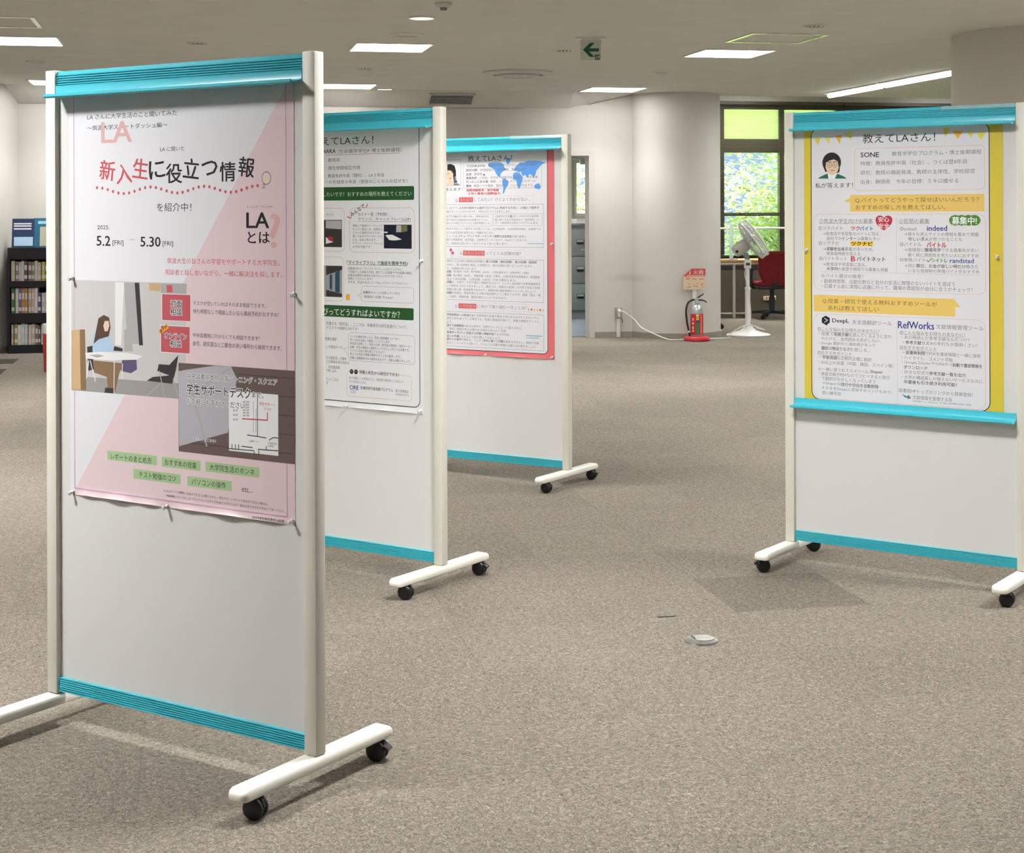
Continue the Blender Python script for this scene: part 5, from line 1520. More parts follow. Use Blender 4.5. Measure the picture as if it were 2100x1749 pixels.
BLABEL = ['nearest tall white notice board at left, carrying the pink poster about new students',
          'middle notice board of the left row, carrying the poster with green banners',
          'farthest notice board of the left row, carrying the red-edged poster with a world map',
          'notice board at the right edge with two turquoise trays and a yellow-edged poster']
bm_ = make_board()
board_objs = []
for i, ((x, y), a) in enumerate(BOARDS):
    b = bm_ if i == 0 else copy_tree(bm_)
    b.location = (x, y, 0)
    b.rotation_euler = (0, 0, -a)
    b['label'] = BLABEL[i]
    board_objs.append(b)
tray(board_objs[3], 0.659)
for i, (ua, ub) in ((2, (0.13, 0.44)), (3, (0.16, 0.44))):
    k = MB()
    rn = random.Random(i)
    n = 14
    fr = [(ua + (ub - ua) * q / n) for q in range(n + 1)]
    for q in range(n):
        z0, z1 = 1.7985 + rn.uniform(-0.0012, 0.0012), 1.7985 + rn.uniform(-0.0012, 0.0012)
        k.quad([(fr[q], -0.0128, 1.783 + rn.uniform(0, 0.002)), (fr[q + 1], -0.0128, 1.783 + rn.uniform(0, 0.002)), (fr[q + 1], -0.008, z1), (fr[q], -0.008, z0)])
        k.quad([(fr[q], -0.008, z0), (fr[q + 1], -0.008, z1), (fr[q + 1], 0.008, z1), (fr[q], 0.008, z0)])
    bmesh.ops.remove_doubles(k.bm, verts=k.bm.verts[:], dist=0.0015)
    tag(k.build('tape_strip', M['tape'], board_objs[i], smooth=0), 'clear adhesive tape')

# ------------------------------------------------------------------ posters
PC = {
    'ink': (30, 28, 34), 'dgrey': (84, 82, 86), 'grey': (128, 126, 130), 'lgrey': (190, 188, 192), 'white': (246, 246, 246), 'paper': (234, 232, 236),
    'pinkmid': (226, 180, 178), 'redsoft': (204, 92, 98), 'red': (198, 40, 44), 'redsq': (196, 92, 100), 'redsq2': (214, 92, 96), 'bulb': (240, 220, 150),
    'ph_wall': (206, 202, 200), 'ph_floor': (160, 156, 154), 'ph_white': (236, 234, 232), 'ph_grey': (176, 174, 174), 'ph_dark': (62, 58, 62), 'ph_tan': (206, 174, 132),
    'ph_brown': (140, 112, 84), 'ph_blue': (176, 202, 226), 'ph_hair': (92, 70, 60), 'ph_purple': (98, 88, 120), 'skin': (236, 206, 180), 'skin2': (230, 204, 174),
    'orange': (240, 170, 60), 'orangel': (232, 186, 150), 'ph_wood': (110, 92, 88), 'ph_wood2': (78, 64, 62), 'ph_lap': (186, 182, 190), 'greentag': (172, 202, 152),
    'brown': (196, 104, 60), 'brownl': (214, 172, 136), 'greenb': (32, 82, 36), 'paleg': (206, 226, 200), 'greenl': (110, 160, 100), 'navy': (20, 26, 44), 'navy2': (34, 54, 140),
    'ph_olive': (110, 112, 60), 'ph_dark2': (52, 50, 50), 'ph_red': (170, 40, 50), 'ph_wall2': (150, 156, 158), 'ph_blue2': (44, 74, 96), 'ph_hair2': (38, 34, 36),
    'ph_teal': (96, 130, 140), 'ph_teal2': (34, 104, 88), 'mapblue': (96, 160, 232), 'ltblue': (120, 180, 206), 'pinkhot': (222, 84, 120), 'bun1': (232, 216, 84), 'bun2': (240, 186, 66),
    'yelb': (240, 204, 112), 'brown2': (130, 102, 52), 'heart': (196, 44, 70), 'badge': (78, 142, 42), 'skyb': (40, 110, 190), 'skyb2': (44, 84, 150), 'yel': (246, 206, 62), 'tealg': (70, 132, 136),
    'plum': (206, 160, 190), 'rose': (236, 122, 128), 'yellow': (226, 204, 72), 'pink': (238, 214, 217),
}
PM = {}


def pmat(c):
    if c not in PM:
        PM[c] = mat('print_' + c, rgb(*PC[c]), 0.42, spec=0.4)
    return PM[c]


def paper_mat(name, a, b=None, line=None):
    m = mat(name, a, 0.36, spec=0.5)
    if b is not None:
        nt = m.node_tree
        tc = nt.nodes.new('ShaderNodeTexCoord')
        sp = nt.nodes.new('ShaderNodeSeparateXYZ')
        nt.links.new(tc.outputs['Object'], sp.inputs[0])
        ml = nt.nodes.new('ShaderNodeMath'); ml.operation = 'MULTIPLY_ADD'
        ml.inputs[1].default_value = -line[0]; ml.inputs[2].default_value = line[1]
        nt.links.new(sp.outputs['Z'], ml.inputs[0])
        ad = nt.nodes.new('ShaderNodeMath'); ad.operation = 'ADD'
        nt.links.new(sp.outputs['X'], ad.inputs[0]); nt.links.new(ml.outputs[0], ad.inputs[1])
        gt = nt.nodes.new('ShaderNodeMath'); gt.operation = 'GREATER_THAN'; gt.inputs[1].default_value = 0
        nt.links.new(ad.outputs[0], gt.inputs[0])
        mx = nt.nodes.new('ShaderNodeMix'); mx.data_type = 'RGBA'
        mx.inputs['A'].default_value = (*a, 1); mx.inputs['B'].default_value = (*b, 1)
        nt.links.new(gt.outputs[0], mx.inputs['Factor'])
        nt.links.new(mx.outputs['Result'], nt.nodes['Principled BSDF'].inputs['Base Color'])
    return m


PAPER = [
    dict(u=(-0.404, 0.406), z=(0.635, 1.748), pins=[-0.392, -0.033, 0.398], amp=0.011),
    dict(u=(-0.405, 0.388), z=(0.640, 1.748), pins=[-0.395, 0.011, 0.375], amp=0.008),
    dict(u=(-0.405, 0.393), z=(0.642, 1.748), pins=[-0.395, -0.028, 0.380], amp=0.008),
    dict(u=(-0.404, 0.393), z=(0.636, 1.748), pins=[-0.39, 0.0, 0.37], amp=0.0),
]
V0 = 0.0040


def ripple(b, u, z):
    d = PAPER[b]
    zb = d['z'][0]
    if z > zb + 0.026 or d['amp'] == 0:
        return 0.0
    w = max(0.0, 1 - (z - zb) / 0.026) ** 1.4 if z > zb else 1.0
    P = d['pins']
    for a, c in zip(P, P[1:]):
        if a <= u <= c:
            q = (u - a) / (c - a)
            return d['amp'] * w * (math.sin(PI * q) ** 2 * 0.55 + 0.45 * math.sin(3 * PI * q) ** 2)
    return 0.0


def seg_items(text):
    parts = text.split('*')
    return [(s, i % 2 == 1) for i, s in enumerate(parts) if s]


def wt(s):
    return sum(0.55 if ord(ch) < 128 else 1.0 for ch in s)


# all lettering first, one depsgraph pass
FONTJOBS = {}


def want(text, off):
    key = (text, off)
    if key not in FONTJOBS:
        c = bpy.data.curves.new('lettering', 'FONT')
        c.body = text
        c.resolution_u = 2
        c.offset = off
        o = bpy.data.objects.new('lettering', c)
        COL.objects.link(o)
        FONTJOBS[key] = o
    return key


SH = {0: [(0, 0)], 1: [(-0.016, 0), (0.016, 0), (0, 0.010), (0, -0.010)],
      2: [(-0.034, 0), (0.034, 0), (-0.017, 0.016), (0.017, 0.016), (-0.017, -0.016), (0.017, -0.016), (0, 0)],
      9: [(0.075 * math.cos(i * PI / 4), 0.075 * math.sin(i * PI / 4)) for i in range(8)]}
for b in PRINTS:
    for part, it in PRINTS[b]:
        if it[0] == 'T':
            for s, bold in seg_items(it[5]):
                want(s, 0.0)
want('火器', 0.0)
want('使用方法', 0.0)
want('消火器', 0.0)
bpy.context.view_layer.update()
dg = bpy.context.evaluated_depsgraph_get()
GLY = {}
for key, o in FONTJOBS.items():
    me = bpy.data.meshes.new_from_object(o.evaluated_get(dg))
    vs = [(v.co.x, v.co.y) for v in me.vertices]
    fs = [tuple(p.vertices) for p in me.polygons]
    if vs:
        xs = [v[0] for v in vs]; ys = [v[1] for v in vs]
        GLY[key] = (vs, fs, min(xs), max(xs), min(ys), max(ys))
    bpy.data.meshes.remove(me)
for o in FONTJOBS.values():
    c = o.data
    bpy.data.objects.remove(o)
    bpy.data.curves.remove(c)


def cjk(s):
    return any(ord(ch) > 0x2E80 for ch in s)


class Flat:
    """flat printed shapes gathered into one mesh"""

    def __init__(self, b):
        self.b = b; self.v = []; self.f = []; self.mi = []; self.mats = []

    def m(self, c):
        if c not in self.mats:
            self.mats.append(c)
        return self.mats.index(c)

    def poly(self, pts, v, c):
        n0 = len(self.v)
        self.v += [(p[0], p[1], v) for p in pts]
        self.f.append(list(range(n0, n0 + len(pts))))
        self.mi.append(self.m(c))

    def line(self, pts, w, v, c, closed=False):
        P = []
        src = [Vector((p[0], p[1])) for p in pts]
        for i, p in enumerate(src):
            P.append(p)
            if i < len(src) - 1 or closed:
                q = src[(i + 1) % len(src)]
                m_ = int((q - p).length / 0.03) if w > 0.0025 else 0
                P += [p.lerp(q, j / m_) for j in range(1, m_)]
        n = len(P)
        L_, R_ = [], []
        for i in range(n):
            if closed:
                d0 = (P[i] - P[i - 1]).normalized(); d1 = (P[(i + 1) % n] - P[i]).normalized()
            else:
                d0 = (P[i] - P[i - 1]).normalized() if i else (P[1] - P[0]).normalized()
                d1 = (P[i + 1] - P[i]).normalized() if i < n - 1 else d0
            d = (d0 + d1)
            if d.length < 1e-6:
                d = d1
            d.normalize()
            nn = Vector((-d.y, d.x))
            k = max(0.4, abs(d.dot(d1)))
            L_.append(P[i] + nn * (w / 2 / k)); R_.append(P[i] - nn * (w / 2 / k))
        for i in range(n if closed else n - 1):
            j = (i + 1) % n
            self.poly([L_[i], R_[i], R_[j], L_[j]], v, c)

    def text(self, it, v, s, u0, u1, bold, c, halo):
        _, _, _, zc, h, whole, _, _, rot, _ = it
        g = GLY.get((s, 0.0))
        if not g:
            return
        vs, fs, x0, x1, y0, y1 = g
        shifts = SH[9 if halo else max(it[7], 1 if bold else 0)]
        sx = (u1 - u0) / max(x1 - x0, 1e-4)
        if cjk(whole):
            sy = h / (max(y1 - y0, 0.86) if len(s) > 1 or True else 1)
            yc = 0.38 if (y1 - y0) < 0.8 else (y0 + y1) / 2
        else:
            sy = h / (y1 - y0); yc = (y0 + y1) / 2
        if (x1 - x0) < 0.35 and len(s) == 1:
            sx = min(sx, sy * 1.2)
        uc, xc = (u0 + u1) / 2, (x0 + x1) / 2
        ca, sa = math.cos(rot or 0), math.sin(rot or 0)
        mi = self.m(c)
        for si, (dx, dy) in enumerate(shifts):
            n0 = len(self.v)
            for x, y in vs:
                a, e = (x - xc + dx) * sx, (y - yc + dy) * sy
                self.v.append((uc + a * ca - e * sa, zc + a * sa + e * ca, v + 0.000002 * si))
            for f in fs:
                self.f.append([n0 + i for i in f]); self.mi.append(mi)

    def build(self, name, parent):
        me = bpy.data.meshes.new(name)
        V = []
        for u, z, v in self.v:
            r_ = ripple(self.b, u, z)
            V.append((u, -(v + r_ + (0.0005 if r_ else 0.0)), z))
        me.from_pydata(V, [], self.f)
        for p_, i_ in zip(me.polygons, self.mi):
            p_.material_index = i_
        for c in self.mats:
            me.materials.append(pmat(c))
        me.update()
        o = bpy.data.objects.new(name, me)
        COL.objects.link(o)
        o.parent = parent
        return o


def rrect(r, rad, n=6):
    u0, u1, z0, z1 = r
    if rad <= 0:
        return [(u0, z0), (u1, z0), (u1, z1), (u0, z1)]
    p = []
    for cx, cz, a0_ in ((u1 - rad, z0 + rad, -PI / 2), (u1 - rad, z1 - rad, 0), (u0 + rad, z1 - rad, PI / 2), (u0 + rad, z0 + rad, PI)):
        for i in range(n + 1):
            a = a0_ + i * PI / 2 / n
            p.append((cx + rad * math.cos(a), cz + rad * math.sin(a)))
    return p


FRAMES = {
    0: [('printed_border', ('O', [-0.385, 0.380, 0.6535, 1.742], 0, 0.0030, 'plum'))],
    1: [('printed_border', ('O', [-0.385, 0.3705, 0.6645, 1.742], 0.026, 0.0030, 'ink'))],
    2: [('printed_border', ('F', [-0.367, 0.3525, 0.6685, 1.738], 0.028, 'paper')), ('printed_border', ('O', [-0.367, 0.3525, 0.6685, 1.738], 0.028, 0.0032, 'ink'))],
    3: [('printed_border', ('F', [-0.373, 0.342, 0.6565, 1.732], 0.034, 'paper')), ('printed_border', ('O', [-0.373, 0.342, 0.6565, 1.732], 0.034, 0.0032, 'ink'))],
}
PAPERMAT = [
    paper_mat('poster_paper_pink', rgb(234, 232, 236), rgb(234, 210, 213), (0.714, 0.372 + 0.714 * 0.666)),
    paper_mat('poster_paper_white', rgb(232, 232, 234)),
    paper_mat('poster_paper_rose', rgb(232, 118, 124)),
    paper_mat('poster_paper_yellow', rgb(226, 202, 66)),
]
PLAB = ['pink and white poster with curved heading on the nearest notice board',
        'white poster with two dark green banners on the middle left notice board',
        'red-edged poster with a blue world map on the farthest notice board',
        'yellow-edged poster with speech bubbles on the right notice board']


def make_poster(b):
    d = PAPER[b]
    (u0, u1), (z0, z1) = d['u'], d['z']
    nu, nz = 120, 40
    zs = [z0 + 0.05 * i / 10 for i in range(11)] + [z0 + 0.05 + (z1 - z0 - 0.05) * i / 30 for i in range(1, 31)]
    V, Fc = [], []
    for side in (0, 1):
        for zi, z in enumerate(zs):
            for i in range(nu + 1):
                u = u0 + (u1 - u0) * i / nu
                r = ripple(b, u, z)
                zz = z + (0.35 * r if zi == 0 else 0)
                wob = 0.0
                V.append((u, -(V0 - 0.0003 * side + r + wob), zz))
    n = (nu + 1) * len(zs)
    for zi in range(len(zs) - 1):
        for i in range(nu):
            a = zi * (nu + 1) + i
            q = [a, a + 1, a + nu + 2, a + nu + 1]
            Fc.append(q)
            Fc.append([n + x for x in reversed(q)])
    ring = [i for i in range(nu + 1)] + [zi * (nu + 1) + nu for zi in range(1, len(zs))] + [(len(zs) - 1) * (nu + 1) + i for i in range(nu - 1, -1, -1)] + [zi * (nu + 1) for zi in range(len(zs) - 2, 0, -1)]
    for i, a in enumerate(ring):
        c = ring[(i + 1) % len(ring)]
        Fc.append([a, n + a, n + c, c])
    me = bpy.data.meshes.new('poster')
    me.from_pydata(V, [], Fc)
    me.materials.append(PAPERMAT[b])
    me.update()
    me.shade_smooth()
    me.set_sharp_from_angle(angle=math.radians(40))
    o = bpy.data.objects.new('poster', me)
    COL.objects.link(o)
    (x, y), a = BOARDS[b]
    o.location = (x, y, 0)
    o.rotation_euler = (0, 0, -a)
    tag(o, PLAB[b], 'poster', 'posters on the notice boards')
    # prints, layered only as far as they overlap
    parts, nsplit, boxes = {}, {}, []
    SPLIT = ('yellow_speech_bubble', 'green_banner', 'red_caption_square', 'green_topic_tag', 'red_caption_bar', 'printed_photograph', 'printed_lettering', 'printed_pennant', 'printed_logo', 'printed_flower')
    EACH = ('printed_lettering', 'printed_pennant', 'printed_logo', 'printed_flower')
    STEP = 0.00009
    for part, it in FRAMES[b] + PRINTS[b]:
        kind = it[0]
        if kind == 'T':
            bx = (it[1], it[2], it[3] - it[4] * 0.6, it[3] + it[4] * 0.6)
        elif kind in 'PL':
            bx = (min(p[0] for p in it[1]), max(p[0] for p in it[1]), min(p[1] for p in it[1]), max(p[1] for p in it[1]))
        elif kind in 'FO':
            bx = tuple(it[1])
        else:
            bx = (it[1] - it[3], it[1] + it[3], it[2] - it[4], it[2] + it[4])
        lay = 1
        if kind == 'O':
            lay = 2
        else:
            for q, l in boxes:
                if q[0] < bx[1] and q[1] > bx[0] and q[2] < bx[3] and q[3] > bx[2]:
                    lay = max(lay, l + 1)
            boxes.append((bx, lay))
        v = V0 + STEP * lay
        key = part
        if part in SPLIT:
            if part in EACH or kind == 'F' and not (part == 'red_caption_square' and it[3] != 'paper'):
                nsplit[part] = nsplit.get(part, 0) + 1
            key = (part, nsplit.get(part, 1))
        if key not in parts:
            parts[key] = Flat(b)
        fl = parts[key]
        if kind == 'T':
            S = seg_items(it[5])
            tot = sum(wt(s) for s, _ in S)
            u = it[1]
            for s, bold in S:
                w = (it[2] - it[1]) * wt(s) / tot
                g = 0.03 * w / max(wt(s), 1) if len(S) > 1 else 0
                if it[9]:
                    fl.text(it, v - STEP * 0.5, s, u + g, u + w - g, bold, 'white', True)
                fl.text(it, v, s, u + g, u + w - g, bold, 'dgrey' if bold and it[6] == 'grey' else it[6], False)
                u += w
        elif kind == 'P':
            fl.poly(it[1], v, it[2])
        elif kind == 'L':
            fl.line(it[1], it[2], v, it[3])
        elif kind == 'F':
            fl.poly(rrect(it[1], it[2]), v, it[3])
        elif kind == 'O':
            fl.line(rrect(it[1], it[2]), it[3], v, it[4], True)
        elif kind == 'D':
            fl.poly([(it[1] + it[3] * math.cos(2 * PI * i / 24), it[2] + it[4] * math.sin(2 * PI * i / 24)) for i in range(24)], v, it[5])
    for key, fl in parts.items():
        if fl.f:
            fl.build(key if isinstance(key, str) else key[0], o)
    return o


posters = [make_poster(b) for b in range(4)]

PINS = [
    (0, -0.389, 1.229, 'clear push pin at mid left edge of the pink poster'),
    (0, 0.405, 1.205, 'clear push pin at mid right edge of the pink poster'),
    (0, -0.392, 0.642, 'clear push pin at the lower left corner of the pink poster'),
    (0, -0.033, 0.638, 'clear push pin at the middle of the bottom edge of the pink poster'),
    (0, 0.398, 0.645, 'clear push pin at the lower right corner of the pink poster'),
    (1, 0.384, 1.222, 'clear push pin at the right edge of the poster with green banners'),
    (1, 0.011, 0.649, 'clear push pin at the middle of the bottom edge of the green-bannered poster'),
    (1, 0.375, 0.654, 'clear push pin at the lower right corner of the green-bannered poster'),
    (2, 0.382, 1.238, 'clear push pin on the red right margin of the map poster'),
    (2, -0.028, 0.648, 'clear push pin at the bottom middle of the red-edged map poster'),
    (2, 0.380, 0.655, 'clear push pin at the lower right corner of the red-edged map poster'),
    (3, -0.392, 1.250, 'clear push pin on the left yellow margin of the right-hand poster'),
    (3, 0.372, 1.234, 'clear push pin on the right yellow margin of the right-hand poster'),
]
pm = None
for b, u, z, lab in PINS:
    (x, y), a = BOARDS[b]
    if pm is None:
        pm = thing('push_pin', lab, 'push pin', (0, 0, 0), 0, 'clear push pins holding the posters')
        k = MB()
        Mr = Matrix.Rotation(PI / 2, 4, 'X')
        k.lathe([(0, 0.0), (0.0058, 0.0), (0.0064, 0.0012), (0.0055, 0.0028), (0.0036, 0.0042), (0.0032, 0.0078), (0.0040, 0.0100), (0.0054, 0.0125), (0.0058, 0.0150), (0.0044, 0.0172), (0, 0.0178)], 20, Mr)
        k.build('head', M['pin'], pm)
        k = MB()
        k.cyl((0, 0.0035, 0), (0, -0.009, 0), 0.0012, n=10)
        k.build('needle', M['pinmetal'], pm)
        p = pm
    else:
        p = copy_tree(pm)
        p['label'] = lab
    n = Vector((-math.sin(a), -math.cos(a), 0))
    d = Vector((math.cos(a), -math.sin(a), 0))
    q = Vector((x, y, z)) + d * u + n * (V0 + 0.0004)
    p.location = q
    p.rotation_euler = (0.18, 0, -a)
# ------------------------------------------------------------------ floor outlet, carpet nick
t = thing('floor_outlet', 'round metal floor outlet set in the carpet in front of the right board', 'floor outlet', (0.614, 5.115, 0.0))
k = MB(); k.lathe([(0.0565, 0.0), (0.0545, 0.006), (0.047, 0.0085), (0, 0.009)], 48); k.build('cover_ring', M['steel'], t)
k = MB()
pts = [(0.036 * math.cos(a), 0.036 * math.sin(a)) for a in [i * PI / 12 for i in range(-9, 10)]]
k.prism([(x + 0.006, y + 0.004, 0.0088) for x, y in pts], (0, 0, 0.0022)); k.build('hinged_lid', M['steel'], t)
k = MB(); k.box((-0.022, 0.006, 0.0095), (0.004, 0.052, 0.0016), rot=Matrix.Rotation(0.25, 3, 'Z')); k.build('slot', M['black'], t, smooth=0)
k = MB()
k.prism([(0.50, 5.418, 0.001), (0.556, 5.428, 0.001), (0.566, 5.44, 0.001), (0.56, 5.424, 0.001), (0.50, 5.414, 0.001)], (0, 0, 0.0015))  # raised dark sliver stands for the cut in the seam
tag(k.build('seam_slit', M['black'], smooth=0), 'dark thread on a carpet seam left of the dark tile', 'slit')

# ------------------------------------------------------------------ bookcase at the far left
BC = Vector((-5.03, 15.60, 0))          # front left corner


def B(s, t, z):
    p = BC + E1 * s + E2 * t
    return Vector((p.x, p.y, z))


case = thing('bookcase', 'low black bookcase against the wall at far left', 'bookcase', B(0, 0, 0), RZB)
WC, DC = 0.92, 0.36
M['blackwood'] = mat('black_lacquer', rgb(24, 22, 28), 0.35)
k = MB(); k.bounds((0, 0, 0), (0.022, DC, 1.055)); k.build('side_panel', M['blackwood'], case, smooth=0)
k = MB(); k.bounds((WC - 0.022, 0, 0), (WC, DC, 1.055)); k.build('side_panel', M['blackwood'], case, smooth=0)
k = MB(); k.bounds((0.022, DC - 0.012, 0), (WC - 0.022, DC, 1.055)); k.build('back_panel', M['blackwood'], case, smooth=0)
for za, zb in ((0.0, 0.083), (0.302, 0.40), (0.66, 0.722), (0.939, 1.053)):
    k = MB(); k.bounds((0.022, 0.0, za), (WC - 0.022, DC - 0.012, zb)); k.build('shelf', M['blackwood'], case, smooth=0)

BOOKC = {'cream': (214, 206, 182), 'grey': (150, 142, 136), 'white': (226, 224, 220), 'dark grey': (104, 96, 94), 'brown': (132, 116, 104), 'yellow': (214, 200, 60),
         'green': (86, 130, 84), 'red and white': (204, 160, 156), 'purple': (92, 88, 140), 'orange': (220, 120, 66), 'pale blue': (190, 206, 214), 'pink': (206, 178, 172),
         'olive': (150, 158, 92), 'mint': (190, 214, 206), 'light grey': (196, 194, 190), 'blue': (98, 116, 160)}
BM = {c: mat('book_' + c.replace(' ', '_'), rgb(*v), 0.55) for c, v in BOOKC.items()}
M['page'] = mat('book_pages', rgb(226, 220, 206), 0.8)
M['booklabel'] = mat('book_spine_label', rgb(222, 214, 208), 0.6)
ROWS = [
    ('upper shelf', 0.722, [('cream', .036, .20), ('grey', .03, .195), ('light grey', .026, .19), ('white', .024, .20), ('dark grey', .036, .198), ('brown', .034, .192), ('grey', .028, .19), ('cream', .030, .20), ('light grey', .032, .185), ('yellow', .030, .19), ('green', .034, .182), ('brown', .03, .186)]),
    ('middle shelf', 0.400, [('green', .034, .25), ('cream', .030, .25), ('blue', .030, .25), ('orange', .030, .252), ('olive', .028, .25), ('red and white', .030, .25), ('pink', .030, .252), ('white', .030, .25), ('purple', .032, .205), ('light grey', .032, .20), ('pale blue', .03, .205), ('blue', .03, .2)]),
    ('lowest shelf', 0.083, [('pink', .022, .205), ('olive', .034, .21), ('white', .030, .20), ('mint', .036, .212), ('pale blue', .030, .205), ('cream', .028, .20), ('pink', .036, .207), ('brown', .032, .20), ('dark grey', .022, .19), ('white', .034, .207), ('light grey', .03, .2), ('green', .03, .2)]),
]
bk_mesh = None
for rname, z, books in ROWS:
    s = 0.03
    cnt = {}
    for i, (c, w, h) in enumerate(books):
        bt = thing('book', '%s-spined book, %s from the left on the %s of the black bookcase' % (c, ordn[i], rname), 'book', B(s + w / 2, 0.035, z + 0.0005), RZB, 'books on the %s' % rname)
        d = 0.17 + 0.03 * ((i * 7) % 3) / 2
        k = MB()
        k.bounds((-w / 2 + 0.0008, 0, 0), (-w / 2 + 0.003, d, h)); k.bounds((w / 2 - 0.003, 0, 0), (w / 2 - 0.0008, d, h)); k.bounds((-w / 2 + 0.0008, -0.001, 0), (w / 2 - 0.0008, 0.003, h))
        k.build('cover', BM[c], bt, smooth=0)
        k = MB(); k.bounds((-w / 2 + 0.003, 0.003, 0.003), (w / 2 - 0.003, d - 0.004, h - 0.003)); k.build('pages', M['page'], bt, smooth=0)
        k = MB(); k.bounds((-w / 2 + 0.003, -0.0022, 0.022), (w / 2 - 0.003, -0.001, 0.058)); k.build('spine_label', M['booklabel'], bt, smooth=0)
        k = MB(); k.bounds((-w / 2 + 0.005, -0.0022, h * 0.55), (w / 2 - 0.005, -0.001, h * 0.8)); k.build('title_band', M['booklabel'], bt, smooth=0)
        s += w + (0.006 if (i * 5) % 4 == 0 else 0.0)

# two magazines leaning on top of the bookcase
for lab, s0, w, h, c1, c2, c3 in (('dark blue magazine with a pale blue lower half leaning on the black bookcase', 0.03, 0.215, 0.30, (40, 56, 88), (168, 196, 220), (206, 206, 214)),
                                  ('teal magazine with a cream panel leaning on the black bookcase', 0.235, 0.22, 0.305, (36, 98, 126), (176, 170, 148), (150, 190, 200))):
    t = thing('magazine', lab, 'magazine', B(s0 + w / 2, 0.14 - (0.05 if s0 < 0.1 else 0), 1.0572), RZB)
    tilt = Matrix.Rotation(math.radians(-17), 4, 'X')
    k = MB(); k.bounds((-w / 2, 0, 0), (w / 2, 0.012, h)); bmesh.ops.transform(k.bm, matrix=tilt, verts=k.bm.verts[:]); k.build('pages', M['page'], t, smooth=0)
    k = MB(); k.bounds((-w / 2 - 0.001, -0.002, 0), (w / 2 + 0.001, 0.0, h + 0.001)); bmesh.ops.transform(k.bm, matrix=tilt, verts=k.bm.verts[:])
    k.build('cover', mat('magazine_cover', rgb(*c1), 0.3), t, smooth=0)
    k = MB()
    if s0 < 0.1:
        k.bounds((-w / 2 + 0.02, -0.003, 0.015), (w / 2 - 0.012, -0.002, h * 0.36), mi=0)
        for q in (0.62, 0.72, 0.8):
            k.bounds((-w / 2 + 0.015, -0.003, h * q), (w / 2 - 0.03, -0.002, h * q + 0.014), mi=1)
    else:
        k.bounds((-w / 2 + 0.06, -0.003, 0.01), (w / 2 - 0.012, -0.002, h * 0.70), mi=0)
        k.bounds((-w / 2 + 0.04, -0.003, h * 0.80), (w / 2 - 0.03, -0.002, h * 0.90), mi=1)
    bmesh.ops.transform(k.bm, matrix=tilt, verts=k.bm.verts[:])
    k.build('cover_picture', [mat('cover_picture', rgb(*c2), 0.3), mat('cover_title', rgb(*c3), 0.3)], t, smooth=0)

t = thing('wastebasket', 'red bin with a pale liner, almost hidden behind the nearest board', 'bin', (-4.02, 13.86, 0))
k = MB(); k.lathe([(0, 0.004), (0.105, 0.004), (0.12, 0.0), (0.125, 0.01), (0.138, 0.34), (0.132, 0.34), (0.118, 0.02), (0, 0.02)], 40); k.build('body', M['red'], t)
k = MB(); k.lathe([(0.128, 0.30), (0.134, 0.42), (0.130, 0.425), (0.124, 0.30)], 40); k.build('liner', M['whiteplastic'], t)

# ------------------------------------------------------------------ wall outlet with cord
t = thing('wall_outlet', 'grey surface outlet box low on the back wall with a white duct below', 'outlet', W(-0.205, 0, 0.272), RZB)
k = MB(); k.bounds((-0.036, -0.045, -0.06), (0.036, 0.0, 0.06), bevel=0.004); k.build('box', mat('outlet_grey', rgb(158, 154, 146), 0.5), t)
k = MB(); k.bounds((-0.016, -0.050, -0.045), (0.016, -0.044, 0.048), bevel=0.002); k.build('socket_plate', M['whiteplastic'], t)
k = MB(); k.bounds((-0.021, -0.02, -0.270), (0.021, 0.0, -0.06), bevel=0.002); k.build('duct', M['whiteplastic'], t)
k = MB()
k.tube([(0.03, -0.03, -0.06), (0.044, -0.034, -0.085), (0.042, -0.034, -0.11)], 0.004)
k.build('strap', M['grey_dark'], t)
plug = W(-0.205, -0.068, 0.29)
FAN = Vector((2.655, 17.62, 0))
EXT = Vector((1.990, 16.885, 0))
ctl = [plug, W(-0.17, -0.10, 0.288), W(-0.05, -0.12, 0.20), Vector((1.42, 17.20, 0.12)), Vector((1.56, 17.06, 0.055)), Vector((1.68, 16.98, 0.01)), Vector((1.76, 16.96, 0.005)), Vector((1.99, 17.09, 0.005)), Vector((2.20, 17.1, 0.005)), Vector((2.34, 17.15, 0.005)),
       Vector((2.41, 17.26, 0.006)), Vector((2.395, 17.45, 0.01)), FAN + Vector((-0.20, -0.12, 0.04)), FAN + Vector((-0.09, -0.1, 0.10)), FAN + Vector((0.0, -0.06, 0.12)),
       FAN + Vector((0.12, -0.1, 0.085)), FAN + Vector((0.18, -0.04, 0.06)), FAN + Vector((0.1, 0.06, 0.08))]


def smooth_pts(c, n=8):
    out = []
    m = len(c)
    for i in range(m - 1):
        p0, p1, p2, p3 = c[max(i - 1, 0)], c[i], c[i + 1], c[min(i + 2, m - 1)]
        for q in range(n):
            u = q / n
            out.append(0.5 * ((2 * p1) + (p2 - p0) * u + (2 * p0 - 5 * p1 + 4 * p2 - p3) * u * u + (3 * p1 - p0 - 3 * p2 + p3) * u ** 3))
    out.append(c[-1])
    return out


M['cordw'] = mat('white_cord', rgb(232, 230, 222), 0.5)
t = thing('power_cord', 'white power cord running from the wall outlet to the fan', 'cord', plug)
k = MB(); k.tube([p - plug for p in smooth_pts(ctl)], 0.0062, 8); k.build('cable', M['cordw'], t)
k = MB(); k.box((0, 0.0, 0.0), (0.03, 0.03, 0.026), bevel=0.005, rot=ROTB); k.build('plug', M['whiteplastic'], t)

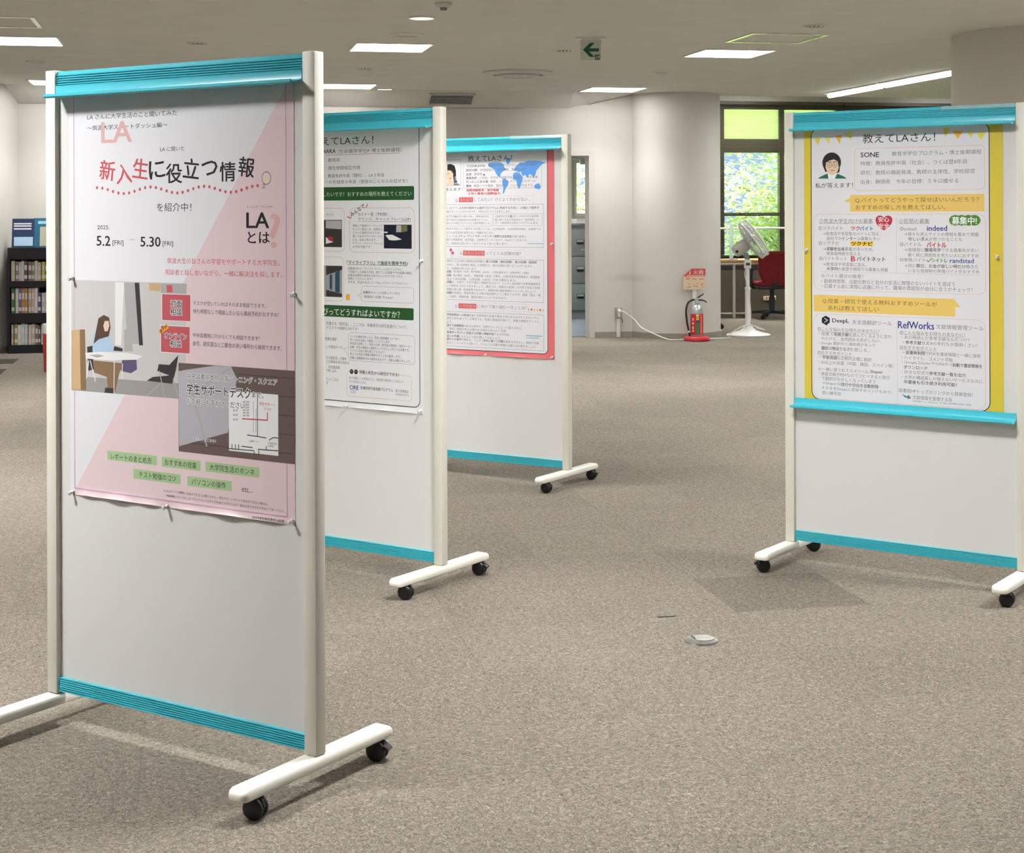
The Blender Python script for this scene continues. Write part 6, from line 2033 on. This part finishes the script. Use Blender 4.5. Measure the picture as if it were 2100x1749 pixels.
# ------------------------------------------------------------------ fire extinguisher and its sign
ex = thing('fire_extinguisher', 'small red-labelled silver fire extinguisher on a red ring base', 'fire extinguisher', EXT)
M['redlabel'] = mat('red_label', rgb(206, 46, 40), 0.35)
M['labelgreen'] = mat('label_green', rgb(48, 132, 92), 0.4)
k = MB(); k.lathe([(0, 0.0), (0.132, 0.0), (0.142, 0.012), (0.138, 0.034), (0.118, 0.05), (0.085, 0.052), (0.078, 0.035), (0, 0.035)], 48); k.build('ring_base', M['red'], ex)
k = MB(); k.lathe([(0, 0.037), (0.064, 0.037), (0.068, 0.045), (0.068, 0.318), (0.064, 0.345), (0.052, 0.372), (0.034, 0.388), (0.024, 0.395), (0.024, 0.402), (0, 0.402)], 40); k.build('cylinder', M['silver'], ex)
k = MB()
k.lathe([(0.0683, 0.068), (0.0692, 0.069), (0.0692, 0.292), (0.0683, 0.293)], 40)
lab_ = k.build('label_wrap', M['redlabel'], ex)
k = MB()
for a0_, a1_, z0, z1, mi in ((-105, -75, 0.075, 0.20, 0), (-105, -75, 0.2, 0.287, 4), (-103, -77, 0.205, 0.222, 3), (-103, -77, 0.226, 0.248, 1), (-103, -77, 0.252, 0.270, 1), (-103, -77, 0.273, 0.286, 2), (-138, -126, 0.1, 0.12, 2), (-138, -126, 0.13, 0.16, 2), (-138, -126, 0.18, 0.2, 2), (-138, -126, 0.22, 0.25, 2), (-60, -55, 0.08, 0.285, 2)):
    rr = 0.0700 if mi in (0, 4) else 0.0706
    n = 6
    for i in range(n):
        A_, B_ = math.radians(a0_ + (a1_ - a0_) * i / n), math.radians(a0_ + (a1_ - a0_) * (i + 1) / n)
        k.quad([(rr * math.cos(A_), rr * math.sin(A_), z0), (rr * math.cos(B_), rr * math.sin(B_), z0), (rr * math.cos(B_), rr * math.sin(B_), z1), (rr * math.cos(A_), rr * math.sin(A_), z1)], mi)
k.build('label_marks', [M['labelgreen'], mat('label_yellow', rgb(228, 196, 60), 0.4), mat('label_white', rgb(232, 226, 220), 0.4), mat('label_blue', rgb(52, 92, 160), 0.4), mat('label_darkgreen', rgb(44, 66, 52), 0.4)], lab_, smooth=0)
k = MB(); k.lathe([(0, 0.40), (0.03, 0.40), (0.03, 0.415), (0.02, 0.42), (0.018, 0.455), (0, 0.455)], 24); k.box((-0.004, 0, 0.445), (0.05, 0.026, 0.034), bevel=0.005); k.build('valve', M['silver'], ex)
k = MB()
k.tube([(0.0, 0, 0.462), (0.03, -0.004, 0.478), (0.075, -0.008, 0.508)], [0.010, 0.009, 0.006], 10)
k.build('lever', M['black'], ex)
k = MB()
k.tube([(0.005, 0, 0.438), (0.05, -0.004, 0.440), (0.085, -0.006, 0.430), (0.108, -0.01, 0.412)], [0.009, 0.009, 0.008, 0.006], 10)
k.build('carry_handle', M['black'], ex)
k = MB(); k.tube([(0.012 * math.cos(a), -0.01, 0.487 + 0.016 * math.sin(a)) for a in [i * PI / 10 for i in range(20)]], 0.0035, 8, closed=True); k.build('safety_ring', M['brass'], ex)
k = MB()
k.tube(smooth_pts([Vector(q) for q in ((-0.02, 0, 0.442), (-0.055, -0.01, 0.438), (-0.098, -0.02, 0.405), (-0.118, -0.03, 0.33), (-0.112, -0.035, 0.22), (-0.098, -0.04, 0.14), (-0.088, -0.04, 0.10))]), 0.0105, 12)
hose = k.build('hose', M['black'], ex)
k = MB(); k.cyl((-0.088, -0.04, 0.10), (-0.082, -0.04, 0.05), 0.010, n=16, mi=0); k.cyl((-0.0885, -0.04, 0.112), (-0.087, -0.04, 0.094), 0.0125, n=16, mi=1); k.build('nozzle', [M['black'], M['whiteplastic']], hose)

M['signcream'] = mat('sign_cream', rgb(226, 200, 168), 0.5)
M['signred'] = mat('sign_red', rgb(206, 70, 74), 0.45)
M['signbrown'] = mat('sign_pictogram', rgb(190, 130, 96), 0.6)
sg = thing('fire_extinguisher_sign', 'red and cream fire extinguisher sign on a white post', 'sign', (1.985, 17.045, 0), 0.04)
k = MB(); k.bounds((-0.021, -0.006, 0.0), (0.021, 0.006, 0.56)); k.build('post', M['whiteplastic'], sg, smooth=0)
k = MB()
k.prism([(-0.122, -0.014, 0.545), (0.118, -0.014, 0.545), (0.118, -0.014, 0.69), (-0.122, -0.014, 0.69)], (0, 0.022, 0))
k.build('sign_lower', M['signcream'], sg, smooth=0)
k = MB()
k.prism([(-0.122, -0.014, 0.69), (0.118, -0.014, 0.69), (0.118, -0.014, 0.772), (-0.03, -0.014, 0.772)], (0, 0.022, 0))
su = k.build('sign_upper', M['signred'], sg, smooth=0)


def letters(text, off, u0, u1, zc, h, y, m, name, parent):
    vs, fs, x0, x1, y0, y1 = GLY[(text, off)]
    sx, sy = (u1 - u0) / (x1 - x0), h / (y1 - y0)
    me = bpy.data.meshes.new(name)
    me.from_pydata([(u0 + (a - x0) * sx, y, zc + (b_ - (y0 + y1) / 2) * sy) for a, b_ in vs], [], fs)
    me.materials.append(m)
    o = bpy.data.objects.new(name, me)
    COL.objects.link(o)
    o.parent = parent
    return o


letters('火器', 0.0, -0.012, 0.098, 0.735, 0.046, -0.0150, mat('sign_letter', rgb(240, 226, 214), 0.5), 'lettering', su)
k = MB()
k.prism([(-0.062, -0.0148, 0.712), (-0.048, -0.0148, 0.712), (-0.042, -0.0148, 0.748), (-0.048, -0.0148, 0.748)], (0, 0.0006, 0), mi=0)
k.bounds((-0.085, -0.0148, 0.697), (0.11, -0.0142, 0.702), mi=0)
k.build('lettering_edge', [bpy.data.materials['sign_letter']], su, smooth=0)
k = MB()
rn = random.Random(5)
for cx in (-0.075, 0.005, 0.08):
    for q in range(6):
        px, pz = cx + rn.uniform(-0.026, 0.02), 0.565 + rn.uniform(0, 0.05)
        k.prism([(px, -0.0148, pz), (px + rn.uniform(0.008, 0.02), -0.0148, pz - 0.004), (px + rn.uniform(0.004, 0.016), -0.0148, pz + rn.uniform(0.006, 0.014))], (0, 0.0005, 0))
for q in range(3):
    k.bounds((-0.10 + q * 0.075, -0.0148, 0.655), (-0.055 + q * 0.075, -0.0143, 0.664))
k.build('pictograms', M['signbrown'], sg, smooth=0)
letters('使用方法', 0.0, -0.105, -0.04, 0.676, 0.016, -0.0149, M['signred'], 'small_lettering', sg)

# ------------------------------------------------------------------ pedestal fan
fan = thing('pedestal_fan', 'white pedestal fan tilted up in front of the window', 'fan', FAN)
k = MB(); k.lathe([(0, 0), (0.245, 0), (0.250, 0.006), (0.240, 0.014), (0.17, 0.030), (0.09, 0.055), (0.055, 0.085), (0.045, 0.11), (0, 0.11)], 64); k.build('base', M['whiteplastic'], fan)
px_ = -0.005
k = MB(); k.cyl((px_, 0, 0.08), (px_ - 0.0, 0, 0.53), 0.0295, n=32); k.lathe([(0.0295, 0.51), (0.0335, 0.515), (0.0335, 0.535), (0.022, 0.542)], 32, Matrix.Translation((px_, 0, 0))); k.build('lower_pole', M['whiteplastic'], fan)
k = MB(); k.cyl((px_, 0, 0.52), (px_, 0, 0.75), 0.0215, n=32); k.build('upper_pole', M['whiteplastic'], fan)
k = MB(); k.box((px_, 0, 0.80), (0.075, 0.07, 0.105), bevel=0.012, seg=3); cb = k.build('control_box', M['whiteplastic'], fan)
k = MB(); k.bounds((px_ - 0.022, -0.037, 0.785), (px_ + 0.022, -0.034, 0.815)); k.build('button_panel', M['grey_dark'], cb, smooth=0)
k = MB(); k.cyl((px_, 0, 0.84), (px_ - 0.012, 0, 0.92), 0.028, 0.022, n=24); k.box((px_ - 0.015, 0, 0.905), (0.05, 0.045, 0.05), bevel=0.008); k.build('neck', mat('neck_grey', rgb(150, 160, 154), 0.5), fan)
ax = Vector((0.82, 0.06, 0.55)).normalized()
hc = Vector((px_ - 0.055, 0, 0.995))                 # head pivot
Rm = ax.to_track_quat('Z', 'Y').to_matrix().to_4x4()
Mh = Matrix.Translation(hc) @ Rm
k = MB(); k.lathe([(0, -0.112), (0.05, -0.112), (0.064, -0.104), (0.070, -0.08), (0.074, 0.0), (0.072, 0.045), (0.05, 0.065), (0, 0.068)], 40, Mh); k.build('motor_housing', M['fangrey'], fan)
k = MB()
knob = hc - ax * 0.075 + Vector((-0.012, -0.066, -0.01))
k.cyl(knob, knob + Vector((0, -0.018, 0)), 0.0165, n=24); k.build('knob', M['black'], fan)
k = MB()
k.cyl(hc - ax * 0.118, hc - ax * 0.100, 0.050, n=32); k.build('rear_cap', M['whiteplastic'], fan)
Rg, off0 = 0.232, 0.155
gc = Vector((0.0, 0.0, 0.0))
Mg = Mh @ Matrix.Translation((0.0, 0.0, 0.0))


def circ(r, z, n=64):
    return [Mg @ Vector((r * math.cos(2 * PI * i / n), r * math.sin(2 * PI * i / n), z)) for i in range(n)]


k = MB()
k.tube(circ(Rg, off0 - 0.04), 0.0075, 8, closed=True)
k.tube(circ(0.06, 0.075), 0.004, 8, closed=True)
for i in range(72):
    a = 2 * PI * i / 72
    pts = []
    for q in range(7):
        r = 0.06 + (Rg - 0.06) * q / 6
        z = 0.075 + (off0 - 0.04 - 0.075) * (q / 6) ** 1.2 - 0.012 * math.sin(PI * q / 6)
        pts.append(Mg @ Vector((r * math.cos(a), r * math.sin(a), z)))
    k.tube(pts, 0.0022, 4)
k.build('rear_guard', M['guard'], fan)
k = MB()
k.tube(circ(Rg, off0 + 0.03), 0.0075, 8, closed=True)
for rr, zz in ((0.17, 0.055), (0.11, 0.066), (0.06, 0.07)):
    k.tube(circ(rr, off0 + zz), 0.0018, 6, closed=True)
for i in range(72):
    a = 2 * PI * i / 72
    pts = []
    for q in range(7):
        r = Rg * (1 - q / 7 * 0.9)
        pts.append(Mg @ Vector((r * math.cos(a + 0.12 * q / 6), r * math.sin(a + 0.12 * q / 6), off0 + 0.03 + 0.042 * math.sin(PI / 2 * q / 6))))
    k.tube([circ(Rg, off0 - 0.04, 72)[i]] + pts, 0.0022, 4)
k.lathe([(0, off0 + 0.076), (0.035, off0 + 0.074), (0.04, off0 + 0.066)], 32, Mg)
k.build('front_guard', M['guard'], fan)
hub = MB(); hub.lathe([(0, off0 - 0.03), (0.036, off0 - 0.03), (0.036, off0 + 0.01), (0.02, off0 + 0.02), (0, off0 + 0.021)], 32, Mg); hub.cyl(Mg @ Vector((0, 0, 0.06)), Mg @ Vector((0, 0, off0 - 0.03)), 0.012, n=16); hub.build('hub', M['greyplastic'], fan)
M['blade'] = mat('fan_blade', rgb(240, 243, 244), 0.3)
for bi in range(5):
    k = MB()
    a0_ = 2 * PI * bi / 5 + 0.3
    grid = []
    for q in range(8):
        r = 0.032 + (0.205 - 0.032) * q / 7
        half = 0.22 + 0.38 * math.sin(PI * min(1, q / 7 * 0.8 + 0.15))
        row = []
        for e in range(5):
            f = e / 4 * 2 - 1
            a = a0_ + f * half * (1 if q else 0.8) + 0.2 * q / 7
            row.append(Mg @ Vector((r * math.cos(a), r * math.sin(a), off0 - 0.008 + f * 0.022)))
        grid.append(row)
    vs = [[k.bm.verts.new(p) for p in row] for row in grid]
    for q in range(7):
        for e in range(4):
            k.bm.faces.new((vs[q][e], vs[q][e + 1], vs[q + 1][e + 1], vs[q + 1][e]))
    bmesh.ops.solidify(k.bm, geom=k.bm.faces[:], thickness=0.002)
    k.build('blade', M['blade'], fan)
k = MB()
k.tube(smooth_pts([Vector(q) for q in ((px_ - 0.02, -0.03, 0.76), (px_ - 0.034, -0.02, 0.70), (px_ - 0.024, -0.026, 0.62), (px_ + 0.0, -0.028, 0.55), (px_ + 0.016, -0.034, 0.45), (px_ + 0.026, -0.028, 0.32), (px_ + 0.032, -0.02, 0.24), (px_ + 0.02, -0.03, 0.15), (px_ - 0.03, -0.05, 0.095))]), 0.0045, 8)
k.build('pole_cord', M['cordw'], fan)

# ------------------------------------------------------------------ table, screen, chair, partition by the window
TB = Vector((2.95, 20.55, 0))
tb = thing('reading_table', 'pale wooden table under the window behind the fan', 'table', TB, RZB)
k = MB(); k.bounds((-0.9, -0.12, 0.705), (0.95, 0.55, 0.755), bevel=0.004); k.build('tabletop', M['wood'], tb)
k = MB(); k.bounds((-0.9, -0.124, 0.700), (0.95, -0.12, 0.715)); k.build('edge_strip', M['whiteplastic'], tb, smooth=0)
M['legwhite'] = mat('white_leg', rgb(224, 218, 204), 0.4)
for lx, ly in ((-0.06, -0.06), (-0.85, -0.06), (-0.85, 0.5), (0.88, 0.5)):
    k = MB(); k.cyl((lx, ly, 0.0), (lx, ly, 0.705), 0.019, n=20); k.build('leg', M['legwhite'], tb)
k = MB(); k.bounds((-0.82, 0.46, 0.60), (0.86, 0.50, 0.66)); k.build('crossbar', M['grey_metal'], tb, smooth=0)
sc_ = thing('acrylic_screen', 'clear acrylic divider standing on the table behind the fan', 'screen', TB + E1 * (-0.06) + E2 * 0.03 + Vector((0, 0, 0.756)), RZB)
k = MB(); k.prism([(-0.018, -0.1, 0), (0.115, 0.42, 0), (0.115, 0.42, 0.47), (-0.018, -0.1, 0.47)], (0.006, 0, 0)); k.build('sheet', M['acrylic'], sc_, smooth=0)
k = MB(); k.bounds((-0.05, -0.09, 0), (0.05, -0.05, 0.02)); k.build('clip_foot', M['whiteplastic'], sc_, smooth=0)

CH = Vector((3.385, 20.40, 0))
ch = thing('office_chair', 'dark red swivel chair by the window behind the fan', 'chair', CH, 0.1)
M['charcoal'] = mat('charcoal_plastic', rgb(40, 44, 46), 0.45)
k = MB()
for i in range(5):
    a = 2 * PI * i / 5 + 0.3
    k.prism([(0.03 * math.cos(a + 1.57), 0.03 * math.sin(a + 1.57), 0.065), (0.03 * math.cos(a - 1.57), 0.03 * math.sin(a - 1.57), 0.065), (0.30 * math.cos(a) + 0.016 * math.cos(a - 1.57), 0.30 * math.sin(a) + 0.016 * math.sin(a - 1.57), 0.055), (0.30 * math.cos(a) + 0.016 * math.cos(a + 1.57), 0.30 * math.sin(a) + 0.016 * math.sin(a + 1.57), 0.055)], (0, 0, 0.035))
k.cyl((0, 0, 0.06), (0, 0, 0.13), 0.04, 0.032, n=24)
base = k.build('star_base', M['charcoal'], ch)
for i in range(5):
    a = 2 * PI * i / 5 + 0.3
    k = MB()
    c = Vector((0.30 * math.cos(a), 0.30 * math.sin(a), 0))
    ta = Vector((-math.sin(a), math.cos(a), 0))
    k.cyl(c + ta * 0.022 + Vector((0, 0, 0.027)), c + ta * 0.006 + Vector((0, 0, 0.027)), 0.027, n=20); k.cyl(c - ta * 0.022 + Vector((0, 0, 0.027)), c - ta * 0.006 + Vector((0, 0, 0.027)), 0.027, n=20); k.cyl(c + Vector((0, 0, 0.03)), c + Vector((0, 0, 0.06)), 0.009, n=12)
    k.cyl(c - ta * 0.01 + Vector((0, 0, 0.027)), c + ta * 0.01 + Vector((0, 0, 0.027)), 0.01, n=12)
    k.build('caster', M['black'], base)
k = MB(); k.cyl((0, 0, 0.12), (0, 0, 0.40), 0.030, n=24); k.cyl((0, 0, 0.12), (0, 0, 0.28), 0.04, n=24); k.build('gas_column', M['charcoal'], ch)
k = MB(); k.box((0, 0.03, 0.405), (0.46, 0.45, 0.045), bevel=0.02, seg=3); k.build('seat_shell', M['charcoal'], ch)
k = MB(); k.box((0, 0.04, 0.450), (0.47, 0.46, 0.07), bevel=0.03, seg=4); k.build('seat', M['redfabric'], ch)
k = MB()
k.prism([(-0.15, -0.20, 0.44), (0.15, -0.20, 0.44), (0.225, -0.22, 0.60), (0.235, -0.25, 0.84), (0.20, -0.255, 0.875), (-0.20, -0.255, 0.875), (-0.235, -0.25, 0.84), (-0.225, -0.22, 0.60)], (0, 0.07, 0))
bmesh.ops.bevel(k.bm, geom=k.bm.edges[:], offset=0.018, segments=3, affect='EDGES')
k.build('backrest', M['redfabric'], ch)
k = MB(); k.tube([(0, 0.0, 0.39), (0, -0.16, 0.40), (0, -0.19, 0.43), (0, -0.20, 0.50)], 0.022, 10); k.build('back_support', M['charcoal'], ch)
for s in (-1, 1):
    k = MB(); k.tube(smooth_pts([Vector(q) for q in ((s * 0.16, 0.05, 0.395), (s * 0.25, 0.04, 0.40), (s * 0.268, 0.02, 0.50), (s * 0.265, 0.0, 0.62), (s * 0.262, -0.05, 0.645), (s * 0.262, 0.16, 0.65))]), 0.017, 10); k.build('armrest', M['charcoal'], ch)

# white wheeled partition half hidden behind the round wall
PT = Vector((2.44, 18.62, 0))
pt = thing('mobile_partition', 'white wheeled panel peeking out from behind the round wall', 'partition', PT)
k = MB(); k.bounds((-0.55, -0.015, 0.24), (0.0, 0.015, 0.46), bevel=0.004); k.build('panel', M['whiteplastic'], pt)
k = MB(); k.tube([(-0.02, 0, 0.24), (0.0, -0.05, 0.16), (0.02, -0.10, 0.06)], 0.012, 10); k.tube([(-0.53, 0, 0.24), (-0.5, -0.05, 0.16), (-0.5, -0.10, 0.06)], 0.012, 10); fr = k.build('leg_frame', M['grey_metal'], pt)
for cx in (0.03, -0.5):
    k = MB(); k.cyl((cx - 0.014, -0.1, 0.032), (cx + 0.014, -0.1, 0.032), 0.032, n=24); k.cyl((cx, -0.1, 0.032), (cx, -0.1, 0.07), 0.009, n=12)
    bmesh.ops.rotate(k.bm, verts=k.bm.verts[:], cent=(cx, -0.1, 0), matrix=Matrix.Rotation(1.1, 3, 'Z'))
    k.build('caster', M['black'], fr)
t = thing('socket_plate', 'cream socket plate low on the dark wall under the window', 'outlet', W(0.27, -0.006, 0.19, WIN0), RZB)
k = MB(); k.bounds((-0.09, -0.006, -0.03), (0.09, 0.006, 0.03), bevel=0.002); k.build('cover', M['signcream'], t)
k = MB()
for q in (-0.045, 0.0, 0.045):
    k.bounds((q - 0.008, -0.0075, -0.012), (q + 0.008, -0.006, 0.012))
k.build('sockets', M['grey_dark'], t, smooth=0)

# ------------------------------------------------------------------ filing cabinet beyond the doorway
FCp = Vector((0.875, 20.20, 0.007))
fc = thing('filing_cabinet', 'grey filing cabinet seen through the doorway', 'cabinet', FCp, 0.12)
k = MB(); k.bounds((-0.235, 0.0, 0.0), (0.235, 0.58, 1.21)); k.build('body', M['grey_metal'], fc, smooth=0)
k = MB(); k.bounds((-0.245, -0.02, 1.21), (0.245, 0.59, 1.235)); k.build('top', M['grey_metal'], fc, smooth=0)
k = MB(); k.bounds((-0.22, 0.02, 0.0), (0.22, 0.03, 0.07)); k.build('plinth', M['grey_dark'], fc, smooth=0)
for i in range(3):
    z0 = 0.115 + i * 0.35
    k = MB(); k.bounds((-0.225, -0.018, z0), (0.225, 0.0, z0 + 0.34), bevel=0.003); d = k.build('drawer', M['grey_metal'], fc)
    k = MB(); k.bounds((-0.045, -0.024, z0 + 0.15), (0.045, -0.018, z0 + 0.215), mi=0); k.bounds((-0.04, -0.04, z0 + 0.18), (0.04, -0.02, z0 + 0.21), mi=1); k.build('handle', [M['black'], M['silver']], d, smooth=0)
t = thing('paper_stack', 'white papers on top of the filing cabinet', 'papers', FCp + Vector((0.03, 0.2, 1.2355)), 0.2)
for i, zz in enumerate((0.0, 0.03)):
    k = MB(); k.bounds((-0.11 + 0.01 * i, -0.15, zz), (0.11 + 0.01 * i, 0.15, zz + 0.029)); k.build('ream', [M['whiteplastic'], M['ph_x'] if 'ph_x' in M else M['page']][i], t, smooth=0)
